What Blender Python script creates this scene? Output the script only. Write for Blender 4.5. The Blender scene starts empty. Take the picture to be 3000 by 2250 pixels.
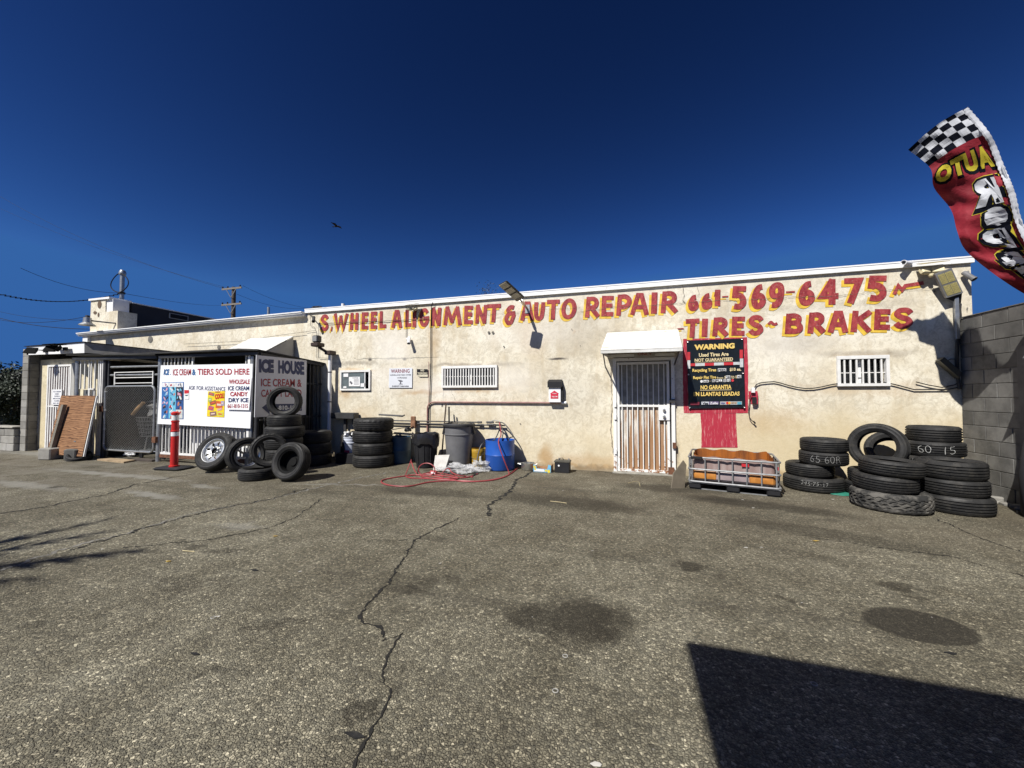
import bpy, bmesh, math, random
from mathutils import Vector, Matrix, Quaternion, noise
random.seed(7)
C = bpy.context.scene
COL = C.collection
R_ = math.radians
# ------------------------------------------------------------------ camera
F = 1127.; H = 1.45; D = 7.65; YAW = R_(16.5); PT = R_(1.78)
cam = bpy.data.cameras.new('camera'); camo = bpy.data.objects.new('camera', cam); COL.objects.link(camo)
cam.sensor_width = 36; cam.sensor_fit = 'HORIZONTAL'; cam.lens = F/3000*36; cam.clip_end = 2000; cam.clip_start = .05
camo.location = (0, 0, H); camo.rotation_euler = (R_(90)+PT, 0, YAW)
C.camera = camo
# ------------------------------------------------------------------ sky, sun, exposure
SUN = Vector((.345, .75, -.92)).normalized()          # direction the light travels
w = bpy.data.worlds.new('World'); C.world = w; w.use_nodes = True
nt = w.node_tree; nt.nodes.clear()
sky = nt.nodes.new('ShaderNodeTexSky'); sky.sky_type = 'NISHITA'; sky.sun_disc = False
sky.sun_elevation = math.asin(-SUN.z); sky.sun_rotation = math.atan2(-SUN.x, -SUN.y) % (2*math.pi)
sky.air_density = 1.0; sky.dust_density = 0.15; sky.ozone_density = 4.0; sky.altitude = 400
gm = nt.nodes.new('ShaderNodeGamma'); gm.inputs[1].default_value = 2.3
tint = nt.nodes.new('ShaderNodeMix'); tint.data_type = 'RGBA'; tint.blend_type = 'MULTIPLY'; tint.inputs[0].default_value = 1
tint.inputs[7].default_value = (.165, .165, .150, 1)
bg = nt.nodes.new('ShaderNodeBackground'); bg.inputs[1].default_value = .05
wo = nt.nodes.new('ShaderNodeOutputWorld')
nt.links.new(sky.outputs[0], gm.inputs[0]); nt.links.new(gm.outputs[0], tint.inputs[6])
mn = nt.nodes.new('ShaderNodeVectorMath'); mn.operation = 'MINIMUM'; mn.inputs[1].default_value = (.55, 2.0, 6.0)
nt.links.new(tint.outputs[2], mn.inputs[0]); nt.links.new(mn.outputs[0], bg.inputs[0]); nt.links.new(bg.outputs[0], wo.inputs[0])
sl = bpy.data.lights.new('sun', 'SUN'); sl.energy = 5; sl.angle = R_(.5); sl.color = (1, .965, .90)
so = bpy.data.objects.new('sun', sl); COL.objects.link(so); so.location = (-10, -18, 22)
so.rotation_euler = SUN.to_track_quat('-Z', 'Y').to_euler()
C.view_settings.view_transform = 'Standard'; C.view_settings.look = 'None'
C.view_settings.gamma = 1; C.view_settings.exposure = .34
try: C.view_settings.use_curve_mapping = False
except Exception: pass
C.render.engine = 'CYCLES'
C.cycles.max_bounces = 5; C.cycles.diffuse_bounces = 2
# ------------------------------------------------------------------ points: a pixel of the survey photo -> a place on a known plane
def _ray(px, py):
    x = (px-1500)/F; z = -(py-1125)/F
    y2 = math.cos(PT)-z*math.sin(PT); z2 = math.sin(PT)+z*math.cos(PT)
    return Vector((x*math.cos(YAW)-y2*math.sin(YAW), x*math.sin(YAW)+y2*math.cos(YAW), z2))
def W(px, py, y=D):
    r = _ray(px, py); t = y/r.y; return Vector((r.x*t, y, H+r.z*t))
def G(px, py, z=0.):
    r = _ray(px, py); t = (z-H)/r.z; return Vector((r.x*t, r.y*t, z))
def XP(px, py, x):
    r = _ray(px, py); t = x/r.x; return Vector((x, r.y*t, H+r.z*t))
# ------------------------------------------------------------------ materials
class NT:
    def __init__(s, name):
        s.m = bpy.data.materials.new(name); s.m.use_nodes = True; s.t = s.m.node_tree; s.t.nodes.clear()
        s.o = s.t.nodes.new('ShaderNodeOutputMaterial'); s.b = s.t.nodes.new('ShaderNodeBsdfPrincipled')
        s.t.links.new(s.b.outputs[0], s.o.inputs[0])
    def n(s, typ, **kw):
        n = s.t.nodes.new('ShaderNode'+typ)
        for k, v in kw.items(): setattr(n, k, v)
        return n
    def L(s, a, b): s.t.links.new(a, b)
    def pos(s): return s.n('NewGeometry').outputs['Position']
    def objc(s): return s.n('TexCoord').outputs['Object']
    def vmul(s, v, k):
        n = s.n('VectorMath', operation='MULTIPLY'); s.L(v, n.inputs[0]); n.inputs[1].default_value = k; return n.outputs[0]
    def noise(s, v, sc, det=4, rough=.55, dist=0):
        n = s.n('TexNoise'); s.L(v, n.inputs['Vector']); n.inputs['Scale'].default_value = sc
        n.inputs['Detail'].default_value = det; n.inputs['Roughness'].default_value = rough; n.inputs['Distortion'].default_value = dist
        return n.outputs['Fac']
    def ramp(s, f, a, b, lo=0., hi=1.):
        n = s.n('MapRange', interpolation_type='SMOOTHSTEP'); s.L(f, n.inputs[0])
        for i, v in enumerate((a, b, lo, hi)): n.inputs[1+i].default_value = v
        return n.outputs[0]
    def math(s, op, a, b=None):
        n = s.n('Math', operation=op)
        for i, v in enumerate((a, b)):
            if v is None: continue
            if isinstance(v, (int, float)): n.inputs[i].default_value = v
            else: s.L(v, n.inputs[i])
        return n.outputs[0]
    def mix(s, f, a, b, mode='MIX'):
        n = s.n('Mix', data_type='RGBA', blend_type=mode)
        for i, v in ((0, f), (6, a), (7, b)):
            if isinstance(v, (int, float)): n.inputs[i].default_value = v
            elif isinstance(v, tuple): n.inputs[i].default_value = (*v[:3], 1)
            else: s.L(v, n.inputs[i])
        return n.outputs[2]
    def bump(s, h, st, dist=.01, nrm=None):
        n = s.n('Bump'); n.inputs['Strength'].default_value = st; n.inputs['Distance'].default_value = dist
        s.L(h, n.inputs['Height'])
        if nrm: s.L(nrm, n.inputs['Normal'])
        s.L(n.outputs[0], s.b.inputs['Normal']); return n.outputs[0]
    def spots(s, v, lst, soft=.35, nz=.3, nsc=2.5):
        """worn or stained places: ellipses (centre, half sizes, turn, strength) with ragged edges"""
        nn = s.n('TexNoise'); s.L(v, nn.inputs['Vector']); nn.inputs['Scale'].default_value = nsc; nn.inputs['Detail'].default_value = 6
        sub = s.n('VectorMath', operation='SUBTRACT'); s.L(nn.outputs['Color'], sub.inputs[0]); sub.inputs[1].default_value = (.5, .5, .5)
        sc = s.n('VectorMath', operation='SCALE'); s.L(sub.outputs[0], sc.inputs[0]); sc.inputs['Scale'].default_value = nz
        ad = s.n('VectorMath', operation='ADD'); s.L(v, ad.inputs[0]); s.L(sc.outputs[0], ad.inputs[1])
        out = None
        for (c, sz, rot, st) in lst:
            mp = s.n('Mapping', vector_type='TEXTURE'); s.L(ad.outputs[0], mp.inputs['Vector'])
            mp.inputs['Location'].default_value = c; mp.inputs['Scale'].default_value = sz; mp.inputs['Rotation'].default_value = rot
            ln = s.n('VectorMath', operation='LENGTH'); s.L(mp.outputs[0], ln.inputs[0])
            f = s.ramp(ln.outputs['Value'], 1-soft, 1+soft, st, 0)
            out = f if out is None else s.math('MAXIMUM', out, f)
        return out
    def done(s, rough=.8, metal=0., col=None, spec=.5):
        s.b.inputs['Roughness'].default_value = rough if isinstance(rough, (int, float)) else .8
        if not isinstance(rough, (int, float)): s.L(rough, s.b.inputs['Roughness'])
        s.b.inputs['Metallic'].default_value = metal; s.b.inputs['Specular IOR Level'].default_value = spec
        if col is not None:
            if isinstance(col, tuple): s.b.inputs['Base Color'].default_value = (*col[:3], 1)
            else: s.L(col, s.b.inputs['Base Color'])
        return s.m
MATS = {}
def mat(name, col, rough=.7, metal=0., var=.25, sc=6., dirt=None, bump=0., bsc=80., spec=.5, local=True):
    """plain surface with a little uneven colour, optional dirt colour and fine relief"""
    if name in MATS: return MATS[name]
    k = NT(name); v = k.objc() if local else k.pos()
    f = k.noise(v, sc, 5, .6)
    f2 = k.ramp(f, .3, .7)
    a = tuple(c*(1-var) for c in col); b = tuple(min(1, c*(1+var*.6)) for c in col)
    cc = k.mix(f2, a, b)
    if dirt:
        dn = k.ramp(k.noise(v, sc*1.7, 6, .7), dirt[1], dirt[1]+.18)
        cc = k.mix(dn, cc, dirt[0])
    if bump: k.bump(k.noise(v, bsc, 3), bump, .01)
    MATS[name] = k.done(rough, metal, cc, spec); return MATS[name]
# ------------------------------------------------------------------ meshes
def org(p):
    v = Vector((0, 0, 0))
    while p is not None: v += p.location; p = p.parent
    return v
class MB:
    def __init__(s): s.v = []; s.f = []; s.sm = []
    def add(s, vs, fs, smooth=False):
        b = len(s.v); s.v += [Vector(v) for v in vs]; s.f += [tuple(i+b for i in f) for f in fs]; s.sm += [smooth]*len(fs); return s
    def box(s, lo, hi, M=None):
        x0, y0, z0 = lo; x1, y1, z1 = hi
        vs = [Vector(p) for p in ((x0,y0,z0),(x1,y0,z0),(x1,y1,z0),(x0,y1,z0),(x0,y0,z1),(x1,y0,z1),(x1,y1,z1),(x0,y1,z1))]
        if M: vs = [M@v for v in vs]
        return s.add(vs, [(0,3,2,1),(4,5,6,7),(0,1,5,4),(1,2,6,5),(2,3,7,6),(3,0,4,7)])
    def cbox(s, lo, hi, c=.01, M=None):
        """box with chamfered vertical and top edges"""
        x0, y0, z0 = lo; x1, y1, z1 = hi
        def ring(d, z): return [(x0+d,y0,z),(x1-d,y0,z),(x1,y0+d,z),(x1,y1-d,z),(x1-d,y1,z),(x0+d,y1,z),(x0,y1-d,z),(x0,y0+d,z)]
        def ring2(d, z): return [(x0+2*d,y0+d,z),(x1-2*d,y0+d,z),(x1-d,y0+2*d,z),(x1-d,y1-2*d,z),(x1-2*d,y1-d,z),(x0+2*d,y1-d,z),(x0+d,y1-2*d,z),(x0+d,y0+2*d,z)]
        vs = [Vector(p) for p in ring2(c, z0)+ring(c, z0+c)+ring(c, z1-c)+ring2(c, z1)]
        if M: vs = [M@v for v in vs]
        fs = [tuple(range(7, -1, -1)), tuple(range(24, 32))]
        for r in range(3): fs += [(r*8+i, r*8+(i+1) % 8, r*8+8+(i+1) % 8, r*8+8+i) for i in range(8)]
        return s.add(vs, fs)
    def quad(s, a, b, c, d, th=0.):
        a, b, c, d = map(Vector, (a, b, c, d))
        if not th: return s.add([a,b,c,d], [(0,1,2,3)])
        n = (b-a).cross(d-a).normalized()*th
        return s.add([a,b,c,d,a+n,b+n,c+n,d+n], [(3,2,1,0),(4,5,6,7),(0,1,5,4),(1,2,6,5),(2,3,7,6),(3,0,4,7)])
    def poly(s, pts, th):
        """flat plate from an outline, with thickness vector th"""
        n = len(pts); pts = [Vector(p) for p in pts]; th = Vector(th)
        return s.add(pts+[p+th for p in pts], [tuple(range(n)), tuple(range(2*n-1, n-1, -1))]+[(i, n+i, n+(i+1) % n, (i+1) % n) for i in range(n)])
    def tube(s, pts, r, n=6, cap=True):
        pts = [Vector(p) for p in pts]; m = len(pts)
        rs = r if isinstance(r, (list, tuple)) else [r]*m
        up = Vector((0, 0, 1)); rings = []; u = None
        for i, p in enumerate(pts):
            t = (pts[min(i+1, m-1)]-pts[max(i-1, 0)]).normalized()
            if u is None:
                u = t.cross(up if abs(t.z) < .9 else Vector((1, 0, 0))).normalized()
            else:
                u = (u-t*u.dot(t)).normalized()
            v = t.cross(u)
            rings += [p+(u*math.cos(2*math.pi*k/n)+v*math.sin(2*math.pi*k/n))*rs[i] for k in range(n)]
        fs = [(i*n+k, i*n+(k+1) % n, (i+1)*n+(k+1) % n, (i+1)*n+k) for i in range(m-1) for k in range(n)]
        if cap: fs += [tuple(range(n-1, -1, -1)), tuple((m-1)*n+k for k in range(n))]
        return s.add(rings, fs, n > 5)
    def bar(s, a, b, w, h=None):
        """square bar between two points"""
        h = h or w; a = Vector(a); b = Vector(b); t = (b-a).normalized()
        u = t.cross(Vector((0, 1, 0)) if abs(t.y) < .9 else Vector((0, 0, 1))).normalized(); v = t.cross(u)
        vs = [p+u*(i*w/2)+v*(j*h/2) for p in (a, b) for i, j in ((-1,-1),(1,-1),(1,1),(-1,1))]
        return s.add(vs, [(3,2,1,0),(4,5,6,7),(0,1,5,4),(1,2,6,5),(2,3,7,6),(3,0,4,7)])
    def lathe(s, prof, c=(0, 0, 0), n=32, closed=False, M=None, smooth=True):
        m = len(prof); c = Vector(c); vs = []
        for k in range(n):
            a = 2*math.pi*k/n
            for r, z in prof: vs.append(Vector((r*math.cos(a), r*math.sin(a), z)))
        vs = [(M@v if M else v)+c for v in vs]
        e = m if closed else m-1
        fs = [(k*m+i, ((k+1) % n)*m+i, ((k+1) % n)*m+(i+1) % m, k*m+(i+1) % m) for k in range(n) for i in range(e)]
        return s.add(vs, fs, smooth)
    def disc(s, c, r, n=20, nrm=(0, 0, 1)):
        q = Vector(nrm).to_track_quat('Z', 'Y'); c = Vector(c)
        return s.add([c+q@Vector((r*math.cos(2*math.pi*k/n), r*math.sin(2*math.pi*k/n), 0)) for k in range(n)], [tuple(range(n))])
    def build(s, name, m, parent=None, origin=None, kind=None):
        me = bpy.data.meshes.new(name)
        o0 = Vector(origin) if origin is not None else (org(parent) if parent else Vector((0, 0, 0)))
        me.from_pydata([tuple(v-o0) for v in s.v], [], s.f)
        me.polygons.foreach_set('use_smooth', s.sm); me.materials.append(m); me.update()
        bm = bmesh.new(); bm.from_mesh(me); bmesh.ops.recalc_face_normals(bm, faces=bm.faces); bm.to_mesh(me); bm.free()
        try: me.set_sharp_from_angle(angle=R_(38))
        except Exception: pass
        o = bpy.data.objects.new(name, me); COL.objects.link(o)
        if parent: o.parent = parent
        elif origin is not None: o.location = o0
        if kind: o['kind'] = kind
        return o
def tag(o, label, cat, group=None):
    o['label'] = label; o['category'] = cat
    if group: o['group'] = group
    return o
def thing(name, label, cat, loc=(0, 0, 0), group=None):
    o = bpy.data.objects.new(name, None); COL.objects.link(o); o.location = loc; o.empty_display_size = .1
    return tag(o, label, cat, group)
def struct(o): o['kind'] = 'structure'; return o
# flat lettering: the built-in font, turned into a mesh and fitted to a rectangle of a surface
_tc = {}
def glyphs(txt, bold=0.):
    key = (txt, bold)
    if key in _tc: return _tc[key]
    c = bpy.data.curves.new('t', 'FONT'); c.body = txt; c.offset = bold; c.resolution_u = 3; c.fill_mode = 'FRONT'
    o = bpy.data.objects.new('t', c); COL.objects.link(o)
    bpy.context.view_layer.update()
    me = bpy.data.meshes.new_from_object(o.evaluated_get(bpy.context.evaluated_depsgraph_get()))
    v = [(p.co.x, p.co.y) for p in me.vertices]; f = [tuple(p.vertices) for p in me.polygons]
    bpy.data.objects.remove(o); bpy.data.curves.remove(c); bpy.data.meshes.remove(me)
    x0 = min(a for a, b in v); x1 = max(a for a, b in v); y0 = min(b for a, b in v); y1 = max(b for a, b in v)
    _tc[key] = ([((a-x0)/(x1-x0), (b-y0)/(y1-y0)) for a, b in v], f); return _tc[key]
def text(mb, P, txt, x0, y0, x1, y1, slope=0., bold=.012, off=(0, 0, 0), shear=0.):
    """put txt in the rectangle x0..x1, y0 (top)..y1 (bottom) of the sheet P(x, y)"""
    v, f = glyphs(txt, bold); off = Vector(off)
    mb.add([P(x0+a*(x1-x0)+shear*b*(y1-y0), y1-b*(y1-y0)+slope*a*(x1-x0))+off for a, b in v], f)
def rect(mb, P, x0, y0, x1, y1, slope=0., off=(0, 0, 0)):
    off = Vector(off); k = slope*(x1-x0)
    mb.add([P(x0, y1)+off, P(x1, y1+k)+off, P(x1, y0+k)+off, P(x0, y0)+off], [(0, 1, 2, 3)])
# ================================================================== SETTING
# ---- asphalt lot
def asphalt():
    k = NT('worn_asphalt'); v = k.pos()
    wn = k.n('TexNoise'); k.L(v, wn.inputs['Vector']); wn.inputs['Scale'].default_value = 55; wn.inputs['Detail'].default_value = 2
    ds = k.n('VectorMath', operation='SCALE'); k.L(wn.outputs['Color'], ds.inputs[0]); ds.inputs['Scale'].default_value = .012
    dv = k.n('VectorMath', operation='ADD'); k.L(v, dv.inputs[0]); k.L(ds.outputs[0], dv.inputs[1]); vv = dv.outputs[0]
    vo = k.n('TexVoronoi', feature='F1'); k.L(vv, vo.inputs['Vector']); vo.inputs['Scale'].default_value = 72
    ve = k.n('TexVoronoi', feature='DISTANCE_TO_EDGE'); k.L(vv, ve.inputs['Vector']); ve.inputs['Scale'].default_value = 72
    sep = k.n('SeparateColor'); k.L(vo.outputs['Color'], sep.inputs[0])
    stone = k.n('ValToRGB'); k.L(sep.outputs[0], stone.inputs[0])
    e = stone.color_ramp.elements; e[0].position = 0; e[0].color = (.030, .031, .031, 1); e[1].position = 1; e[1].color = (.42, .40, .34, 1)
    for p_, c_ in ((.14, (.070, .070, .064)), (.5, (.128, .124, .106)), (.82, (.185, .176, .148)), (.95, (.28, .265, .225))):
        x = e.new(p_); x.color = (*c_, 1)
    edge = k.ramp(ve.outputs['Distance'], .03, .22)
    gapn = k.ramp(k.noise(v, 38, 3), .4, .62)
    c = k.mix(k.math('MULTIPLY', k.math('SUBTRACT', 1, edge), k.math('ADD', .35, k.math('MULTIPLY', gapn, .55))), stone.outputs[0], (.028, .026, .022))
    pit = k.ramp(k.noise(v, 62, 3, .6, .6), .56, .66); c = k.mix(k.math('MULTIPLY', pit, .78), c, (.022, .021, .018))
    fine = k.ramp(k.noise(v, 210, 2), .3, .7)
    c = k.mix(.25, c, k.mix(fine, (.088, .083, .070), (.20, .188, .158)))
    c = k.mix(1., c, (2.02, 1.99, 1.83), 'MULTIPLY')
    # far away the stones average out: broad tone patches
    big = k.ramp(k.noise(v, .55, 6, .62), .36, .66); c = k.mix(1., c, k.mix(big, (.74, .72, .68), (1.10, 1.09, 1.06)), 'MULTIPLY')
    mid = k.ramp(k.noise(v, 3.2, 7, .7), .3, .72); c = k.mix(1., c, k.mix(mid, (.74, .72, .68), (1.18, 1.17, 1.14)), 'MULTIPLY')
    # brown greasy ground near the shop, pale dusty ground at the left
    sp = k.n('SeparateXYZ'); k.L(v, sp.inputs[0])
    near = k.math('MULTIPLY', k.ramp(sp.outputs['Y'], 3.2, 6.2), k.ramp(k.noise(v, .9, 6, .6), .3, .65))
    c = k.mix(k.math('MULTIPLY', near, .5), c, (.115, .092, .064))
    left = k.math('MULTIPLY', k.ramp(sp.outputs['X'], -6.2, -11, 0, 1), k.ramp(k.noise(v, 1.6, 7, .7), .36, .64))
    c = k.mix(k.math('MULTIPLY', left, .75), c, (.235, .215, .17))
    dirt = [((a.x, a.y, 0), (rx, ry, 1), (0, 0, r), s) for a, rx, ry, r, s in (
        (G(150, 1332), 2.2, .22, .0, .7), (G(440, 1450), .55, .10, -.1, .75), (G(600, 1425), .35, .08, -.1, .6), (G(700, 1540), .26, .09, .1, .45),
        (G(330, 1390), 1.6, .10, .0, .7), (G(1010, 1420), .8, .035, .25, .6), (G(60, 1420), 1.1, .12, 0, .6))]
    c = k.mix(k.spots(v, dirt, .6, .35, 5), c, (.34, .33, .29))
    oil = [((a.x, a.y, 0), (rx, ry, 1), (0, 0, r), s) for a, rx, ry, r, s in (
        (G(1700, 1815), .27, .25, .2, .92), (G(1575, 1812), .20, .15, 0, .85), (G(1800, 1800), .14, .12, 0, .7),
        (G(2020, 1660), .12, .10, 0, .8), (G(2100, 1690), .07, .05, 0, .6), (G(2620, 1715), .12, .07, 0, .75), (G(2680, 1750), .09, .03, 0, .6),
        (G(1210, 1725), .09, .08, 0, .6), (G(1250, 1700), .1, .06, 0, .5), (G(1320, 1695), .1, .05, 0, .6), (G(1330, 1560), .12, .08, 0, .3),
        (G(570, 1600), .14, .06, 0, .65), (G(650, 1612), .2, .05, .2, .55), (G(530, 1590), .1, .04, 0, .5), (G(1050, 2080), .07, .06, .3, .7),
        (G(800, 1830), .22, .035, .6, .5), (G(620, 1970), .12, .04, .8, .5), (G(100, 1835), .08, .03, 0, .5), (G(560, 1700), .3, .05, .2, .3),
        (G(2230, 1480), .95, .22, -.25, .8), (G(1650, 1470), 1.0, .3, -.1, .7), (G(1950, 1430), .7, .25, 0, .6), (G(2400, 1560), 1.0, .2, -.3, .55),
        (G(1250, 1440), .9, .25, 0, .55), (G(2480, 1650), .8, .1, -.3, .3), (G(2300, 1755), .05, .04, 0, .7), (G(1770, 1620), .5, .1, 0, .2),
        (G(480, 1730), .15, .03, .2, .4), (G(900, 1440), .8, .15, .2, .35))]
    vs_ = k.n('TexVoronoi', feature='F1'); k.L(v, vs_.inputs['Vector']); vs_.inputs['Scale'].default_value = 1.15
    vd = k.math('ADD', vs_.outputs['Distance'], k.math('MULTIPLY', k.math('SUBTRACT', k.noise(v, 9, 5, .7), .5), .22)); vc = k.n('SeparateColor'); k.L(vs_.outputs['Color'], vc.inputs[0])
    c = k.mix(k.math('MULTIPLY', k.ramp(vd, .04, .17, 1, 0), k.ramp(vc.outputs[0], .35, .9, 0, .6)), c, (.03, .025, .018))
    trk = k.noise(k.vmul(v, (.35, 2.6, 1)), 1., 5, .6); c = k.mix(k.math('MULTIPLY', k.ramp(trk, .55, .70), .35), c, (.05, .045, .036))
    c = k.mix(k.math('MULTIPLY', k.spots(v, oil, .42, .30, 8), .84), c, (.024, .020, .014))
    a = G(2690, 1832); damp = k.spots(v, [((a.x, a.y, 0), (.295, .205, 1), (0, 0, .2), .80)], .06, .03, 3)
    c = k.mix(damp, c, (.03, .026, .02))
    # pale flecks
    fl = k.n('TexVoronoi', feature='F1'); k.L(v, fl.inputs['Vector']); fl.inputs['Scale'].default_value = 9; fl.inputs['Randomness'].default_value = 1
    c = k.mix(k.ramp(fl.outputs['Distance'], .03, .055, .6, 0), c, (.5, .48, .43))
    h = k.math('ADD', k.math('MULTIPLY', edge, .6), k.math('MULTIPLY', k.noise(v, 120, 3), .8))
    k.bump(h, 1., .010)
    return k.done(.93, 0, c, .25)
AS = asphalt()
m = MB()
xs = [-600, -60, -20, -12, -6, 0, 6, 20, 600]; ys = [-300, -30, -8, 0, 4, 8, 40, 600]
m.add([(x, y, 0) for y in ys for x in xs], [(j*len(xs)+i, j*len(xs)+i+1, (j+1)*len(xs)+i+1, (j+1)*len(xs)+i) for j in range(len(ys)-1) for i in range(len(xs)-1)])
ground = struct(m.build('asphalt_ground', AS))
CR = mat('crack_dark', (.012, .011, .009), .95, 0, .3)
CRP = mat('crack_crumble', (.20, .19, .165), .95, 0, .5, 40, local=False)
def crack(pix, wd, mm=CR, z=.004, jag=.03, name='crack', pts=None):
    P = pts or [G(*p) for p in pix]; fine = []
    for a, b in zip(P, P[1:]):
        n = max(2, int((b-a).length/.018))
        for i in range(n):
            t = i/n; q = a.lerp(b, t); d = (b-a).normalized(); s = Vector((-d.y, d.x, 0))
            fine.append(q+s*(noise.noise(q*9)*jag+noise.noise(q*37)*jag*.6+random.uniform(-1, 1)*min(.006, jag*.25)))
    fine.append(P[-1]); vs = []
    for i, q in enumerate(fine):
        d = (fine[min(i+1, len(fine)-1)]-fine[max(0, i-1)]).normalized(); s = Vector((-d.y, d.x, 0))
        ww = wd*(.15+1.3*abs(noise.noise(q*11))+.9*random.random()**2); q = Vector((q.x, q.y, z))
        vs += [q-s*ww/2, q+s*ww/2]
    return MB().add(vs, [(2*i, 2*i+1, 2*i+3, 2*i+2) for i in range(len(fine)-1)]).build(name, mm, ground)
crack([(1570,1374),(1540,1395),(1515,1405),(1495,1440),(1470,1455),(1440,1475),(1428,1490),(1436,1512)], .05, jag=.05)
crack([(1345,1518),(1290,1545),(1215,1582),(1190,1630),(1165,1660),(1145,1700),(1120,1725),(1085,1765),(1043,1808),(1080,1828),(1108,1845),(1120,1880)], .02)
crack([(1215,1582),(1150,1586),(1050,1580)], .007)
crack([(1180,1855),(1145,1905),(1120,1965),(1125,2000),(1140,2020),(1145,2045),(1130,2065),(1115,2100),(1090,2130),(1080,2160),(1060,2190),(1030,2250),(1010,2300)], .013, jag=.014)
crack([(0,1505),(120,1488),(200,1470),(310,1450),(395,1420),(480,1404),(560,1390),(640,1385)], .03, jag=.05)
crack([(0,1672),(240,1592),(350,1570),(550,1508),(790,1463),(1000,1412),(1130,1385)], .035, CRP, .003, .07, 'patched_seam')
crack([(160,1625),(350,1571),(480,1532),(600,1500),(790,1463),(900,1432)], .022, CR, .006, .07)
crack([(360,1605),(600,1583),(780,1550),(870,1515),(940,1462)], .014, jag=.04)
crack([(2350,1570),(2560,1602),(2790,1632),(3000,1690)], .012, jag=.04)
crack([(2740,1520),(2880,1580),(3000,1620)], .014, jag=.04)
crack([(1436,1512),(1500,1530),(1650,1542)], .006)
crack([(1436,1512),(1390,1516),(1345,1518)], .010, jag=.05)
crack([(1120,1880),(1150,1868),(1180,1855)], .006)
crack([(1690,1373),(1740,1378),(1800,1388)], .03, jag=.02)

# ---- stucco
def stucco(name, light, dark, low, extra=None, lowz=1.0):
    k = NT(name); v = k.pos()
    sp = k.n('SeparateXYZ'); k.L(v, sp.inputs[0])
    c = k.mix(k.ramp(k.noise(v, 1.1, 8, .68), .38, .60), dark, light)
    c = k.mix(k.math('MULTIPLY', k.ramp(k.noise(v, 2.6, 9, .75, .6), .50, .66), .5), c, (.52, .44, .32))
    c = k.mix(k.math('MULTIPLY', k.ramp(k.noise(v, 7, 8, .74, 1.4), .44, .62), .6), c, tuple(x*.72 for x in dark))
    c = k.mix(k.math('MULTIPLY', k.ramp(k.noise(v, 26, 6, .7, .8), .5, .72), .5), c, (.46, .385, .27))
    drip = k.noise(k.vmul(v, (5, 5, .7)), 1., 6, .6)
    c = k.mix(k.math('MULTIPLY', k.ramp(drip, .52, .68), .30), c, (.50, .40, .25))
    # old paint that yellows towards the foot of the wall (a lower coat of paint)
    lz = k.math('ADD', sp.outputs['Z'], k.math('MULTIPLY', k.noise(v, 1.2, 5), -.9))
    rt = k.math('ADD', .45, k.math('MULTIPLY', k.ramp(sp.outputs['X'], -2, 4), .55))
    c = k.mix(k.math('MULTIPLY', k.math('MULTIPLY', k.ramp(lz, lowz, lowz-.8), .8), rt), c, low)
    if extra:
        c = k.mix(k.math('MULTIPLY', k.spots(v, extra[0], .7, .35, 3), .75), c, (.42, .25, .095))
        c = k.mix(k.math('MULTIPLY', k.spots(v, extra[1], .7, .22, 4), .85), c, (.20, .165, .13))
        c = k.mix(k.math('MULTIPLY', k.spots(v, extra[2], .7, .06, 6), .9), c, (.035, .03, .035))
        c = k.mix(k.math('MULTIPLY', k.spots(v, extra[3], .8, .5, 2), .65), c, (.80, .76, .69))
    c = k.mix(k.math('MULTIPLY', k.ramp(k.math('ADD', sp.outputs['Z'], k.math('MULTIPLY', k.noise(v, 6, 6, .7), -.35)), -.02, -.16), .7), c, (.20, .155, .10))
    c = k.mix(k.math('MULTIPLY', k.ramp(k.noise(v, 60, 4, .7), .56, .72), .45), c, (.40, .33, .23))
    h = k.math('ADD', k.math('MULTIPLY', k.noise(v, 11, 5, .62, 1.2), .6), k.math('MULTIPLY', k.noise(v, 60, 4, .65), .4))
    k.bump(h, .42, .014)
    return k.done(.92, 0, c, .2)
def sp3(px, py, rx, rz, s, rot=0): p = W(px, py); return ((p.x, D, p.z), (rx, 3, rz), (0, rot, 0), s)
rust = [sp3(1245, 1152, .5, .06, .9), sp3(1370, 1140, .8, .08, .7), sp3(1405, 1140, .12, .1, .9), sp3(1043, 1082, .5, .05, .6), sp3(1010, 1150, .16, .12, .7),
        sp3(1600, 1345, .13, .26, .95), sp3(1720, 1355, .7, .13, .6), sp3(1710, 1364, 1.1, .05, .9), sp3(2240, 1395, .35, .07, .9), sp3(2520, 1045, .35, .04, .5),
        sp3(1060, 1245, .3, .4, .35), sp3(1272, 1000, .12, .5, .5), sp3(1130, 960, .1, .1, .4), sp3(1680, 965, .05, .04, .5), sp3(2255, 1235, .5, .2, .3),
        sp3(1570, 1010, .25, .3, .3), sp3(1550, 975, .2, .3, .4), sp3(2530, 1140, .9, .1, .35)]
grim = [sp3(1375, 1070, .9, .05, .8), sp3(2530, 1038, .5, .06, .7), sp3(1043, 1065, .6, .05, .6), sp3(1975, 1330, .05, .55, .8), sp3(1975, 1200, .05, .6, .6),
        sp3(1715, 975, .8, .5, .3), sp3(2330, 1010, .4, .15, .4), sp3(2400, 900, 1.4, .05, .25), sp3(1660, 1160, .6, .5, .22), sp3(2100, 1000, .5, .4, .3)]
blk = [sp3(1040, 1050, .02, .01, .9), sp3(1084, 1053, .05, .04, 1), sp3(1186, 1052, .05, .03, 1), sp3(1148, 1050, .15, .025, .7), sp3(1633, 1051, .16, .022, 1),
       sp3(1297, 1100, .012, .03, 1), sp3(1200, 1049, .7, .007, .9), sp3(1084, 1051, .35, .008, .8), sp3(1299, 1135, .008, .25, .8), sp3(1296, 1188, .02, .03, 1)]
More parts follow.
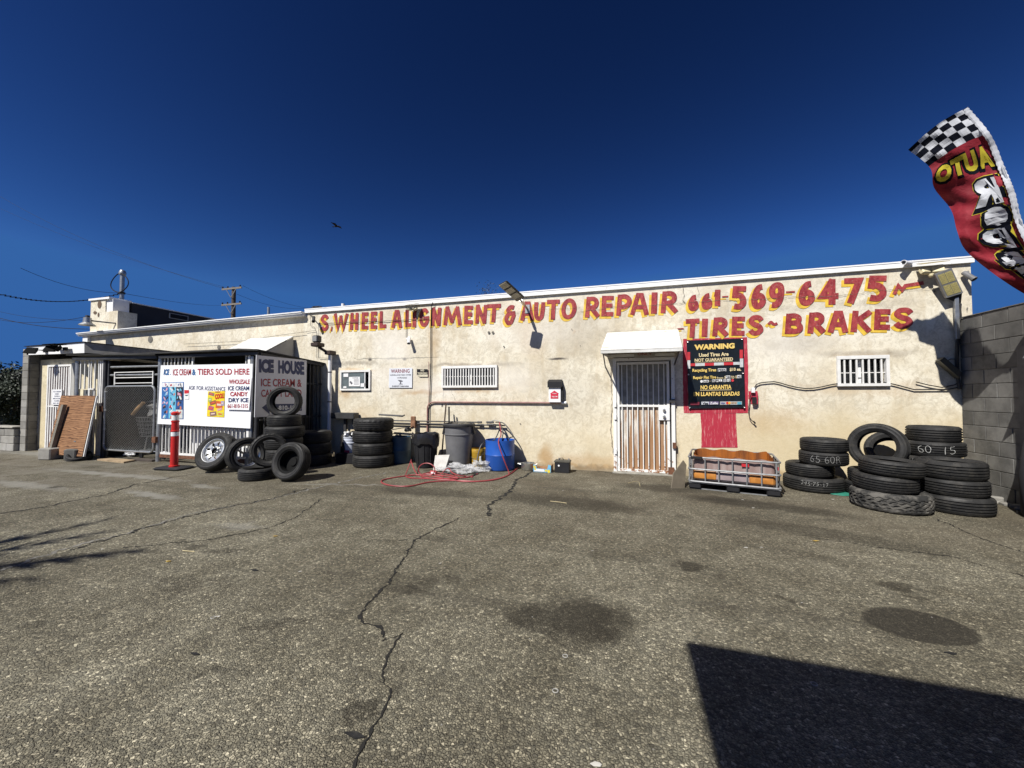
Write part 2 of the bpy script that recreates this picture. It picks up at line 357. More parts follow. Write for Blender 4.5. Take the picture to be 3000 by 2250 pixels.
pale = [sp3(1150, 1010, .5, .4, .9), sp3(1280, 1140, .5, .2, .8), sp3(1500, 1110, .5, .25, .7), sp3(1560, 980, .9, .3, .6), sp3(2250, 1000, .8, .4, .6), sp3(1150, 1110, .6, .3, .6), sp3(1800, 870, 3, .2, .4), sp3(2400, 960, .8, .3, .5)]
ST = stucco('stucco_cream', (.80, .75, .62), (.67, .60, .46), (.62, .51, .31), (rust, grim, blk, pale))
ST2 = stucco('stucco_yellow', (.76, .69, .50), (.64, .56, .38), (.56, .46, .27), None)
WH = mat('white_paint', (.80, .80, .78), .55, 0, .08, 5, ((.42, .28, .15), .70), local=False)
TRIM = mat('white_trim', (.84, .84, .83), .5, 0, .06, 3, ((.42, .39, .33), .60), local=False)
BARW = mat('white_bar_paint', (.78, .77, .74), .5, 0, .1, 8, ((.36, .2, .09), .66), local=False)
GLASS = None
k = NT('dark_window_glass'); GLASS = k.done(.08, 0, (.012, .014, .016), .6)
GALV = mat('galvanized_steel', (.42, .43, .43), .42, .75, .2, 12)
STEEL = mat('bare_steel', (.62, .62, .60), .3, .9, .15, 12)
BLACK = mat('black_plastic', (.018, .018, .02), .62, 0, .2, spec=.3)
DKM = mat('dark_metal', (.05, .05, .052), .55, .3, .3)
RUSTY = mat('rusty_metal', (.17, .075, .04), .8, .2, .4, 20)
ROOFG = mat('grey_roofing', (.10, .10, .10), .9, 0, .3, local=False)
BLK = mat('black_paint', (.012, .012, .014), .75, 0, .1, spec=.25)
WPL = mat('white_print', (.80, .80, .80), .5, 0, .03)
BEIGE = mat('beige_plastic', (.66, .58, .36), .6, 0, .1)
CONC = mat('concrete', (.36, .34, .29), .92, 0, .25, 8, bump=.4, bsc=40)

shop = thing('shop_building', 'long low cream stucco tire shop with red painted lettering across its front', 'building', (-1.2, D, 0))
# front wall with window and door openings left as recesses
XL, XS, XR = -16.1, -7.55, 5.12
win = {'a': (-6.51, -5.71, 1.61, 2.03), 'b': (-3.84, -2.60, 1.66, 2.07), 'c': (3.37, 4.03, 1.64, 2.08)}
door = (-.205, .828, 0, 2.14)
holes = [win['a'], win['b'], win['c'], door]
def wall_with_holes(x0, x1, z0, ztop, holes, y0, y1):
    """front wall: a grid of boxes' front faces plus reveals, one mesh"""
    m = MB(); xs = sorted({x0, x1, *[h[0] for h in holes], *[h[1] for h in holes]})
    n = []
    for a, b in zip(xs, xs[1:]):
        hs = [h for h in holes if h[0] <= a and h[1] >= b]
        za, zb = ztop(a), ztop(b)
        cuts = [(z0, z0)] + [((h[2]), (h[3])) for h in hs]
        lo = z0
        for h in hs:
            if h[2] > lo: m.quad((a, y0, lo), (b, y0, lo), (b, y0, h[2]), (a, y0, h[2]))
            lo = h[3]
        m.quad((a, y0, lo), (b, y0, lo), (b, y0, zb), (a, y0, za))
    for a, b, c, d in holes:
        m.quad((a, y0, c), (a, y1, c), (a, y1, d), (a, y0, d)); m.quad((b, y0, c), (b, y1, c), (b, y1, d), (b, y0, d))
        m.quad((a, y0, d), (b, y0, d), (b, y1, d), (a, y1, d)); m.quad((a, y0, c), (b, y0, c), (b, y1, c), (a, y1, c))
    return m
ztop = lambda x: 3.50 if x >= XS else 3.29+(x-XL)*.0165
wall_with_holes(XS, XR, -.05, lambda x: 3.50, holes, D, D+.14).build('front_wall', ST, shop)
wall_with_holes(XL, XS-.004, -.05, ztop, [], D+.03, D+.14).build('rear_wing_wall', ST, shop)
MB().quad((XR, D, -.05), (XR, 22, -.05), (XR, 22, 3.5), (XR, D, 3.5)).build('side_wall', ST2, shop); MB().quad((XL, D+.03, -.05), (XL, 22, -.05), (XL, 22, 3.29), (XL, D+.03, 3.29)).build('side_wall', ST2, shop)
m = MB(); m.quad((XL, 22, -.05), (XR, 22, -.05), (XR, 22, 3.5), (XL, 22, 3.29))
m.build('rear_wall', ST2, shop)
MB().add([(XL, D+.03, 3.28), (XS, D+.03, 3.40), (XR, D+.03, 3.47), (XR, 22, 3.47), (XS, 22, 3.4), (XL, 22, 3.28)], [(0, 1, 2, 3, 4, 5)]).build('roof', ROOFG, shop)
# trim along the roof edge
m = MB().box((XS-.05, D-.045, 3.50), (XR+.02, D+.06, 3.588)); m.box((XS-.05, D-.052, 3.578), (XR+.03, D+.07, 3.60)); m.build('roof_trim', TRIM, shop)
a, b = Vector((XL-.15, D-.1, 3.30)), Vector((XS-.05, D-.1, 3.43))
for dz, dy, h in ((0, 0, .035), (.036, -.03, .03), (.068, -.05, .025)):
    MB().add([a+Vector((0, dy, dz)), b+Vector((0, dy, dz)), b+Vector((0, .2, dz)), a+Vector((0, .2, dz)),
              a+Vector((0, dy, dz+h)), b+Vector((0, dy, dz+h)), b+Vector((0, .2, dz+h)), a+Vector((0, .2, dz+h))],
             [(0,3,2,1),(4,5,6,7),(0,1,5,4),(1,2,6,5),(2,3,7,6),(3,0,4,7)]).build('roof_gutter', TRIM, shop)
MB().box((XL-.03, D-.045, 2.3), (XL+.2, D+.028, 3.30)).build('corner_board', TRIM, shop)
# windows
def window(x0, x1, z0, z1, bars, cross=None):
    m = MB(); t = .035
    f = MB().box((x0-.02, D-.05, z0-.03), (x1+.02, D+.02, z0+t-.02)).box((x0-.02, D-.05, z1-t+.01), (x1+.02, D+.02, z1+.03)) \
        .box((x0-.02, D-.048, z0+t-.02), (x0+t-.01, D+.02, z1-t+.01)).box((x1-t+.01, D-.048, z0+t-.02), (x1+.02, D+.02, z1-t+.01)).build('window_frame', BARW, shop)
    MB().box((x0+.001, D+.10, z0+.001), (x1-.001, D+.115, z1-.001)).build('pane', GLASS, f)
    for i in range(bars):
        x = x0+(x1-x0)*(i+1)/(bars+1)
        MB().box((x-.011, D-.04, z0+.016), (x+.011, D-.018, z1-.026)).build('bar', BARW, f)
    if cross is not None: MB().box((x0+.026, D-.015, cross-.006), (x1-.026, D-.005, cross+.006)).build('cross_bar', BARW, f)
    # sash inside, set back
    MB().box(((x0+x1)/2-.02, D+.06, z0+.002), ((x0+x1)/2+.02, D+.09, z1-.002)).build('sash', TRIM, f)
    return f
window(*win['b'], 19, 1.87); fc = window(*win['c'], 7, 1.83)
x0, x1, z0, z1 = win['a']; t = .02
fa = MB().box((x0-.02, D-.04, z0-.03), (x1+.02, D+.02, z0+.01)).box((x0-.02, D-.04, z1-.02), (x1+.02, D+.02, z1+.03)) \
    .box((x0-.02, D-.038, z0+.01), (x0+.02, D+.02, z1-.02)).box((x1-.02, D-.038, z0+.01), (x1+.02, D+.02, z1-.02)).build('window_frame', BARW, shop)
MB().box((x0+.021, D-.02, z0+.011), (x1-.14, D-.008, z1-.021)).build('board', mat('grey_board', (.12, .15, .16), .5, 0, .3, 6), fa)
MB().box((x1-.138, D-.03, z0+.011), (x1-.118, D-.005, z1-.021)).build('sash', TRIM, fa)
MB().box((x0+.001, D+.1, z0+.001), (x1-.001, D+.11, z1-.001)).build('pane', GLASS, fa)
# red painted patch round the banner, brushed edges
k = NT('red_wall_paint'); v = k.pos()
st = k.noise(k.vmul(v, (60, 1, 5)), 1., 5, .7)
RP = k.done(.6, 0, k.mix(k.math('MULTIPLY', k.ramp(st, .54, .66), .6), k.mix(k.noise(v, 4, 3), (.36, .022, .045), (.46, .040, .065)), (.68, .36, .34)), .3)
def Bn(x, y, yy=D): return W(1980+x*.2231, 970+y*.2231, yy)
def ragged(pts, j=.006, step=.02, seed=1):
    out = []
    for a, b in zip(pts, pts[1:]+pts[:1]):
        n = max(1, int((b-a).length/step))
        for i in range(n):
            q = a.lerp(b, i/n); out.append(q+Vector((noise.noise(q*31+Vector((seed, 0, 0))), 0, noise.noise(q*37+Vector((0, seed, 5)))))*j*1.6)
    return out
PZ_ = [Bn(*p) for p in ((95,108),(420,88),(880,60),(905,92),(938,110),(948,500),(945,780),(1075,790),(1085,960),(1000,965),(955,890),(948,1082),(792,1075),(797,1300),(818,1562),(560,1535),(333,1522),(340,1300),(322,1070),(104,1078),(92,600))]
def brushed(rows, n=46, seed=0):
    """painted area as rows from the left edge to the right edge, both edges ragged"""
    m = MB(); vs = []
    for j in range(n+1):
        t = j/n*(len(rows)-1); i = min(int(t), len(rows)-2); f = t-i; (y0, l0, r0), (y1, l1, r1) = rows[i], rows[i+1]
        y = y0+(y1-y0)*f; l = l0+(l1-l0)*f+5*noise.noise(Vector((j*.9, seed, 0)))+3*noise.noise(Vector((j*.21, seed, 3))); r = r0+(r1-r0)*f+5*noise.noise(Vector((j*.9, seed, 9)))
        for k_ in range(9):
            u = k_/8; e_ = 5*noise.noise(Vector((u*7, j*.1+seed, 5)))*(1 if j in (0, n) else 0); vs.append(Bn(l+(r-l)*u, y+e_-(u*22 if seed == 0 else 0)*(1-j/n), D-.0045))
    return m.add(vs, [(j*9+i, j*9+i+1, (j+1)*9+i+1, (j+1)*9+i) for j in range(n) for i in range(8)])
brushed([(102, 95, 935), (500, 92, 950), (900, 96, 948), (1078, 104, 948)]).build('red_painted_patch', RP, shop)
brushed([(1080, 322, 790), (1300, 338, 797), (1530, 334, 812)], 30, 4).build('red_painted_patch', RP, shop)
brushed([(788, 951, 1072), (880, 952, 1086), (960, 990, 1080)], 12, 8).build('red_painted_patch', RP, shop)
# ---- brush lettering
GL = {
 'S': [('s', [(.93,.80),(.70,.98),(.28,.96),(.10,.74),(.38,.55),(.72,.44),(.86,.22),(.60,.03),(.24,.03),(.04,.20)])],
 '.': [('l', [(.75,1),(.25,0)])],
 'W': [('l', [(.04,1),(.24,0),(.50,.86)]), ('l', [(.50,.86),(.72,0),(1,1)])],
 'H': [('l', [(.16,1),(.06,0)]), ('l', [(.95,1),(.88,0)]), ('l', [(.14,.5),(.90,.52)])],
 'E': [('l', [(1,.97),(.12,.97),(.05,.03),(.95,.03)]), ('l', [(.1,.52),(.85,.53)])],
 'L': [('l', [(.14,1),(.08,.04),(.97,.06)])],
 'A': [('l', [(.0,0),(.40,1)]), ('l', [(.42,1),(.66,1),(1,0)]), ('l', [(.26,.34),(.80,.34)])],
 'I': [('l', [(.6,1),(.4,0)])],
 'G': [('s', [(.95,.80),(.66,.99),(.28,.92),(.06,.60),(.05,.28),(.25,.04),(.60,.02),(.88,.22),(.92,.46)]), ('l', [(.98,.46),(.56,.44)])],
 'N': [('l', [(.02,0),(.12,1)]), ('l', [(.12,1),(.82,0)]), ('l', [(.84,0),(.98,1)])],
 'M': [('l', [(.0,0),(.14,1)]), ('l', [(.14,1),(.46,.15)]), ('l', [(.46,.15),(.82,1)]), ('l', [(.84,1),(1,0)])],
 'T': [('l', [(.0,.95),(1,.98)]), ('l', [(.54,.92),(.44,0)])],
 '&': [('s', [(.95,.95),(.55,.98),(.25,.78),(.55,.60),(.25,.52),(.06,.26),(.25,.02),(.60,.06),(.82,.34),(.95,.56)]), ('l', [(.60,.60),(.9,.62)])],
 'U': [('s', [(.10,1),(.03,.50),(.10,.14),(.40,.02),(.72,.12),(.88,.50),(.97,1)])],
 'O': [('c', [(.55,.99),(.20,.84),(.03,.46),(.13,.12),(.42,.01),(.78,.14),(.96,.50),(.86,.86)])],
 'R': [('l', [(.16,1),(.03,0)]), ('s', [(.14,.97),(.62,.99),(.90,.84),(.84,.60),(.52,.47),(.16,.46)]), ('l', [(.42,.46),(.96,.03)])],
 'P': [('l', [(.16,1),(.05,0)]), ('s', [(.14,.97),(.62,.99),(.93,.80),(.84,.54),(.50,.40),(.14,.40)])],
 'B': [('l', [(.14,1),(.05,0)]), ('s', [(.12,.97),(.58,.99),(.86,.84),(.72,.60),(.20,.54)]), ('s', [(.20,.54),(.72,.52),(.94,.28),(.76,.06),(.08,.03)])],
 'K': [('l', [(.16,1),(.05,0)]), ('l', [(.97,1),(.20,.50)]), ('l', [(.38,.56),(.93,0)])],
 '6': [('s', [(.90,.98),(.50,.92),(.16,.62),(.04,.28),(.22,.03),(.60,.02),(.92,.20),(.86,.44),(.55,.54),(.14,.42)])],
 '9': [('s', [(.06,.04),(.48,.04),(.80,.28),(.95,.64),(.85,.94),(.50,.99),(.16,.86),(.10,.60),(.34,.44),(.84,.52)])],
 '5': [('l', [(.97,.97),(.22,.97),(.14,.60)]), ('s', [(.14,.58),(.50,.64),(.86,.48),(.92,.22),(.60,.02),(.04,.05)])],
 '1': [('l', [(.05,.76),(.62,.98)]), ('l', [(.74,1),(.50,0)])],
 '4': [('l', [(.95,.30),(.02,.28),(.66,1)]), ('l', [(.70,1),(.70,0)])],
 '7': [('l', [(.0,.96),(1,.98),(.34,0)])],
 '-': [('l', [(0,.3),(1,.7)])],
 '~': [('s', [(0,.35),(.28,.75),(.62,.35),(1,.55)])],
 'Z': [('l', [(.05,0),(.17,.78),(.30,.30),(.42,.75),(.98,1)])],
}
def catmull(P, closed=False, n=7):
    out = []; m = len(P); rng = range(m if closed else m-1)
    for i in rng:
        p = [P[(i+j) % m] if closed else P[max(0, min(m-1, i+j))] for j in (-1, 0, 1, 2)]
        for s_ in range(n):
            t = s_/n; a, b, c, d = p
            out.append(tuple(.5*((2*b[q])+(-a[q]+c[q])*t+(2*a[q]-5*b[q]+4*c[q]-d[q])*t*t+(-a[q]+3*b[q]-3*c[q]+d[q])*t**3) for q in (0, 1)))
    if not closed: out.append(P[-1])
    return out
def ribbon(mb, pts, wd, y, closed=False, seed=0.):
    """one brush stroke: pts in wall metres (x, z)"""
    n = len(pts); L = []; Rr = []
    for i in range(n):
        a = pts[(i-1) % n] if (closed or i) else pts[0]; b = pts[i]; c = pts[(i+1) % n] if (closed or i < n-1) else pts[-1]
        d1 = Vector((b[0]-a[0], b[1]-a[1])); d2 = Vector((c[0]-b[0], c[1]-b[1]))
        if d1.length < 1e-6: d1 = d2
        if d2.length < 1e-6: d2 = d1
        d1.normalize(); d2.normalize(); n1 = Vector((-d1.y, d1.x)); n2 = Vector((-d2.y, d2.x)); mt = (n1+n2)
        if mt.length < .35: mt = n1*1.
        mt = mt.normalized(); k_ = min(1.7, 1/max(.3, mt.dot(n1)))
        ww = wd/2*k_*(1+.10*noise.noise(Vector((b[0]*7+seed, b[1]*7, seed))))
        L.append((b[0]+mt.x*ww, b[1]+mt.y*ww)); Rr.append((b[0]-mt.x*ww, b[1]-mt.y*ww))
    b0 = len(mb.v); vs = []
    for qi, (l, r) in enumerate(zip(L, Rr)):
        yy = y-.0006*qi/n; vs += [Vector((l[0], yy, l[1])), Vector((r[0], yy, r[1]))]
    m_ = n if closed else n-1
    mb.add(vs, [(2*i, 2*i+1, 2*((i+1) % n)+1, 2*((i+1) % n)) for i in range(m_)])
YL = mat('yellow_sign_paint', (.74, .48, .05), .6, 0, .28, 9, ((.74, .66, .46), .60), local=False)
k = NT('red_sign_paint'); v = k.pos()
RD = k.done(.6, 0, k.mix(k.math('MULTIPLY', k.ramp(k.noise(v, 34, 7, .8), .55, .70), .6), k.mix(k.ramp(k.noise(k.vmul(v, (16, 1, 7)), 1, 6, .7), .35, .65), (.22, .022, .030), (.38, .060, .060)), (.60, .44, .36)), .3)
def letter(ch, x0, y0, x1, y1, red, yel, wd=.085, i=0, italic=0.):
    """x0,y0 (top left) .. x1,y1 (bottom right) of the painted letter"""
    tl, tr, bl, br = W(x0, y0), W(x1, y0), W(x0, y1), W(x1, y1)
    hh = (tl-bl).length; ww = (tr-tl).length; wd = min(wd, hh*.30)
    mx = min(.45, wd*.5/ww); mz = min(.45, wd*.46/hh)
    if ch == 'I' or ch == '.': mx = .3
    if ch == '-': mz = .4
    if ch == 'I': wd *= 1.15
    def Q(a, b):
        a = mx+(1-2*mx)*a; b = mz+(1-2*mz)*b
        if ch in '.-~Z': a = max(.02, min(.98, a))
        t = tl.lerp(tr, a); u = bl.lerp(br, a); q = u.lerp(t, b); return (q.x, q.z)
    for si, (kind, pts) in enumerate(GL[ch]):
        if kind == 's': P_ = [Q(*p) for p in catmull(pts)]
        elif kind == 'c': P_ = [Q(*p) for p in catmull(pts, True)]
        else:
            P_ = [Q(*p) for p in pts]
            # overshoot straight stroke ends by a little less than half the width
            def ext(p, q):
                d = Vector((p[0]-q[0], p[1]-q[1])).normalized()*wd*.42; return (p[0]+d.x, p[1]+d.y)
            P_ = [ext(P_[0], P_[1])]+P_[1:-1]+[ext(P_[-1], P_[-2])]
        cl = kind == 'c'
        ribbon(red, P_, wd, D-.0088-si*.0008-(i % 2)*.0026, cl, i*1.7)
        ribbon(yel, [(x-.038, z-.040) for x, z in P_], wd*1.10, D-.0032-si*.0008-(i % 2)*.0026, cl, i*2.3+5)
def o7(x0, x1, y0, y1): s = .18083; return (900+x0*s, 840+y0*s, 900+x1*s, 840+y1*s)
def o3(x0, x1, y0, y1): s = .33746; return (900+x0*s, 860+y0*s, 900+x1*s, 860+y1*s)
def o4(x0, x1, y0, y1): s = .37378; return (1400+x0*s, 800+y0*s, 1400+x1*s, 800+y1*s)
def o5(x0, x1, y0, y1): s = .40984; return (1900+x0*s, 780+y0*s, 1900+x1*s, 780+y1*s)
def o6(x0, x1, y0, y1): s = .49423; return (2400+x0*s, 740+y0*s, 2400+x1*s, 740+y1*s)
words = [
 [('S', o7(215,365,450,720)), ('.', o7(380,420,645,720))],
 [('W', o7(430,670,433,712)), ('H', o7(690,842,422,700)), ('E', o7(880,1000,410,695)), ('E', o7(1028,1142,400,688)), ('L', o7(1168,1290,395,680))],
 [('A', o7(1372,1540,378,668)), ('L', o7(1585,1700,375,660)), ('I', o7(1705,1775,365,655)), ('G', o7(1815,1985,348,648)), ('N', o7(2008,2180,338,636)),
  ('M', o3(1185,1342,112,276)), ('E', o3(1360,1444,104,268)), ('N', o3(1458,1568,97,262)), ('T', o3(1560,1686,88,250))],
 [('&', o3(1708,1818,100,274))],
 [('A', o4(335,440,225,374)), ('U', o4(438,532,214,374)), ('T', o4(540,645,206,366)), ('O', o4(652,778,198,362))],
 [('R', o4(838,955,186,350)), ('E', o4(965,1068,176,342)), ('P', o4(1080,1212,168,336)), ('A', o4(1195,1338,158,330)), ('I', o4(1352,1412,153,318)), ('R', o4(1430,1568,143,316))],
 [('6', o5(280,362,203,320)), ('6', o5(375,458,190,308)), ('1', o5(468,515,167,286)), ('-', o5(524,570,203,232))],
 [('5', o5(585,702,140,310)), ('6', o5(730,842,126,305)), ('9', o5(852,974,116,300)), ('-', o5(980,1046,166,202))],
 [('6', o5(1068,1192,104,282)), ('4', o5(1212,1366,92,276)), ('7', o6(142,256,148,303)), ('5', o6(274,404,134,290))],
 [('Z', o6(425,622,173,250))],
 [('-', o5(205,252,432,462)), ('T', o5(262,366,374,512)), ('I', o5(378,424,376,504)), ('R', o5(452,570,366,502)), ('E', o5(588,692,358,498)), ('S', o5(704,832,350,496))],
 [('~', o5(846,930,380,440))],
 [('B', o5(968,1108,338,486)), ('R', o5(1132,1264,330,482)), ('A', o5(1280,1424,320,476)), ('K', o6(180,312,344,472)), ('E', o6(318,424,334,460)), ('S', o6(430,568,326,452))],
]
li = 0
for wd_ in words:
    r = MB(); y = MB()
    for ch, q in wd_:
        big = .098 if q[0] > 2080 and q[3] < 915 else .085
        if ch in '-~': big = .07
        if ch == 'Z': big = .055
        letter(ch, *q, r, y, big, li); li += 1
    o = y.build('lettering_shadow', YL, shop); r.build('painted_lettering', RD, shop)
# hairline cracks and chips in the stucco
HC = mat('stucco_crack', (.16, .13, .10), .95, 0, .2)
def wcrack(pix, wd=.006, y=D-.0165):
    P = [W(*p) for p in pix]; f = []
    for a, b in zip(P, P[1:]):
        n = max(2, int((b-a).length/.03))
        for i in range(n):
            q = a.lerp(b, i/n); f.append(q+Vector((noise.noise(q*15), 0, noise.noise(q*17+Vector((3, 3, 3)))))*.02)
    f.append(P[-1]); vs = []
    for i, q in enumerate(f):
        d = (f[min(i+1, len(f)-1)]-f[max(0, i-1)]).normalized(); s = Vector((-d.z, 0, d.x)); w_ = wd*(.3+random.random())
        vs += [Vector((q.x, y, q.z))-s*w_/2, Vector((q.x, y, q.z))+s*w_/2]
    MB().add(vs, [(2*i, 2*i+1, 2*i+3, 2*i+2) for i in range(len(f)-1)]).build('wall_crack', HC, shop)
wcrack([(1998,838),(2003,860),(2002,880),(2009,890)], .009); wcrack([(2042,836),(2046,858),(2043,868)], .006)
wcrack([(1700,914),(1800,900),(1925,894),(2100,881),(2200,878),(2300,872),(2450,868),(2600,850),(2760,846)], .006)
wcrack([(930,948),(1000,944),(1070,940),(1140,944),(1250,935)], .004); wcrack([(1400,925),(1500,915),(1600,905),(1700,902)], .004)
wcrack([(1322,1140),(1326,1155),(1335,1172)], .005); wcrack([(1790,1080),(1793,1180),(1790,1260),(1796,1330)], .012)
wcrack([(1676,964),(1676,966)], .02); wcrack([(1116,1145),(1118,1200),(1117,1240)], .003)
wcrack([(1148,1205),(1152,1222)], .004)
# dark metal eyelets / patched holes
for px, py, r_ in ((1432,974,.028),(1444,974,.028),(1476,1015,.016),(1524,1241,.012),(2738,853,.014),(2834,903,.012),(2834,909,.008),(1700,1013,.01)):
    MB().disc(W(px, py, D-.018), r_, 10, (0, 1, 0)).build('patched_hole', mat('hole_grey', (.16, .15, .13), .9, 0, .3), shop)
for px, py, r_ in ((440, 994, .10), (641, 1017, .06)):
    MB().disc(W(px, py, D+.02), r_, 12, (0, 1, 0)).build('patched_hole', mat('hole_grey', (.2, .19, .17), .9), shop)

# ---- security door
k = NT('rusty_white_sheet'); v = k.pos(); sp_ = k.n('SeparateXYZ'); k.L(v, sp_.inputs[0])
n1 = k.noise(k.vmul(v, (14, 14, 1.3)), 1., 7, .7); fx = k.ramp(sp_.outputs['X'], -.05, .45)
fz = k.ramp(sp_.outputs['Z'], 1.3, .15); am = k.math('ADD', k.math('MULTIPLY', fz, .19), k.math('MULTIPLY', fx, .13))
f = k.ramp(k.math('ADD', n1, am), .47, .70)
f3 = k.ramp(k.noise(k.vmul(v, (9, 9, 2.0)), 1., 6, .7), .40, .64)
c = k.mix(k.math('MULTIPLY', f3, .6), (.74, .72, .66), (.42, .39, .32)); c = k.mix(k.math('MULTIPLY', f, .9), c, (.29, .135, .045))
SHEET = k.done(.65, 0, c, .3)
k = NT('rusty_frame_paint'); v = k.pos(); sp_ = k.n('SeparateXYZ'); k.L(v, sp_.inputs[0])
f = k.ramp(k.math('ADD', k.noise(v, 14, 6, .7), k.math('MULTIPLY', k.ramp(sp_.outputs['Z'], .45, 0), .16)), .64, .74)
DFR = k.done(.55, 0, k.mix(f, (.80, .79, .76), (.26, .12, .055)), .4)
dx0, dx1, dz0, dz1 = door
fr = MB().box((dx0-.03, D-.05, 0), (dx0+.03, D+.05, dz1+.03)).box((dx1-.03, D-.05, 0), (dx1+.03, D+.05, dz1+.03)).box((dx0+.03, D-.05, dz1-.03), (dx1-.03, D+.05, dz1+.03)).build('door_frame', DFR, shop)
lx0, lx1 = dx0+.04, dx1-.06
lf = MB().box((lx0, D-.035, .03), (lx0+.045, D+.01, dz1-.05)).box((lx1-.045, D-.035, .03), (lx1, D+.01, dz1-.05)) \
    .box((lx0+.045, D-.035, .03), (lx1-.045, D+.01, .075)).box((lx0+.045, D-.035, dz1-.095), (lx1-.045, D+.01, dz1-.05)) \
    .box((lx0+.045, D-.036, 1.245), (lx1-.045, D+.012, 1.285)).build('gate_leaf', DFR, shop)
MB().box((lx0+.02, D+.014, .06), (lx1-.02, D+.018, 1.26)).build('backing_sheet', SHEET, lf)
MB().box((lx0+.02, D+.014, 1.265), (lx1-.02, D+.018, dz1-.07)).build('upper_sheet', mat('shaded_dusty_sheet', (.34, .33, .30), .7, 0, .25, 8, ((.4, .28, .16), .68), local=False), lf)  # darker than the lower sheet: awning shade put into its colour
MB().box((dx0+.031, D+.10, .01), (dx1-.031, D+.13, dz1-.031)).build('inner_door', mat('grey_door', (.30, .31, .32), .6), shop)
n = 9
for i in range(n):
    x = lx0+.045+(lx1-lx0-.09)*(i+.5)/n
    for za, zb in ((.076, 1.244), (1.286, dz1-.096)):
        MB().box((x-.008, D-.030, za), (x+.008, D-.012, zb)).build('bar', DFR, lf)
lp = MB().cbox((lx1-.19, D-.055, 1.0), (lx1+.0, D-.036, 1.245), .006).build('lock_plate', TRIM, shop)
for z in (1.19, 1.07):
    MB().lathe([(0, .045), (.022, .04), (.03, .02), (.018, .004), (.018, 0)], (lx1-.10, D-.056, z), 16, M=Matrix.Rotation(R_(90), 4, 'X')).build('door_knob', STEEL, lp)
for z in (.35, 1.0, 1.24, 1.85): MB().box((dx0-.012, D-.075, z), (dx0+.028, D-.051, z+.09)).build('hinge', DFR, shop)
MB().box((dx1-.06, D-.09, 1.33), (dx1+.03, D-.052, 1.39)).build('latch', DKM, shop)
MB().box((dx1-.02, D-.09, .50), (dx1+.04, D-.052, .60)).build('latch', RUSTY, shop)
MB().box((dx1-.10, D-.09, -.0), (dx1+.0, D-.052, .15)).build('latch', RUSTY, shop)
MB().box((dx0-.05, D-.12, 0), (dx1+.08, D-.004, .022)).build('threshold', CONC, shop)
# awning over the door
def awning(x0, x1, zt, zb, out, mt, side, name='awning', lip=.05, xt0=None, xt1=None):
    """sloped sheet-metal hood"""
    xt0 = x0 if xt0 is None else xt0; xt1 = x1 if xt1 is None else xt1
    a, b, c, d = Vector((xt0, D-.03, zt)), Vector((xt1, D-.03, zt)), Vector((x1, D-out, zb)), Vector((x0, D-out, zb))
    o = MB().quad(a, b, c, d, -.012).build(name, mt, shop)
    MB().box((x0, D-out-.014, zb-lip), (x1, D-out+.006, zb-.004)).build('front_lip', mt, o)
    for x, xt in ((x0+.004, xt0+.004), (x1-.016, xt1-.016)):
        MB().poly([(xt, D-.028, zt-.014), (x, D-out+.012, zb-.014), (x, D-out+.012, zb-lip), (xt, D-.005, zb-lip)], (.012, 0, 0)).build('side_panel', side, o)
    return o
k = NT('scuffed_white_sheet'); v = k.pos()
f = k.ramp(k.noise(k.vmul(v, (2.2, 6, 14)), 1., 6, .7), .60, .72)
AWN = k.done(.5, 0, k.mix(k.math('MULTIPLY', f, .8), k.mix(k.ramp(k.noise(v, 5, 7, .7), .35, .65), (.58, .57, .53), (.74, .74, .72)), (.40, .25, .12)), .4)
aw = awning(-.42, .905, 2.66, 2.245, .75, AWN, WH, xt0=-.34, xt1=.93)
for x in (-.38, .86): MB().bar((x, D-.70, 2.2), (x, D-.01, 2.02), .02).build('brace', DKM, aw)
MB().box((-.34, D-.06, 2.19), (.86, D-.001, 2.24)).build('ledger', WH, aw)
m = MB(); text(m, lambda x, y: W(x, y, D-.08), 'ONLY', 1868, 1033, 1910, 1041); m.build('lettering', mat('faded_red', (.3, .06, .05), .7), aw)
MB().box((.15, D-.078, 2.165), (.52, D-.062, 2.235)).build('lintel_board', mat('old_board', (.42, .40, .36), .7), aw)
# second hood, over the doorway behind the cage
aw2 = awning(-9.35, -7.95, 2.93, 2.47, .8, AWN, mat('grey_sheet', (.42, .41, .38), .7, 0, .1), lip=.04)
# tall parapet at the left end with its shaded side wall running back
px_ = shop
MB().box((-15.93, D+.02, 3.36), (-14.66, D+.5, 4.02)).build('parapet', ST, shop)
MB().box((-15.93, D+.021, 4.023), (-15.24, D+.5, 4.40)).build('parapet_pier', ST, shop)
MB().box((-15.97, D-.02, 4.402), (-15.0, D+.54, 4.46)).build('parapet_cap', TRIM, shop)
MB().box((-15.238, D+.05, 4.02), (-14.95, D+.45, 4.40)).build('parapet_box', TRIM, shop)
MB().poly([(-15.0, D+.55, 3.3), (-15.0, 30, 3.3), (-15.0, 30, 4.15), (-15.0, D+.55, 4.38)], (-.2, 0, 0)).build('back_parapet', mat('parapet_shade', (.035, .035, .04), .9, 0, .2, 2, local=False), shop)  # near-black colour carries the shade of this side wall
MB().poly([(-14.97, D+.55, 4.39), (-14.97, 30, 4.16), (-14.97, 30, 4.19), (-14.97, D+.55, 4.42)], (-.26, 0, 0)).build('coping', TRIM, shop)
m = MB(); q = XP(524, 929, -14.98); m.box((-14.985, q.y-.3, q.z-.09), (-14.97, q.y+.3, q.z+.09)); fr_ = m.build('vent', mat('grey_sheet', (.42, .41, .38), .7, 0, .1), shop)
MB().box((-14.969, q.y-.27, q.z-.07), (-14.962, q.y+.27, q.z+.07)).build('vent_opening', BLK, fr_)
m = MB()
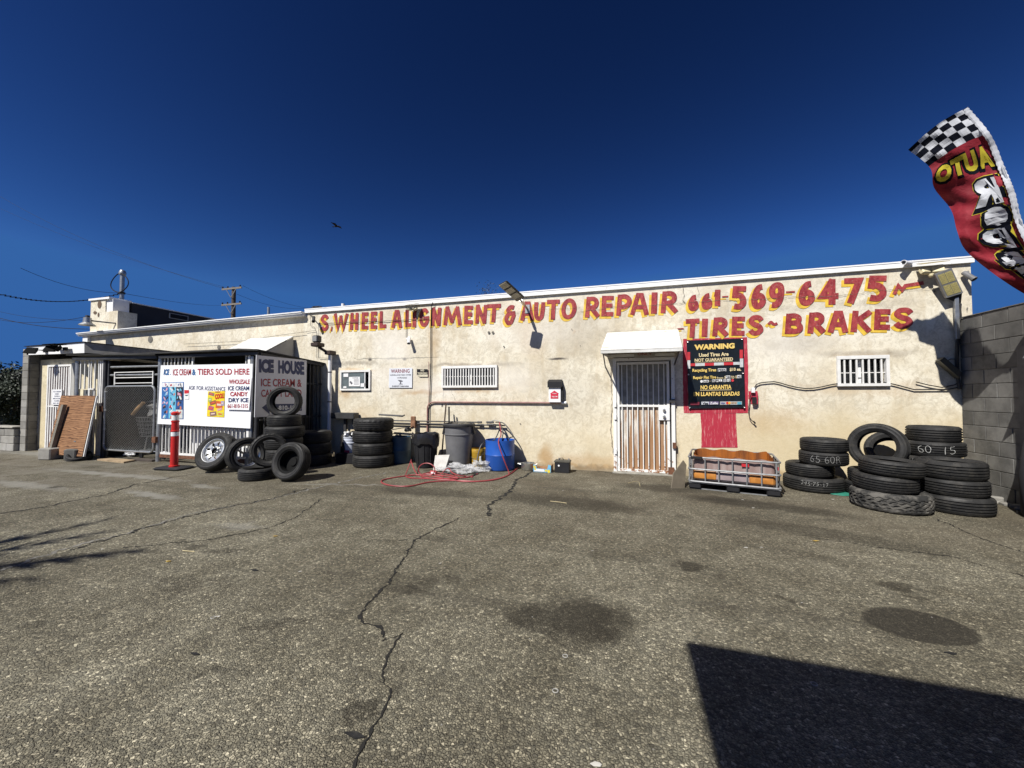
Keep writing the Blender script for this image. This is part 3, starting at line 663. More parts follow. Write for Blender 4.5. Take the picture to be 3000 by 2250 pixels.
for px, py, rx, rz in ((291, 892, .09, .12), (278, 916, .08, .05), (288, 922, .04, .07)):
    q = W(px, py, D+.01); m.add([q+Vector((rx*math.cos(t_)*(1 if rx > .085 else 1), 0, rz*math.sin(t_))) for t_ in [2*math.pi*i/10 for i in range(10)]], [tuple(range(10))])
m.build('bare_patch', mat('brown_patch', (.13, .085, .055), .9), shop)

# ================================================================== block wall at the right
def blockmat(name, a, b, wash):
    k = NT(name); v = k.pos(); oi = k.n('ObjectInfo')
    c = k.mix(k.ramp(k.noise(v, 3.5, 7, .65), .3, .7), a, b)
    c = k.mix(k.math('MULTIPLY', k.ramp(k.noise(v, 1.3, 6, .7), .46, .62), .6), c, wash)
    r = k.math('ADD', .78, k.math('MULTIPLY', oi.outputs['Random'], .4)); cm = k.n('CombineColor')
    for i in range(3): k.L(r, cm.inputs[i])
    c = k.mix(1., c, cm.outputs[0], 'MULTIPLY')
    k.bump(k.noise(v, 160, 3, .7), .5, .004)
    return k.done(.95, 0, c, .15)
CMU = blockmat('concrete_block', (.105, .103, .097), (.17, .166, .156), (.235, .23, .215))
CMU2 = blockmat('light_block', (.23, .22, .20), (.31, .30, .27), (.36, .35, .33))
MORT = mat('mortar', (.17, .165, .155), .95, 0, .3, 12, local=False)
bw = thing('block_wall', 'grey concrete block boundary wall meeting the right end of the stucco front', 'wall', (4.95, 7.2, 0))
MB().box((4.962, 3.0, -.05), (5.13, D-.02, 2.6)).build('mortar_core', MORT, bw)
bm_ = None
for row in range(13):
    y = D-.006; first = .2 if row % 2 else .4; k_ = 0
    while y > 3.05:
        ln = first if k_ == 0 else .4; y1 = max(3.02, y-ln); k_ += 1
        pr = random.uniform(-.0025, .0025)
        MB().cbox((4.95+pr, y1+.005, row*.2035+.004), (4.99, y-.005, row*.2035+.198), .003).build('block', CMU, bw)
        y = y1
MB().box((4.94, 3.0, 2.648), (5.15, D-.03, 2.66)).build('coping', MORT, bw)
# a darker patched pier half way (the vertical joint in view)
MB().box((4.915, 6.28, 0), (4.947, 6.70, 2.1)).build('pier', CMU, bw)
rub = []
for i in range(14):
    y = 7.35-i*.11+random.uniform(-.03, .03); s = random.uniform(.04, .085)
    Mx = Matrix.Translation((4.86+random.uniform(-.05, .05)-(.05 if i > 6 else 0), y, 0))@Matrix.Rotation(random.uniform(0, 3), 4, 'Z')
    o = MB().cbox((-s, -s*.7, -.01), (s, s*.7, s*random.uniform(.5, .9)), .012, Mx).build('rubble', CMU2, None, origin=Mx.to_translation())
    tag(o, 'broken pale concrete chunk along the foot of the block wall', 'rubble', 'concrete rubble along the block wall')
# ================================================================== LEFT ANNEX (small building with the fascia)
annex = thing('annex_building', 'small flat-roofed cream annex with white fascia and barred door at the far left', 'building', (-13.6, 6.3, 0))
MB().box((-15.15, 6.32, -.02), (-12.0, 6.42, 2.42)).build('front_wall', ST2, annex)
MB().box((-12.0, 6.32, -.02), (-11.9, D, 2.38)).build('side_wall', ST2, annex)
fa0, fa1, fb0, fb1 = W(78, 1016, 6.10), W(247, 1003, 6.10), W(78, 1040, 6.10), W(247, 1034, 6.10); fe1, fe0 = W(540, 1035, D-.01), W(540, 1051, D-.01)
MB().poly([(fa0.x+.02, 6.13, 2.58), (fa1.x-.03, 6.13, 2.58), (fe1.x-.05, D-.01, 2.56), (fa0.x+.02, D-.01, 2.56)], (0, 0, .08)).build('roof', ROOFG, annex)
MB().poly([fb0, fb1, fa1, fa0], (0, .018, 0)).build('fascia', TRIM, annex)
MB().poly([fb1+Vector((.003, .0, 0)), fe0, fe1, fa1+Vector((.003, 0, 0))], (-.02, .014, 0)).build('side_fascia', mat('grey_wood', (.26, .25, .23), .8, 0, .25, 5), annex)
MB().poly([fa0+Vector((-.05, -.03, .006)), fa1+Vector((.03, -.03, .006)), Vector((fe1.x+.04, D-.01, fe1.z+.006)), Vector((fa0.x-.05, D-.01, fa0.z+.006))], (0, 0, .012)).build('roof_edge', BLK, annex)
# barred door in the annex wall
yA = 6.32
q0, q1 = -14.72, -13.72
fr = MB().box((q0, yA-.05, 0), (q0+.05, yA-.002, 2.27)).box((q1-.05, yA-.05, 0), (q1, yA-.002, 2.27)).box((q0+.05, yA-.05, 2.22), (q1-.05, yA-.002, 2.27)).build('door_frame', BARW, annex)
MB().box((q0+.05, yA-.018, .02), (q1-.05, yA-.003, 2.22)).build('wood_door', mat('brown_door', (.17, .08, .055), .7, 0, .2), fr)
MB().box((q0+.06, yA-.045, 1.16), (q1-.06, yA-.021, 1.20)).build('rail', BARW, fr)
for i in range(9):
    x = q0+.05+(q1-q0-.1)*(i+.5)/9
    MB().box((x-.02, yA-.044, .03), (x+.02, yA-.022, 1.158)).build('bar', BARW, fr); MB().box((x-.02, yA-.044, 1.202), (x+.02, yA-.022, 2.20)).build('bar', BARW, fr)
MB().box((q1+.02, yA-.05, 0), (q1+.14, yA-.002, 2.30)).build('door_post', mat('grey_sheet', (.42, .41, .38), .7), annex)
nb = MB().box((-14.42, yA-.075, 1.22), (-14.02, yA-.06, 1.62)).build('notice_board', WPL, None, origin=(-14.2, yA-.07, 1.22))
tag(nb, 'small white notice with dark print hung on the barred annex door', 'notice')
NVY = mat('navy_print', (.018, .03, .11), .5, 0, .08); REDP = mat('red_print', (.36, .018, .03), .5, 0, .08); BKP = mat('black_print', (.02, .02, .022), .5, 0, .1)
m = MB(); PN = lambda x, y: Vector((x, yA-.077, y))
for i, (s, x0) in enumerate((('ICE CREAM', -14.36), ('CANDY', -14.30), ('OPEN', -14.32), ('MON-FRI', -14.36), ('CLOSED', -14.32), ('661-810', -14.36))):
    z = 1.58-i*.06; text(m, PN, s, x0, z, -14.06-(x0+14.36), z-.035)
t_ = m.build('lettering', NVY, nb)
# fascia floodlights
for i, (px, py) in enumerate(((120, 1028), (178, 1022))):
    q = W(px, py, 6.0); t_ = thing('floodlight', ('dark twin floodlight hanging left on the white fascia', 'dark floodlight with raised head nearer the corner of the white fascia')[i], 'floodlight', q, 'floodlights on the annex fascia')
    MB().box((q.x-.06, 6.06, q.z-.03), (q.x+.06, 6.098, q.z+.05)).build('mount', BLACK, t_)
    MB().bar((q.x, 6.06, q.z+.02), (q.x-.05, 5.92, q.z+.02), .02).build('arm', BLACK, t_)
    for dx, an in ((-.16, 25), (.12, -20))[:2 if i else 1]:
        Mx = Matrix.Translation((q.x+dx, 5.90, q.z-.01))@Matrix.Rotation(R_(an), 4, 'Z')@Matrix.Rotation(R_(-35), 4, 'X')
        MB().add([Mx@Vector(v) for v in ((-.13,-.03,-.09),(.13,-.03,-.09),(.13,-.03,.09),(-.13,-.03,.09),(-.08,.05,-.05),(.08,.05,-.05),(.08,.05,.05),(-.08,.05,.05))],
                 [(0,1,2,3),(7,6,5,4),(0,4,5,1),(1,5,6,2),(2,6,7,3),(3,7,4,0)]).build('lamp_head', mat('matt_black', (.012, .012, .012), .95, 0, .1, spec=.05), t_)
    if i: MB().box((q.x-.30, 5.80, q.z+.09), (q.x+.20, 6.02, q.z+.105)).build('solar_panel', mat('matt_black', (0, 0, 0)), t_)
# block fin wall at the far left end
fin = thing('end_wall', 'grey block wing wall at the left edge of the annex', 'wall', (-15.3, 6.4, 0))
MB().box((-15.38, 6.12, -.02), (-15.17, 7.6, 2.69)).build('mortar_core', MORT, fin)
for row in range(14):
    y = 6.10; k_ = 0
    z0, z1 = row*.193, row*.193+.187
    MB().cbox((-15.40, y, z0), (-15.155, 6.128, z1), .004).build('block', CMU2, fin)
    while y < 7.5:
        ln = .2 if (k_ == 0 and row % 2) else .4; k_ += 1
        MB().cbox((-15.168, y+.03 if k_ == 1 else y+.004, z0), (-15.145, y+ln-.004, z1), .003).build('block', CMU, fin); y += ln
m = MB()
for i in range(18):
    c_ = Vector((-15.13, 6.32, 1.25-i*.045)); pts = [c_+Vector((0, .016*math.cos(a)*(1 if i % 2 else .3)+.0, .03*math.sin(a)))+Vector((.012*math.cos(a)*(0 if i % 2 else 1), 0, 0)) for a in [2*math.pi*j/8 for j in range(9)]]
    m.tube(pts, .006, 4, False)
tag(m.build('chain', GALV, None, origin=(-15.13, 6.32, .45)), 'short steel chain hanging on the shaded side of the block wing wall', 'chain')
low = thing('low_wall', 'low broken stub of grey blocks left of the block wing wall', 'wall', (-15.9, 6.1, 0))
for (a, b, z0, z1) in ((-16.55, -16.15, 0, .19), (-16.14, -15.74, 0, .19), (-15.73, -15.42, 0, .19), (-16.36, -16.0, .2, .39), (-15.99, -15.42, .2, .39), (-16.18, -15.85, .4, .56), (-15.84, -15.42, .4, .58)):
    MB().cbox((a, 6.0, z0), (b, 6.2, z1), .008).build('block', CMU2, low)
MB().cbox((-16.5, 5.97, .6), (-15.42, 6.25, .65), .01).build('cap_slab', CONC, low)

# ================================================================== CAGE / ICE HOUSE SHED
YF = 6.0
cage = thing('ice_house_cage', 'dark barred cage shed with thin flat roof in front of the shop wall', 'shed', (-9.6, YF, 0))
DKR = mat('dark_roof_sheet', (.035, .034, .032), .8, 0, .3)
MB().poly([(-9.95, 5.86, 2.38), (-7.42, 5.80, 2.37), (-7.0, 5.86, 2.35), (-6.98, D-.01, 2.22), (-11.85, D-.01, 2.34), (-11.85, 5.9, 2.40)], (0, 0, .03)).build('roof_sheet', DKR, cage)
MB().poly([(-13.05, 5.86, 2.44), (-9.9, 5.84, 2.345), (-9.9, 6.6, 2.345), (-13.05, 6.28, 2.44)], (0, 0, .015)).build('lean_to_sheet', DKR, cage)
MB().bar((-9.9, 5.93, 2.31), (-7.05, 5.93, 2.30), .06, .05).build('roof_beam', DKM, cage)
MB().bar((-7.05, 5.95, 2.30), (-7.05, D-.02, 2.20), .06, .05).build('roof_beam', DKM, cage)
MB().bar((-12.9, 5.93, 2.35), (-9.96, 5.93, 2.31), .06, .05).build('roof_beam', DKM, cage)
for x, r, mm_ in ((-12.86, .05, GALV), (-11.83, .045, DKM), (-9.96, .05, GALV), (-7.16, .045, DKM)):
    zt = 2.30; MB().tube([(x, YF, 0), (x, YF, zt)], r, 12).build('post', mm_, cage)
MB().tube([(-7.26, YF-.02, .0), (-7.26, YF-.02, 2.25)], .035, 10).build('post', GALV, cage)
# dark sheets added to stand for the cage's shade, and cabinet seen through the gate
MB().box((-12.0, 7.42, .0), (-7.2, 7.47, 2.30)).build('shade_panel', mat('cage_shade_brown', (.026, .021, .016), .9, 0, .3, 3, local=False), cage)
MB().box((-11.89, 6.1, .0), (-11.86, 7.41, 2.30)).build('shade_panel', mat('cage_shade_brown', (0, 0, 0)), cage)
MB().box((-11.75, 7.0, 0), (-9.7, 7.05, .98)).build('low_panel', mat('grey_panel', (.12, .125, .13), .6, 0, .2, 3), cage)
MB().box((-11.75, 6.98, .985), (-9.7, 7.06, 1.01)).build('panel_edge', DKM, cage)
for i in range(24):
    x = -11.98+i*.2; MB().box((x, 7.40, .0), (x+.03, 7.418, 2.28)).build('rib', mat('cage_shade_brown', (0, 0, 0)), cage)
# right side: bars in the shade
for i in range(15):
    y = YF+.08+i*.105; MB().box((-7.065, y, .12), (-7.045, y+.02, 2.2)).build('bar', DKM, cage)
for z in (.12, 1.72, .95): MB().box((-7.085, YF, z), (-7.066, D-.03, z+.035)).build('rail', DKM, cage)
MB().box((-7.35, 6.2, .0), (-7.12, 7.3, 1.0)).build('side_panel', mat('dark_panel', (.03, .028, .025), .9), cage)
# white barred panels left of the gate
for a, b, n_, z0, z1 in ((-12.72, -12.40, 3, 1.62, 2.31), (-12.32, -11.9, 4, .04, 2.31)):
    MB().box((a-.02, YF-.03, z1), (b+.02, YF+.0, z1+.03)).build('rail', BARW, cage)
    for i in range(n_):
        x = a+(b-a)*i/(n_-1); MB().box((x-.012, YF-.025, z0), (x+.012, YF-.001, z1)).build('bar', BARW, cage)
MB().box((-12.34, YF-.05, .05), (-12.30, YF-.026, 1.60)).build('bar', BARW, cage)
MB().box((-12.36, YF-.05, 1.60), (-12.16, YF-.026, 1.63)).build('rail', BARW, cage)
MB().box((-12.8, YF+.08, .02), (-12.36, YF+.1, 1.6)).build('grey_sheet', mat('grey_panel', (0, 0, 0)), cage)
for x in (-11.98, -11.70): MB().box((x-.02, YF-.02, .05), (x+.02, YF+.02, 2.29)).build('bar', DKM if x > -11.9 else BARW, cage)
for z in (2.13, 1.94): MB().tube([(-11.7, YF+.02, z), (-9.98, YF+.02, z-.01)], .025, 8).build('rail', GALV, cage)
a = W(338, 1089, YF-.01); b = W(450, 1090, YF-.01); zz = [W(400, y, YF).z for y in (1090, 1106, 1122)]
for z in zz: MB().box((a.x-.0, YF-.025, z-.008), (b.x, YF-.008, z+.008)).build('rail', BARW, cage)
for x in (a.x, b.x): MB().box((x-.012, YF-.026, 1.70), (x+.012, YF-.007, zz[0]+.009)).build('bar', BARW, cage)
# fence panel right of the gate: bars behind the big sign
for z, h in ((.17, .045), (2.285, .03)): MB().box((-9.86, YF-.03, z), (-7.30, YF, z+h)).build('rail', BARW, cage)
MB().box((-9.88, YF-.035, .10), (-7.30, YF+.03, .165)).build('bottom_beam', RUSTY, cage)
nn = 23
for i in range(nn):
    x = -9.82+i*.108
    zt = 2.285 if i < 9 or i > 21 else 2.1
    MB().box((x-.008, YF-.026, .216), (x+.008, YF-.004, zt)).build('bar', BARW, cage)
MB().box((-8.97, YF-.03, .216), (-8.93, YF-.001, 2.285)).build('bar', BARW, cage)
MB().box((-7.36, YF-.05, .0), (-7.30, YF-.031, 2.29)).build('bar', BARW, cage)
# white freezer chest with chain-link in front, low behind the bars
fz = thing('chest_freezer', 'white chest freezer standing behind the fence bars under the big sign', 'freezer', (-8.6, 6.5, 0))
MB().cbox((-9.35, 6.25, .05), (-7.6, 6.9, .76), .02).build('body', WPL, fz); MB().cbox((-9.37, 6.22, .78), (-7.58, 6.92, .86), .02).build('lid', WPL, fz)
MB().box((-9.3, 6.3, .0), (-7.7, 6.85, .05)).build('plinth', BLACK, fz)
# chain-link gate
gate = thing('chain_link_gate', 'chain-link swing gate with rounded galvanized frame in front of the shopping cart', 'gate', (-10.86, YF-.06, .2))
def rr(x0, x1, z0, z1, r, y, n=6):
    pts = []
    for cx, cz, a0 in ((x1-r, z1-r, 0), (x0+r, z1-r, 90), (x0+r, z0+r, 180), (x1-r, z0+r, 270)):
        for i in range(n+1):
            a = R_(a0+90*i/n); pts.append(Vector((cx+r*math.cos(a), y, cz+r*math.sin(a))))
    return pts+[pts[0]]
MB().tube(rr(-11.70, -10.03, .20, 1.67, .12, YF-.06), .022, 8).build('frame', GALV, gate)
m = MB(); gx0, gx1, gz0, gz1 = -11.69, -10.04, .22, 1.65; s = .058; wz = gz1-gz0
y = YF-.06; th = .0032
for dgn in (1, -1):
    c0 = gx0-wz if dgn == 1 else gx0; c1 = gx1 if dgn == 1 else gx1+wz; c = c0
    while c < c1:
        if dgn == 1: za = max(0, gx0-c); zb = min(wz, gx1-c); p, q = Vector((c+za, y, gz0+za)), Vector((c+zb, y, gz0+zb))
        else: za = max(0, c-gx1); zb = min(wz, c-gx0); p, q = Vector((c-za, y+.004, gz0+za)), Vector((c-zb, y+.004, gz0+zb))
        if (q-p).length > .03: m.tube([p, q], th, 3, False)
        c += s
m.build('chain_link', GALV, gate, kind='stuff')
for z in (1.55, 1.12, .68, .35):
    MB().tube([(-11.71, YF-.07, z), (-11.67, YF-.09, z), (-11.66, YF-.05, z)], .006, 4).build('tie', TRIM, gate)
for z in (1.08, .42): MB().box((-11.84 if z > 1 else -10.04, YF-.09, z), (-11.72 if z > 1 else -9.93, YF-.03, z+.13)).build('hinge' if z < 1 else 'latch', RUSTY, gate)
# shopping cart with a bundle
cart = thing('shopping_cart', 'wire shopping cart standing behind the chain-link gate', 'shopping cart', (-10.5, 6.35, 0))
def wirebasket(x0, x1, y0, y1, z0, z1, tp):
    m = MB()
    def q(u, v, w_): zz_ = z0+(z1-z0)*w_; k_ = tp*(1-w_); return Vector((x0+k_+(x1-x0-2*k_)*u, y0+k_+(y1-y0-2*k_)*v, zz_))
    for i in range(6):
        w_ = i/5; m.tube([q(0,0,w_), q(1,0,w_), q(1,1,w_), q(0,1,w_), q(0,0,w_)], .004 if i < 5 else .009, 4, False)
    for i in range(17):
        u = i/16
        for v_ in (0, 1): m.tube([q(u, v_, 0), q(u, v_, 1)], .0035, 3, False)
    for i in range(10):
        for u in (0, 1): m.tube([q(u, i/9, 0), q(u, i/9, 1)], .0035, 3, False)
    for i in range(9): m.tube([q(i/8, 0, 0), q(i/8, 1, 0)], .003, 3, False)
    return m
CHR = mat('cart_wire', (.55, .55, .56), .3, .85, .1)
wirebasket(-11.0, -10.1, 6.15, 6.65, .50, .95, .06).build('basket', CHR, cart)
MB().tube([(-10.93, 6.2, .17), (-10.2, 6.2, .17), (-10.1, 6.25, .17), (-10.1, 6.55, .17), (-10.2, 6.6, .17), (-10.93, 6.6, .17), (-10.98, 6.5, .17), (-10.98, 6.3, .17), (-10.93, 6.2, .17)], .014, 6).build('chassis', CHR, cart)
for y_ in (6.22, 6.58): MB().tube([(-10.8, y_, .17), (-10.72, y_, .5)], .014, 6).build('upright', CHR, cart)
m = MB()
for i in range(7): m.tube([(-10.9+i*.11, 6.2, .175), (-10.9+i*.11, 6.6, .175)], .004, 4)
m.build('lower_tray', CHR, cart)
MB().tube([(-10.1, 6.15, .99), (-9.98, 6.15, 1.04), (-9.98, 6.65, 1.04), (-10.1, 6.65, .99)], .015, 6).build('handle', BLACK, cart)
for x_ in (-10.9, -10.15):
    for y_ in (6.22, 6.58): MB().lathe([(0, -.015), (.06, -.015), (.06, .015), (0, .015)], (x_, y_, .06), 14, M=Matrix.Rotation(R_(90), 4, 'X')).build('wheel', BLACK, cart)
def lump(c, s, rough=.25, seed=0, n=14, M=None):
    m = MB(); vs = []; c = Vector(c)
    for i in range(n+1):
        th_ = math.pi*i/n
        for j in range(n*2):
            ph = math.pi*j/n; d = Vector((math.sin(th_)*math.cos(ph), math.sin(th_)*math.sin(ph), math.cos(th_)))
            r = 1+rough*(noise.noise(d*1.7+Vector((seed, 0, 0)))+.5*noise.noise(d*4+Vector((0, seed, 0)))+.25*noise.noise(d*9))
            v = Vector((d.x*s[0], d.y*s[1], d.z*s[2]))*r; vs.append((M@v if M else v)+c)
    k_ = 2*n; return m.add(vs, [(i*k_+j, (i+1)*k_+j, (i+1)*k_+(j+1) % k_, i*k_+(j+1) % k_) for i in range(n) for j in range(k_)], True)
TARP = mat('grey_bundle', (.20, .195, .185), .8, 0, .35, 6)
bn = lump((-10.48, 6.4, 1.1), (.42, .24, .2), .5, 3, 16, Matrix.Rotation(R_(-14), 3, 'Y')).build('tied_bundle', TARP, None, origin=(-10.5, 6.4, .95)); tag(bn, 'lumpy grey tied bundle riding in the shopping cart behind the gate', 'bundle')
bl = lump((-10.95, 6.38, 1.2), (.3, .2, .09), .5, 8, 14, Matrix.Rotation(R_(-25), 3, 'Y')).build('dark_cloth', mat('dark_cloth', (.03, .03, .035), .9), None, origin=(-10.9, 6.4, 1.1)); tag(bl, 'dark cloth slung over the left end of the cart bundle', 'cloth')
rl = MB().tube([(-11.03, 6.1, 1.02), (-10.86, 6.1, 1.16), (-10.7, 6.12, 1.30)], .035, 8).build('rolled_mat', mat('tan_roll', (.55, .34, .16), .8, 0, .3), None, origin=(-10.9, 6.1, 1.0)); tag(rl, 'rolled tan mat lying diagonally against the cart bundle', 'mat')
# ---- big white sign
def c2(x, y, Y): return W(420+x*.2833, 950+y*.2833, Y)
YS = 5.90
sg = thing('ice_cream_sign', 'large white board lettered ICE CREAM & TIERS SOLD HERE on the cage front', 'sign', c2(640, 1060, YS))
SW = mat('sign_white', (.86, .86, .87), .45, 0, .03, 2)
MB().poly([c2(180,425,YS), c2(1130,408,YS), c2(1105,1078,YS), c2(842,1063,YS), c2(145,1030,YS)][::-1], (0, .012, 0)).build('board', SW, sg)
PS = lambda x, y: c2(x, y, YS-.004)
def T(parent, P_, rows, m_, name='lettering'):
    for r_ in rows: m = MB(); text(m, P_, *r_); o = m.build(name, m_, parent)
    return o
T(sg, PS, [('ICE', 208, 464, 262, 526, -.02, .06, (0, 0, 0), .12)], mat('blue_print', (.03, .12, .30), .5))
T(sg, PS, [('.', 274, 512, 282, 522, 0, .02), ('&', 503, 465, 542, 527, 0, .03)], mat('blue_print', (0, 0, 0)))
T(sg, PS, [('ICE CREAM', 305, 464, 492, 530, -.02, .015), ('TIERS SOLD HERE', 560, 460, 1096, 524, -.005, .02)], REDP)
T(sg, PS, [('ASK FOR ASSISTANCE', 468, 634, 848, 676, .04, .002)], NVY)
# ice cream poster: a grid of coloured cells with lollies
pc = {}
def flat(col): 
    key = 'print_%02x%02x%02x' % tuple(int(c_*255) for c_ in col); return mat(key, col, .5, 0, .15, 20)
ps = thing('ice_cream_poster', 'blue poster with a grid of pictured ice lollies on the left of the big sign', 'poster', c2(300, 980, YS))
cells = {}; random.seed(5)
PP = lambda x, y: c2(x, y, YS-.007)
MB().poly([PP(192,600), PP(416,596), PP(412,980), PP(184,976)][::-1], (0, .002, 0)).build('sheet', flat((.04, .16, .42)), ps)
rows_, cols_ = 8, 3; grp = {}
pal = [(.62, .66, .72), (.40, .03, .04), (.16, .45, .62), (.70, .70, .70), (.03, .03, .05), (.62, .35, .45), (.05, .10, .3), (.55, .20, .12)]
for r in range(rows_):
    for c_ in range(cols_):
        x0 = 194+c_*73-r*.8; y0 = 604+r*46.5
        base = [(.04,.15,.40), (.15,.5,.68), (.03,.08,.25)][c_] if r not in (0,) else (.75, .75, .75)
        if c_ == 2 and r in (1, 2, 3): base = (.02, .02, .03)
        if c_ == 2 and r in (6, 7): base = (.6, .6, .55)
        grp.setdefault(base, MB()); rect(grp[base], PP, x0, y0, x0+71, y0+45, 0, (0, -.001, 0))
        for k_ in range(3):
            col = random.choice(pal); grp.setdefault(('b', col), MB())
            cx, cy = x0+random.uniform(14, 56), y0+random.uniform(12, 34); an = random.uniform(-.9, .9); a_, b_ = random.uniform(12, 24), random.uniform(5, 10)
            pts = [PP(cx+a_*math.cos(t_)*math.sin(an)+b_*math.sin(t_)*math.cos(an), cy+a_*math.cos(t_)*math.cos(an)-b_*math.sin(t_)*math.sin(an))+Vector((0, -.0015-.0005*k_, 0)) for t_ in [2*math.pi*j/10 for j in range(10)]]
            grp[('b', col)].add(pts, [tuple(range(10))])
for key, mb_ in grp.items(): mb_.build('picture', flat(key if key[0] != 'b' else key[1]), ps)
# soda sticker: round emblem in red, white and blue on a small square
stk = thing('soda_sticker', 'small soda sticker with red white and blue round emblem beside the ice cream poster', 'sticker', c2(446, 770, YS))
MB().poly([PP(424,680), PP(470,680), PP(470,776), PP(424,776)][::-1], (0, .002, 0)).build('sheet', WPL, stk)
m = MB(); rect(m, PP, 424, 680, 470, 712, 0, (0, -.001, 0)); m.build('print', flat((.55, .02, .03)), stk)
def half(a0, a1, col, z, sy=1):
    cx, cy, r_ = 446, 722, 20
    MB().add([PP(cx+r_*math.cos(R_(a)), cy+r_*sy*math.sin(R_(a)))+Vector((0, z, 0)) for a in range(a0, a1+1, 15)], [tuple(range((a1-a0)//15+1))]).build('print', flat(col), stk)
half(0, 345, (.8, .8, .8), -.0015); half(190, 340, (.55, .02, .03), -.002); half(20, 165, (.03, .12, .12), -.002)
# candy poster
cd = thing('candy_poster', 'yellow poster with candy packets lettered COOL in the middle of the big sign', 'poster', c2(750, 958, YS))
MB().poly([PP(668,694), PP(842,690), PP(834,962), PP(656,952)][::-1], (0, .002, 0)).build('sheet', flat((.85, .62, .02)), cd)
T(cd, lambda x, y: PP(x, y)+Vector((0, -.006, 0)), [('COOL!', 742, 722, 836, 776, -.15, .05)], flat((.62, .04, .02)))
random.seed(11); pk = [(705,722,30,16,.3,(.25,.18,.16)), (690,780,18,22,0,(.35,.5,.12)), (720,812,34,20,-.3,(.30,.12,.05)), (785,832,36,36,.1,(.60,.12,.03)), (700,868,28,22,.2,(.42,.12,.2)),
      (722,925,34,22,-.1,(.25,.14,.12)), (795,928,30,20,.1,(.60,.60,.10)), (820,818,16,24,0,(.4,.35,.5)), (770,700,26,6,0,(.35,.2,.05)), (790,880,26,12,-.3,(.7,.35,.3))]
for i, (cx, cy, a_, b_, an, col) in enumerate(pk):
    ca, sa = math.cos(an), math.sin(an)
    MB().add([PP(cx+u*a_*ca-v_*b_*sa, cy+u*a_*sa+v_*b_*ca)+Vector((0, -.001-.0003*i, 0)) for u, v_ in ((-1,-1),(1,-1),(1,1),(-1,1))], [(0,1,2,3)]).build('picture', flat(col), cd)
    MB().add([PP(cx+u*a_*.6*ca-v_*b_*.3*sa, cy+u*a_*.6*sa+v_*b_*.3*ca)+Vector((0, -.0045-.0002*i, 0)) for u, v_ in ((-1,-1),(1,-1),(1,1),(-1,1))], [(0,1,2,3)]).build('picture', flat((.7, .55, .45) if i % 2 else (.75, .1, .05)), cd)
# overlaid smaller sign with wholesale list
ws = thing('wholesale_sign', 'smaller white panel listing wholesale ice cream candy dry ice and a phone number', 'sign', c2(980, 888, YS-.03))
MB().poly([c2(872,560,YS-.03), c2(1120,556,YS-.03), c2(1092,888,YS-.03), c2(868,882,YS-.03)][::-1], (0, .01, 0)).build('board', SW, ws)
PW = lambda x, y: c2(x, y, YS-.034)
T(ws, PW, [('WHOLESALE', 884, 570, 1100, 618, 0, .02), ('CANDY', 897, 698, 1080, 745, 0, .035), ('661-810-1315', 870, 824, 1080, 866, .0, .015)], REDP)
T(ws, PW, [('ICE CREAM', 875, 640, 1094, 684, 0, .025), ('DRY ICE', 880, 762, 1086, 807, 0, .035)], NVY)
# ---- side sign ICE HOUSE (shaded face of the cage)
XSg = -7.0
def cs(x, y, dx=0): return XP(420+x*.2833, 950+y*.2833, XSg+dx)
hs = thing('ice_house_sign', 'white ICE HOUSE board with blue arrow on the shaded side of the cage', 'sign', cs(1400, 950))
MB().poly([cs(1170,318), cs(1690,372), cs(1680,937), cs(1150,962)], (-.012, 0, 0)).build('board', mat('sign_white_dull', (.72, .72, .74), .5, 0, .03), hs)
PH = lambda x, y: cs(x, y, .004)
T(hs, PH, [('ICE', 1196, 358, 1350, 500, .04, .075), ('HOUSE', 1396, 370, 1664, 510, .06, .06)], NVY)
T(hs, PH, [('ICE CREAM &', 1217, 562, 1638, 642, .015, .018), ('CANDY LAND', 1219, 675, 1636, 752, -.005, .018)], REDP)
m = MB(); m.add([PH(1226,862), PH(1306,800), PH(1306,825), PH(1640,822), PH(1640,895), PH(1306,902), PH(1306,930)], [(0,1,2),(2,3,4,5),(0,2,5),(0,5,6)]); m.build('arrow', NVY, hs)
T(hs, lambda x, y: cs(x, y, .008), [('661-810-1315', 1290, 840, 1630, 888, -.01, .05)], WPL)
# ---- plywood sheet, pole and blocks
k = NT('plywood'); v = k.objc(); wv = k.n('TexWave', wave_type='BANDS', bands_direction='X'); mp_ = k.n('Mapping'); k.L(v, mp_.inputs['Vector']); mp_.inputs['Scale'].default_value = (.8, .8, 4.2)
wv.bands_direction = 'Z'; k.L(mp_.outputs[0], wv.inputs['Vector']); wv.inputs['Scale'].default_value = 2.2; wv.inputs['Distortion'].default_value = 14; wv.inputs['Detail'].default_value = 3; wv.inputs['Detail Scale'].default_value = .8
f = k.ramp(wv.outputs['Fac'], .3, .9); c = k.mix(f, (.30, .155, .075), (.085, .036, .016)); c = k.mix(k.math('MULTIPLY', k.ramp(k.noise(v, 4, 5), .4, .7), .4), c, (.33, .18, .09))
PLY = k.done(.75, 0, c, .3)
P1, P2 = W(140, 1318, 5.55), W(244, 1320, 5.55); P1.z = P2.z = .10; t1, t2 = W(182, 1159, 5.84), W(282, 1160, 5.84)
o = MB().quad(P1, P2, t2, t1, .018).build('plywood_sheet', PLY, None, origin=P1); tag(o, 'brown plywood sheet leaning against the white bars beside the annex door', 'plywood')
MB().bar(P2+Vector((.035, 0, 0)), t2+Vector((.035, 0, 0)), .025, .03).build('edge_strip', BARW, o)
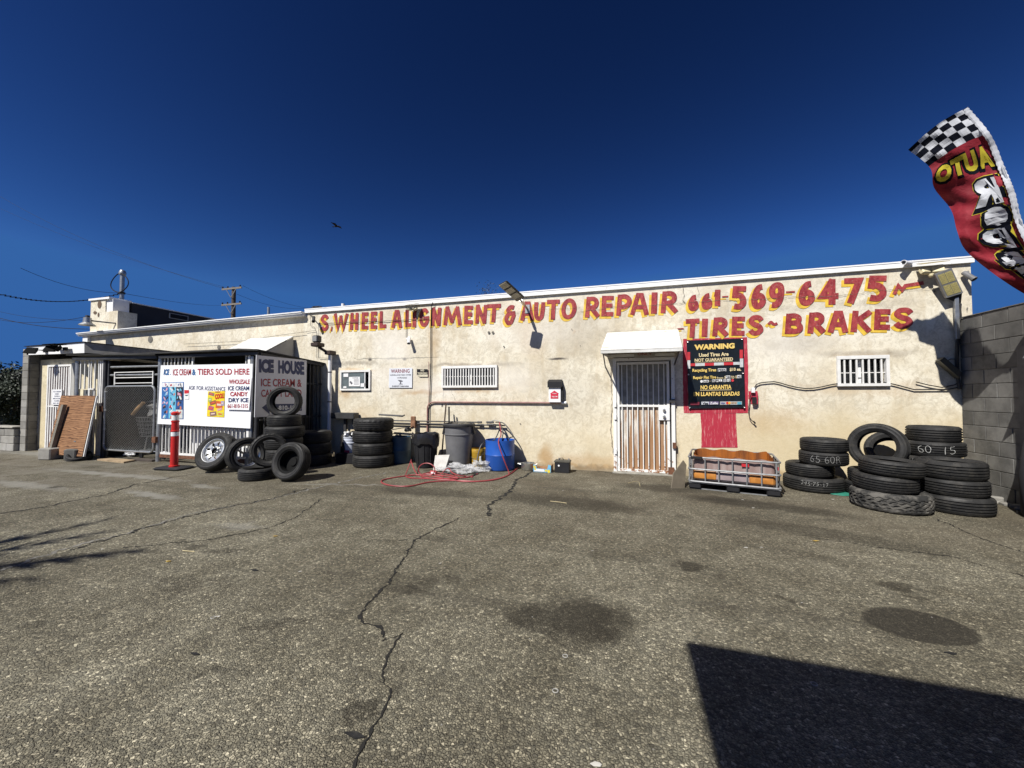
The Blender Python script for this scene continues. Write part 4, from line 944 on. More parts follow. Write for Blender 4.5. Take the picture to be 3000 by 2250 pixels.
def blk(px, py, s, label, col):
    q = G(px, py)+Vector((0, -.12, 0)); M_ = Matrix.Translation(q+Vector((0, .12, 0)))@Matrix.Rotation(R_(12), 4, 'Z'); o = MB().cbox((-s, -s, 0), (s, s, s*1.7), .02, M_).build('concrete_block', col, None, origin=q+Vector((0, .12, 0))); return tag(o, label, 'block', 'footing blocks by the plywood')
blk(152, 1345, .155, 'pale square concrete block holding the foot of the leaning timber', CMU2)
blk(225, 1347, .15, 'grey concrete block with a bolt on top beside the tire scrap', CMU)
a = G(152, 1345)+Vector((0, 0, .26)); b = W(188, 1186, 5.70)
o = MB().bar(a, b, .085, .07).build('leaning_timber', mat('old_timber', (.20, .18, .145), .9, 0, .3, 5), None, origin=a); tag(o, 'weathered timber post leaning on the plywood from a pale block', 'timber')
a = G(225, 1347)+Vector((0, 0, .255)); o = MB().tube([a, a+Vector((.0, 0, .16))], .02, 8).box(tuple(a+Vector((-.07, -.03, .15))), tuple(a+Vector((.0, .03, .175)))).build('anchor_bolt', GALV, None, origin=a); tag(o, 'steel anchor bolt standing in the second concrete block', 'bolt')
q = G(345, 1352); o = MB().poly([q+Vector(p) for p in ((-.6,-.05,0),(.42,-.12,0),(.35,.12,0),(-.5,.14,0))], (0, 0, .035)).build('wood_plank', mat('pale_plank', (.34, .25, .15), .85, 0, .3, 8), None, origin=q); tag(o, 'short pale wooden plank on the ground before the gate', 'plank')
q = G(400, 1352); o = MB().poly([q+Vector(p) for p in ((-.3,0,0),(.4,.05,0),(.35,.22,0),(-.25,.2,0))], (0, 0, .04)).build('wood_plank', mat('dark_plank', (.07, .055, .045), .9), None, origin=q); tag(o, 'dark board lying under the corner of the chain-link gate', 'plank')
o = lump(G(380, 1338)+Vector((0, .0, .06)), (.16, .08, .06), .6, 2, 8).build('white_rag', WPL, None, origin=G(380, 1338)); tag(o, 'crumpled white rag caught under the gate frame', 'rag')
# ---- bollard
q = G(510, 1374); bo = thing('traffic_bollard', 'red delineator post with white reflective bands on a black base', 'bollard', q)
REDB = mat('red_plastic', (.52, .018, .015), .42, 0, .12, 5); REFW = mat('reflective_white', (.78, .80, .80), .35, 0, .1, 30)
Mz = Matrix.Translation(q)@Matrix.Rotation(R_(8), 4, 'Z')
MB().cbox((-.30, -.19, 0), (.30, .19, .05), .03, Mz).build('base', BLACK, bo)
MB().lathe([(.085, .05), (.085, .075), (.066, .08), (.064, .40), (.062, .74), (.070, .745), (.070, .765), (.060, .77), (.060, .93), (.068, .935), (.068, .955), (.055, .96), (.058, 1.075), (.072, 1.08), (.072, 1.115), (.04, 1.14), (0, 1.14)], q, 28).build('post', REDB, bo)
MB().lathe([(.0665, .655), (.0665, .735)], q, 28).build('reflective_band', REFW, bo); MB().lathe([(.0615, .968), (.0615, 1.07)], q, 28).build('reflective_band', REFW, bo)

# ================================================================== WALL FITTINGS
# black banner
bn = thing('warning_banner', 'black vinyl banner warning used tires are not guaranteed on the red patch', 'banner', Bn(530, 1010, D-.03))
YB = D-.03
k = NT('black_vinyl'); v = k.pos(); k.bump(k.noise(k.vmul(v, (3, 1, 1.2)), 1.4, 3, .5, 1.2), .6, .05); VIN = k.done(.28, 0, (.010, .014, .018), .5)
m = MB(); n_ = 14; pts = []
for j in range(n_+1):
    for i in range(n_+1):
        u, v_ = i/n_, j/n_; tp = Bn(140+745*u, 125-30*u, YB); bt = Bn(168+744*u, 1020-15*u, YB); p = tp.lerp(bt, v_)
        p.y += .010*noise.noise(Vector((u*3, v_*3, 0)))*(1-(2*abs(u-.5))**4)*(1-(2*abs(v_-.5))**4); pts.append(p)
m.add(pts, [(j*(n_+1)+i, (j+1)*(n_+1)+i, (j+1)*(n_+1)+i+1, j*(n_+1)+i+1) for j in range(n_) for i in range(n_)], True); m.build('sheet', VIN, bn)
GOLD = mat('gold_print', (.78, .56, .16), .5, 0, .12, 5); GOLD2 = mat('pale_gold_print', (.74, .62, .36), .5, 0, .1)
PB = lambda x, y: Bn(x, y, YB-.014)
T(bn, PB, [('WARNING', 243, 178, 772, 250, -.043, .055), ('NO GARANTIA', 325, 712, 730, 768, -.02, .035), ('EN LLANTAS USADAS', 232, 800, 838, 855, -.012, .035),
          ('Recycling Tires', 218, 496, 530, 548, -.025, .03), ('Repair Flat Tire', 228, 592, 530, 642, -.025, .03)], GOLD)
T(bn, PB, [('Used Tires Are', 303, 290, 692, 340, -.04, .03), ('NOT GUARANTEED', 248, 362, 750, 405, -.035, .03), ('$10 ea.', 708, 482, 858, 530, -.02, .03), ('from', 540, 600, 622, 628, -.02, .01),
          ('$', 638, 588, 655, 630, 0, .01), ('to', 728, 582, 768, 624, 0, .01), ('$', 783, 582, 802, 622, 0, .01)], GOLD2)
m = MB(); rect(m, PB, 250, 409, 750, 413, -.035); rect(m, PB, 318, 774, 730, 780, -.015); m.build('underline', GOLD2, bn)
RB = flat((.50, .03, .04)); GB = flat((.55, .57, .57)); mr, mg = MB(), MB(); e = (0, .001, 0)
for mm_, lst in ((mr, [(192,424,256,460),(380,418,502,456),(630,410,755,448)]), (mg, [(256,422,380,460),(502,414,630,452),(755,406,840,444)])):
    for r_ in lst: rect(mm_, PB, *r_, -.03, e)
rect(mr, PB, 838, 245, 880, 358, 0, e); rect(mg, PB, 841, 360, 886, 474, 0, e); rect(mr, PB, 150, 275, 188, 380, 0, e); rect(mg, PB, 152, 383, 190, 492, 0, e)
mr.build('red_stripe', RB, bn); mg.build('grey_stripe', GB, bn)
for r_ in ((553, 490, 660, 530), (656, 585, 714, 625), (808, 578, 858, 618), (364, 642, 430, 676), (476, 636, 608, 670), (628, 632, 655, 668), (668, 630, 716, 666)): m = MB(); rect(m, PB, *r_, -.02, e); m.build('number_tile', WPL, bn)
T(bn, lambda x, y: Bn(x, y, YB-.018), [('FEES', 558, 495, 655, 527, -.02, .02), ('28', 660, 590, 708, 622, -.02, .02), ('40', 813, 582, 853, 614, -.02, .02), ('AIR', 368, 646, 426, 673, -.02, .02), ('REFILL', 480, 640, 604, 667, -.02, .02), ('$', 634, 634, 650, 664, 0, .02), ('10', 674, 634, 712, 662, 0, .02)], BKP)
m = MB(); rect(m, PB, 440, 655, 456, 659); m.build('underline', GOLD2, bn)
for cx, cy, c_ in ((338, 660, (.78, .78, .78)), (745, 648, (.6, .04, .05))):
    m = MB(); m.add([PB(cx+18*math.cos(a), cy+18*math.sin(a)) for a in [2*math.pi*i/12 for i in range(12)]], [tuple(range(12))]); m.build('round_mark', flat(c_), bn)
for r_, c_ in (((190, 932, 310, 972), (.15, .015, .03)), ((336, 928, 436, 966), (.55, .58, .62)), ((440, 926, 562, 965), (.16, .12, .24)), ((580, 925, 868, 968), (.42, .42, .42))):
    m = MB(); rect(m, PB, *r_, -.01, e); m.build('payment_strip', flat(c_), bn)
P9 = lambda x, y: Bn(x, y, YB-.018)
T(bn, P9, [('Zelle', 447, 930, 553, 962, 0, .02)], WPL); T(bn, P9, [('Visa', 345, 934, 425, 962, 0, .03, (0, 0, 0), .15)], BKP)
T(bn, P9, [('VISA', 590, 936, 645, 958, 0, .02)], flat((.03, .05, .3))); T(bn, P9, [('DISCOVER', 728, 934, 798, 952, 0, .02)], flat((.5, .25, .03)))
for cx, c_, k_ in ((676, (.6, .03, .02), 0), (704, (.75, .40, .03), 1)):
    m = MB(); m.add([Bn(cx+17*math.cos(a), 944+17*math.sin(a), YB-.017-.001*k_) for a in [2*math.pi*i/12 for i in range(12)]], [tuple(range(12))]); m.build('card_mark', flat(c_), bn)
m = MB(); rect(m, P9, 808, 928, 862, 964); m.build('card_mark', flat((.10, .35, .45)), bn)
for p in ((150, 138), (862, 104), (178, 1002), (897, 998), (166, 570), (878, 550)):
    MB().lathe([(0, .0), (.006, .0), (.013, .004), (.016, 0)], Bn(*p, YB-.016), 12, M=Matrix.Rotation(R_(90), 4, 'X')).build('grommet', STEEL, bn)
# surveillance sign, no-trespassing sign
def p3(x, y, Y): return W(900+x*.33746, 860+y*.33746, Y)
YW = D-.022
s1 = thing('surveillance_sign', 'white metal WARNING surveillance video system sign on the stucco', 'sign', p3(810, 818, YW))
MB().poly([p3(712,650,YW), p3(912,645,YW), p3(910,818,YW), p3(708,818,YW)][::-1], (0, .006, 0)).build('plate', mat('sign_plate', (.70, .72, .76), .45, 0, .05), s1)
PQ = lambda x, y: p3(x, y, YW-.003)
T(s1, PQ, [('WARNING', 727, 658, 888, 690, -.02, .01)], mat('maroon_print', (.22, .03, .05), .5)); GRP = mat('grey_print', (.12, .12, .14), .5)
T(s1, PQ, [('SURVEILLANCE VIDEO SYSTEM', 720, 702, 900, 713, -.01, .01), ('IN PROGRESS', 784, 726, 866, 737, 0, .01), ('SHERIFF 948-0406', 735, 798, 882, 811, 0, .02)], GRP)
m = MB(); m.poly([PQ(785,750), PQ(815,752), PQ(830,758), PQ(826,766), PQ(800,764)][::-1], (0, .001, 0)); m.poly([PQ(806,765), PQ(815,765), PQ(815,784), PQ(806,784)][::-1], (0, .001, 0)); m.poly([PQ(795,783), PQ(828,783), PQ(828,788), PQ(795,788)][::-1], (0, .001, 0)); m.build('camera_emblem', GRP, s1)
s2 = thing('no_trespassing_sign', 'small black and white NO TRESPASSING sign with torn lower edge', 'sign', p3(998, 725, YW))
MB().poly([p3(952,656,YW), p3(1046,656,YW), p3(1046,704,YW), p3(952,706,YW)][::-1], (0, .004, 0)).build('plate', BLK, s2)
MB().poly([p3(956,706.5,YW), p3(1046,704.5,YW), p3(1045,722,YW), p3(972,722,YW)][::-1], (0, .004, 0)).build('lower_plate', mat('cream_plate', (.72, .66, .5), .6), s2)
T(s2, PQ, [('NO', 985, 657, 1014, 676, 0, .03), ('TRESPASSING', 957, 684, 1043, 704, 0, .02)], mat('cream_plate', (0, 0, 0)))
# papers taped on the left window
for i, (a_, b_, c_, d_, lb) in enumerate(((315,695,356,724,'small white paper at the upper left of the boarded window'), (362,724,458,805,'white printed flyer in the middle of the boarded window'), (463,780,503,810,'small white card at the lower right of the boarded window'), (313,806,340,820,'narrow white sticker at the lower left of the boarded window'))):
    o = MB().poly([p3(a_,b_,YW-.008), p3(c_,b_-2,YW-.008), p3(c_,d_,YW-.008), p3(a_,d_,YW-.008)][::-1], (0, .002, 0)).build('paper_notice', WPL, None, origin=p3(a_, d_, YW)); tag(o, lb, 'notice', 'papers on the boarded window')
    if i == 1:
        m = MB(); Pq = lambda x, y: p3(x, y, YW-.010)
        m.add([Pq(366,768), Pq(378,758), Pq(395,778), Pq(384,790)], [(0,1,2,3)])
        for k_ in range(5): rect(m, Pq, 405, 742+k_*11, 448, 745+k_*11)
        text(m, Pq, 'NOTICE', 392, 728, 442, 736); m.build('print', GRP, o)
# brochure box
q = W(1620, 1178, D-.05)
def p4(x, y, Y): return W(1400+x*.37378, 800+y*.37378, Y)
fb = thing('flyer_box', 'white flyer box with black lid and red house emblem fixed on the wall', 'flyer box', p4(605, 1012, D-.1))
a, b, c, d = p4(555, 890, D-.12), p4(648, 892, D-.12), p4(648, 1012, D-.12), p4(556, 1012, D-.12)
MB().box((a.x, D-.12, c.z), (b.x, D-.02, a.z)).build('body', WPL, fb)
MB().box((b.x+.002, D-.10, c.z+.02), (b.x+.045, D-.02, a.z)).build('side_pocket', BLACK, fb)
a2 = p4(546, 845, D-.14); b2 = p4(655, 890, D-.14)
MB().add([(a2.x, D-.15, b2.z-.015), (b2.x, D-.15, b2.z-.015), (b2.x, D-.15, a2.z-.02), (a2.x, D-.15, a2.z-.02), (a2.x, D-.018, b2.z), (b2.x, D-.018, b2.z), (b2.x, D-.018, a2.z+.03), (a2.x, D-.018, a2.z+.03)], [(0,1,2,3),(7,6,5,4),(0,4,5,1),(1,5,6,2),(2,6,7,3),(3,7,4,0)]).build('lid', BLACK, fb)
Pf = lambda x, y: p4(x, y, D-.124)
m = MB(); m.add([Pf(565,945), Pf(600,921), Pf(636,945), Pf(630,945), Pf(630,984), Pf(570,984), Pf(570,945)], [(0,1,2,3,6),(6,3,4,5)]); m.build('house_emblem', flat((.58, .015, .05)), fb)
T(fb, lambda x, y: p4(x, y, D-.127), [('TAKE ONE', 578, 963, 624, 973, 0, .02), ('HOMES', 585, 940, 616, 948, 0, .01)], WPL)
# conduits and pipes
def pipe(name, pts, r, m_, label, cat, segs=8, group=None):
    o = MB().tube(pts, r, segs).build(name, m_, None, origin=pts[0]); return tag(o, label, cat, group)
def bend(p0, c, p1, n=6): return [p0.lerp(c, t/n).lerp(c.lerp(p1, t/n), t/n) for t in range(n+1)]
yc = D-.035
PIPEP = mat('pink_brown_pipe', (.33, .17, .15), .6, 0, .3)
a = W(1252, 1265, yc); a.z = .30; u = W(1252, 1200, yc); cn = W(1252, 1179, yc); e1 = W(1272, 1178, yc); e2 = W(1645, 1180, yc)
cd_ = pipe('conduit_pipe', [a, u]+bend(u, cn, e1)+[e2], .016, PIPEP, 'long reddish conduit running from the black trash can to the flyer box', 'pipe')
MB().tube([e2, e2+Vector((.10, 0, 0))], .03, 10).build('end_cap', WPL, cd_)
CAB = mat('black_cable', (.02, .018, .016), .6, 0, .2)
y2 = D-.03
pipe('cable', [W(1268, 886, D-.07), W(1264, 897, y2), W(1262, 960, y2), W(1262, 1100, y2), W(1258, 1190, y2), W(1256, 1268, y2)], .009, CAB, 'black cable dropping from the roof through the N of ALIGNMENT to the trash can', 'cable')
pipe('cable', [W(1256, 1060, y2), W(1257, 1150, y2), W(1254, 1200, y2), W(1250, 1268, y2)], .006, PIPEP, 'thin brown cable beside the black drop cable', 'cable')
pipe('cable', [W(1190, 890, y2), W(1190, 940, y2), W(1190, 988, y2)], .006, CAB, 'short cable hanging from the roof to the wall camera', 'cable')
pipe('cable', [W(1258, 933, y2), W(1190, 937, y2), W(1060, 944, y2), W(933, 948, y2), W(934, 980, y2), W(933, 1048, y2), W(965, 1050, y2)], .005, CAB, 'thin black wire crossing the words WHEEL ALIGNMENT', 'cable')
pipe('cable', [W(909, 915, y2-.02), W(910, 955, y2), W(920, 957, y2), W(927, 975, y2), W(928, 1050, y2)], .004, CAB, 'thin wire hanging below the corner camera', 'cable')
pipe('cable', [W(540, 1008, y2), W(700, 1000, y2), W(820, 982, y2), W(925, 968, y2)], .004, CAB, 'sagging wire above the white hood on the rear wall', 'cable')
o = MB()
for dz, x0, x1 in ((0, 1130, 1400), (-.055, 1130, 1480)):
    p = W(x0, 1233, D-.06); q = W(x1, 1237, D-.06); o.tube([Vector((p.x, D-.06, p.z+dz+.01)), Vector((q.x, D-.06, p.z+dz+.012))], .014, 8)
q0 = W(1400, 1236, D-.06)
o = o.build('air_pipe', DKM, None, origin=q0); tag(o, 'pair of dark air pipes running along the wall above the trash cans', 'pipe')
for px in (1405, 1432, 1440):
    q = W(px, 1237, D-.06); MB().tube([q+Vector((-.05, 0, .0)), q+Vector((.05, 0, .0))], .022, 8).tube([q+Vector((-.04, 0, -.05)), q+Vector((.05, 0, -.055))], .022, 8).build('coupling', DKM, o)
MB().tube([W(1440, 1234, D-.12), W(1448, 1231, D-.14), W(1462, 1234, D-.12)], .007, 6).build('valve_lever', GALV, o)
q = W(1211, 1237, D-.1)
o = MB().cbox((q.x-.055, D-.13, q.z-.13), (q.x+.055, D-.078, q.z+.13), .008, Matrix.Identity(4)).build('wood_bracket', mat('worn_wood_block', (.26, .13, .07), .8, 0, .4, 14, ((.55, .5, .45), .6)), None, origin=q); tag(o, 'reddish wooden block clamped round the twin air pipes', 'bracket')
o = MB().tube([W(1110, 1215, 7.3), W(1160, 1218, 7.3), W(1178, 1220, 7.3), W(1185, 1216, 7.3)], .016, 7).tube([W(1110, 1213, 7.35), W(1150, 1215, 7.4), W(1180, 1217, 7.4)], .006, 5).build('tire_lever', DKM, None, origin=W(1110, 1213, 7.3)); tag(o, 'bent steel tire lever resting on top of the four-tire stack', 'lever')
# downspout with floodlight
pp_ = Vector((-6.72, 7.5, 0)); ds = thing('downspout_post', 'slim white pipe standing at the cage corner with a floodlight on top', 'pipe', pp_)
MB().tube([pp_, pp_+Vector((0, 0, 2.42))], .042, 14).build('pipe', WPL, ds)
for z in (.6, 1.3, 2.0): MB().tube([pp_+Vector((0, 0, z)), pp_+Vector((0, 0, z+.025))], .046, 14).build('strap', DKM, ds)
fl = thing('pipe_floodlight', 'dark brown floodlight heads mounted on top of the white pipe', 'floodlight', pp_+Vector((0, 0, 2.42)))
BRN = mat('brown_metal', (.045, .028, .022), .6, .2, .2)
MB().cbox((-6.80, 7.40, 2.425), (-6.63, 7.6, 2.52), .01).build('junction_box', BRN, fl)
MB().bar((-6.78, 7.42, 2.50), (-6.92, 7.35, 2.60), .05).build('arm', BRN, fl)
MB().cbox((-7.02, 7.2, 2.60), (-6.80, 7.42, 2.69), .015).build('sensor', BRN, fl)
MB().cbox((-7.0, 7.22, 2.70), (-6.83, 7.36, 2.86), .02).build('lamp_head', DKM, fl)
MB().box((-6.98, 7.215, 2.72), (-6.86, 7.219, 2.84)).build('lens', mat('dull_lens', (.25, .25, .24), .3), fl)
# street-light style LED lamp on the roof edge
lp = thing('roof_street_lamp', 'LED street lamp on an angled arm rising over the roof edge above AUTO', 'street lamp', W(1560, 925, D-.02))
base = W(1545, 905, D-.03); hd = Vector((-2.25, 7.05, 3.60)); hl = Vector((-2.62, 6.72, 3.78))
def dirm(a, b, up=(0, 0, 1)):
    x = (b-a).normalized(); z = (Vector(up)-x*x.dot(Vector(up))).normalized(); y = z.cross(x); return Matrix((x, y, z)).transposed().to_4x4()
a_ = W(1520, 872, 7.12); tipc = W(1478, 834, 6.80)
MB().tube([base, a_.lerp(base, .02)], .022, 10).build('arm', GALV, lp)
MB().cbox((base.x-.05, D-.028, base.z-.09), (base.x+.05, D-.019, base.z+.09), .003).build('wall_plate', GALV, lp)
MB().tube([base.lerp(a_, .45), base.lerp(a_, .75)], .032, 10).build('clamp', STEEL, lp)
Mh = Matrix.Translation((a_+tipc)/2)@dirm(a_, tipc, (.15, .9, 1)); hlf = (tipc-a_).length/2+.06
MB().cbox((-hlf, -.11, -.02), (hlf, .11, .02), .018, Mh).build('lamp_head', mat('lamp_housing', (.10, .095, .085), .5, .4), lp)
for i in range(3): MB().box((-hlf*.75+i*.16+.02, -.085, -.027), (-hlf*.75+i*.16+.14, .085, -.021), Mh).build('led_panel', mat('led_lens', (.50, .46, .36), .3), lp)
m = MB()
for i in range(8): m.box((-hlf*.8+i*.05, -.09, .021), (-hlf*.8+i*.05+.012, .09, .035), Mh)
m.build('cooling_fins', DKM, lp)
# twin floodlight, yellowish, over the words
def flood(q, lab, name='twin_floodlight', scale=1., mt=BEIGE, big=False):
    t_ = thing(name, lab, 'floodlight', q); s = scale
    MB().cbox((q.x-.05*s, D-.06, q.z-.04*s), (q.x+.05*s, D-.0185, q.z+.06*s), .006).build('mount', mt, t_)
    MB().add([(q.x-.22*s, D-.21, q.z+.115*s), (q.x+.22*s, D-.21, q.z+.14*s), (q.x+.22*s, D-.08, q.z+.19*s), (q.x-.20*s, D-.08, q.z+.17*s),
              (q.x-.22*s, D-.21, q.z+.125*s), (q.x+.22*s, D-.21, q.z+.15*s), (q.x+.22*s, D-.08, q.z+.20*s), (q.x-.20*s, D-.08, q.z+.18*s)], [(0,3,2,1),(4,5,6,7),(0,1,5,4),(1,2,6,5),(2,3,7,6),(3,0,4,7)]).build('solar_panel', mat('brass_panel', (.30, .25, .12), .6), t_)
    for dx, an in ((-.11, 25), (.11, -25)):
        Mx = Matrix.Translation((q.x+dx*s, D-.11, q.z+.0*s))@Matrix.Rotation(R_(an), 4, 'Z')@Matrix.Rotation(R_(-30), 4, 'X')
        MB().cbox((-.085*s, -.05*s, -.06*s), (.085*s, .03*s, .06*s), .012, Mx).build('lamp_head', mt, t_)
    MB().lathe([(0, -.045*s), (.03*s, -.03*s), (.045*s, 0), (.04*s, .03*s)], (q.x, D-.11, q.z-.08*s), 14).build('sensor', mt, t_)
    return t_
flood(W(1216, 908, D-.02), 'yellowish twin floodlight mounted over the G of ALIGNMENT', scale=.62)
flood(W(2715, 800, D-.02), 'cream twin floodlight with sensor left of the big solar lamp', scale=.8)
# big LED floodlight with yellow lenses at right
bf = thing('solar_floodlight', 'large grey-framed LED floodlight with yellow lens panels near the roof corner', 'floodlight', W(2780, 850, D-.2))
cr = [W(2739, 803, D-.20), W(2788, 785, D-.20), W(2822, 858, D-.13), W(2773, 873, D-.13)]
MB().quad(*cr, .04).build('housing', mat('lamp_frame_grey', (.24, .24, .24), .5, .3), bf)
def cq(u, v_, off=-.006):
    n_ = (cr[1]-cr[0]).cross(cr[3]-cr[0]).normalized(); n_ = n_ if n_.y < 0 else -n_
    return cr[0].lerp(cr[1], u).lerp(cr[3].lerp(cr[2], u), v_)+n_*abs(off)
for (u0, u1, v0, v1) in ((.10, .47, .08, .47), (.51, .90, .08, .47), (.10, .47, .53, .93), (.51, .90, .53, .93)):
    MB().quad(cq(u0, v0), cq(u1, v0), cq(u1, v1), cq(u0, v1)).build('lens', mat('yellow_lens', (.50, .43, .17), .35, 0, .25, 30), bf)
    m = MB()
    for i in range(1, 5):
        a = u0+(u1-u0)*i/5; m.quad(cq(a-.008, v0, -.009), cq(a+.008, v0, -.009), cq(a+.008, v1, -.009), cq(a-.008, v1, -.009))
    for i in range(1, 6):
        a = v0+(v1-v0)*i/6; m.quad(cq(u0, a-.004, -.011), cq(u1, a-.004, -.011), cq(u1, a+.004, -.011), cq(u0, a+.004, -.011))
    m.build('lens_grid', mat('grid_line', (.30, .26, .12), .5), bf)
MB().quad(cq(.07, .49, -.012), cq(.93, .49, -.012), cq(.93, .51, -.012), cq(.07, .51, -.012)).build('divider', mat('lamp_frame_grey', (0, 0, 0)), bf)
# back wedge + conduit to the corner
MB().add([cr[3]+Vector((0, .02, 0)), cr[2]+Vector((0, .02, 0)), W(2815, 892, D-.05), W(2808, 888, D-.05)], [(0,1,2,3)]).build('back_shell', BLACK, bf)
MB().bar(cq(.5, .5)+Vector((0, .055, 0)), W(2790, 840, D-.019), .04).build('bracket', DKM, bf)
pipe('cable', [W(2812, 890, yc), W(2808, 930, yc), W(2806, 990, yc), W(2803, 1050, yc), W(2806, 1100, yc), W(2811, 1140, yc)], .022, DKM, 'dark cable bundle in the corner below the big floodlight', 'cable')
pipe('cable', [W(2812, 890, yc-.02), W(2816, 930, yc-.02), W(2808, 945, yc-.03), W(2804, 1010, yc-.03), W(2808, 1110, yc-.03)], .01, CAB, 'looser cable twisting beside the corner cable bundle', 'cable')
o = MB().cbox((4.86, D-.09, W(0, 1012, D).z), (4.91, D-.05, W(2806, 1005, D).z+.06), .004).build('cable_coupler', GALV, None, origin=(4.88, D-.07, 2.2)); tag(o, 'grey coupler on the corner cable bundle', 'coupler')
# second lamp hanging low in the flag's shadow
a, b = W(2753, 1056, D-.12), W(2812, 1108, D-.12)
o = MB().poly([a, a+Vector((.06, 0, .05)), b+Vector((.03, 0, .09)), b], (0, .1, 0)).build('lamp_head', mat('olive_lamp', (.07, .065, .05), .6), None, origin=b); tag(o, 'slanted dark lamp on the wall inside the flag shadow', 'lamp')
MB().tube([a.lerp(b, .35)+Vector((.02, .06, .08)), W(2785, 1052, D-.03), W(2803, 1052, D-.03)], .006, 5).build('lead', CAB, o)
# security cameras
def bullet(q, d, lab, mt, mount):
    t_ = thing('security_camera', lab, 'security camera', mount); d = Vector(d).normalized(); qt = d.to_track_quat('Z', 'Y').to_matrix().to_4x4()
    MB().lathe([(0, -.09), (.03, -.09), (.036, -.07), (.036, .07), (.040, .075), (.040, .095), (.033, .095), (.030, .08), (0, .08)], q, 16, M=qt).build('body', mt, t_)
    MB().lathe([(0, .082), (.022, .082), (.022, .088)], q, 12, M=qt).build('lens', BLK, t_)
    MB().tube([q-d*.03, (Vector(q)+Vector(mount))/2+Vector((0, 0, .01)), mount], .012, 6).build('bracket', mt, t_); return t_
bullet(W(2657, 771, D-.10), (-.8, -.6, -.02), 'white bullet camera perched on the roof trim at the right', WPL, Vector((W(2672, 775, D).x, D-.02, 3.60)))
bullet(W(2838, 808, D-.10), (.3, -.5, -.7), 'small silver camera near the right end of the front wall', mat('camera_grey', (.16, .16, .165), .6), W(2836, 795, D-.0185))
bullet(W(1198, 997, D-.10), (.25, -.5, -.8), 'small white camera on the wall above the long black scuff', WPL, W(1190, 993, D-.0185))
bullet(W(919, 935, D-.16), (.4, -.5, -.7), 'dark grey camera hanging under the roof at the trim joint', DKM, W(907, 920, D-.0185))
o = MB()
random.seed(3)
for i in range(7):
    c_ = W(930+random.uniform(-14, 16), 899, D+.1); o.tube([Vector((c_.x+.07*math.cos(t_), D+.1+.05*math.sin(t_+i), 3.62+.035+.03*math.sin(t_*1.3+i))) for t_ in [2*math.pi*j/9 for j in range(10)]], .007, 5)
o = o.build('cable_coil', CAB, None, origin=(-7.3, D+.1, 3.6)); tag(o, 'tangle of black cable on the roof trim at the left of the sign', 'cable')
o = MB().tube([Vector((W(1005, 905, 8.2).x, 8.2, 3.4)), Vector((W(1005, 905, 8.2).x, 8.2, W(1005, 890, 8.2).z))], .045, 12).build('vent_pipe', WPL, None, origin=(W(1005, 905, 8.2).x, 8.2, 3.4)); tag(o, 'short white vent pipe above the start of WHEEL', 'pipe')
o = MB().tube([Vector((W(2070//1, 830, 9).x, 9, 3.4)), Vector((W(2070, 830, 9).x, 9, 3.42))], .03, 8).build('vent_pipe', WPL, None, origin=(1, 9, 3.4)); bpy.data.objects.remove(o)
for px, py0, py1, Y_, lb in ((786, 936, 900, 12, 'thin grey vent pipe on the far roof behind the gutter'),):
    x_ = W(px, py0, Y_).x; o = MB().tube([(x_, Y_, 3.3), (x_, Y_, W(px, py1, Y_).z)], .05, 8).build('vent_pipe', GALV, None, origin=(x_, Y_, 3.3)); tag(o, lb, 'pipe')
# outlet with adaptor, cable and plug
def p5(x, y, Y): return W(1900+x*.40984, 780+y*.40984, Y)
ot = thing('wall_outlet', 'red painted outlet box with white adaptor at the right of the banner', 'outlet', p5(755, 985, D-.02))
a, b = p5(738, 905, D-.02), p5(778, 985, D-.02)
MB().cbox((a.x, D-.06, b.z), (b.x, D-.019, a.z), .005).build('box', flat((.45, .04, .07)), ot)
a, b = p5(736, 868, D-.1), p5(762, 905, D-.1); MB().cbox((a.x, D-.11, b.z), (b.x, D-.062, a.z), .005).build('adaptor', WPL, ot)
a, b = p5(744, 935, D-.1), p5(775, 982, D-.1); MB().box((a.x, D-.085, b.z), (b.x, D-.062, a.z)).build('cover_flap', BLACK, ot)
pipe('cable', [p5(x, y, D-.03) for x, y in ((757,868),(772,845),(800,834),(850,828),(897,825),(940,834),(1000,852),(1060,866),(1120,874),(1180,872),(1240,862),(1300,848),(1360,838),(1460,842),(1600,836),(1660,825),(1760,845),(1900,882),(2140,880),(2205,868))], .009, CAB, 'long black cable looping from the outlet under the small window to the corner', 'cable')
pipe('cable', [W(x, y, D-.035) for x, y in ((2684,1119),(2720,1128),(2760,1135),(2795,1128),(2810,1121))], .008, CAB, 'second sagging cable just below the flag shadow', 'cable')
o = pipe('power_cord', [p5(x, y, D-.05) for x, y in ((740,905),(728,930),(722,965),(716,1010),(716,1050),(722,1080),(735,1100),(750,1112),(758,1120))], .007, CAB, 'black cord with plug dangling below the red outlet', 'cord')
MB().tube([p5(750, 1108, D-.05), p5(764, 1124, D-.05)], .013, 6).build('plug', BLACK, o)
# barn light on the parapet
bl = thing('barn_lamp', 'galvanized bell-shaped barn lamp on the left parapet', 'lamp', W(262, 935, 7.4))
q = W(256, 950, 7.25); MB().lathe([(.05, .20), (.09, .19), (.10, .05), (.16, .0), (.19, -.03), (.185, -.035), (.15, -.01), (.085, .04)], q, 20).build('shade', GALV, bl)
MB().lathe([(0, .27), (.05, .26), (.055, .2)], q, 14).build('cap', DKM, bl)
MB().tube([q+Vector((.0, .0, .12)), q+Vector((.2, .2, .10)), Vector((q.x+.45, D+.01, q.z+.08))], .02, 8).build('arm', DKM, bl)
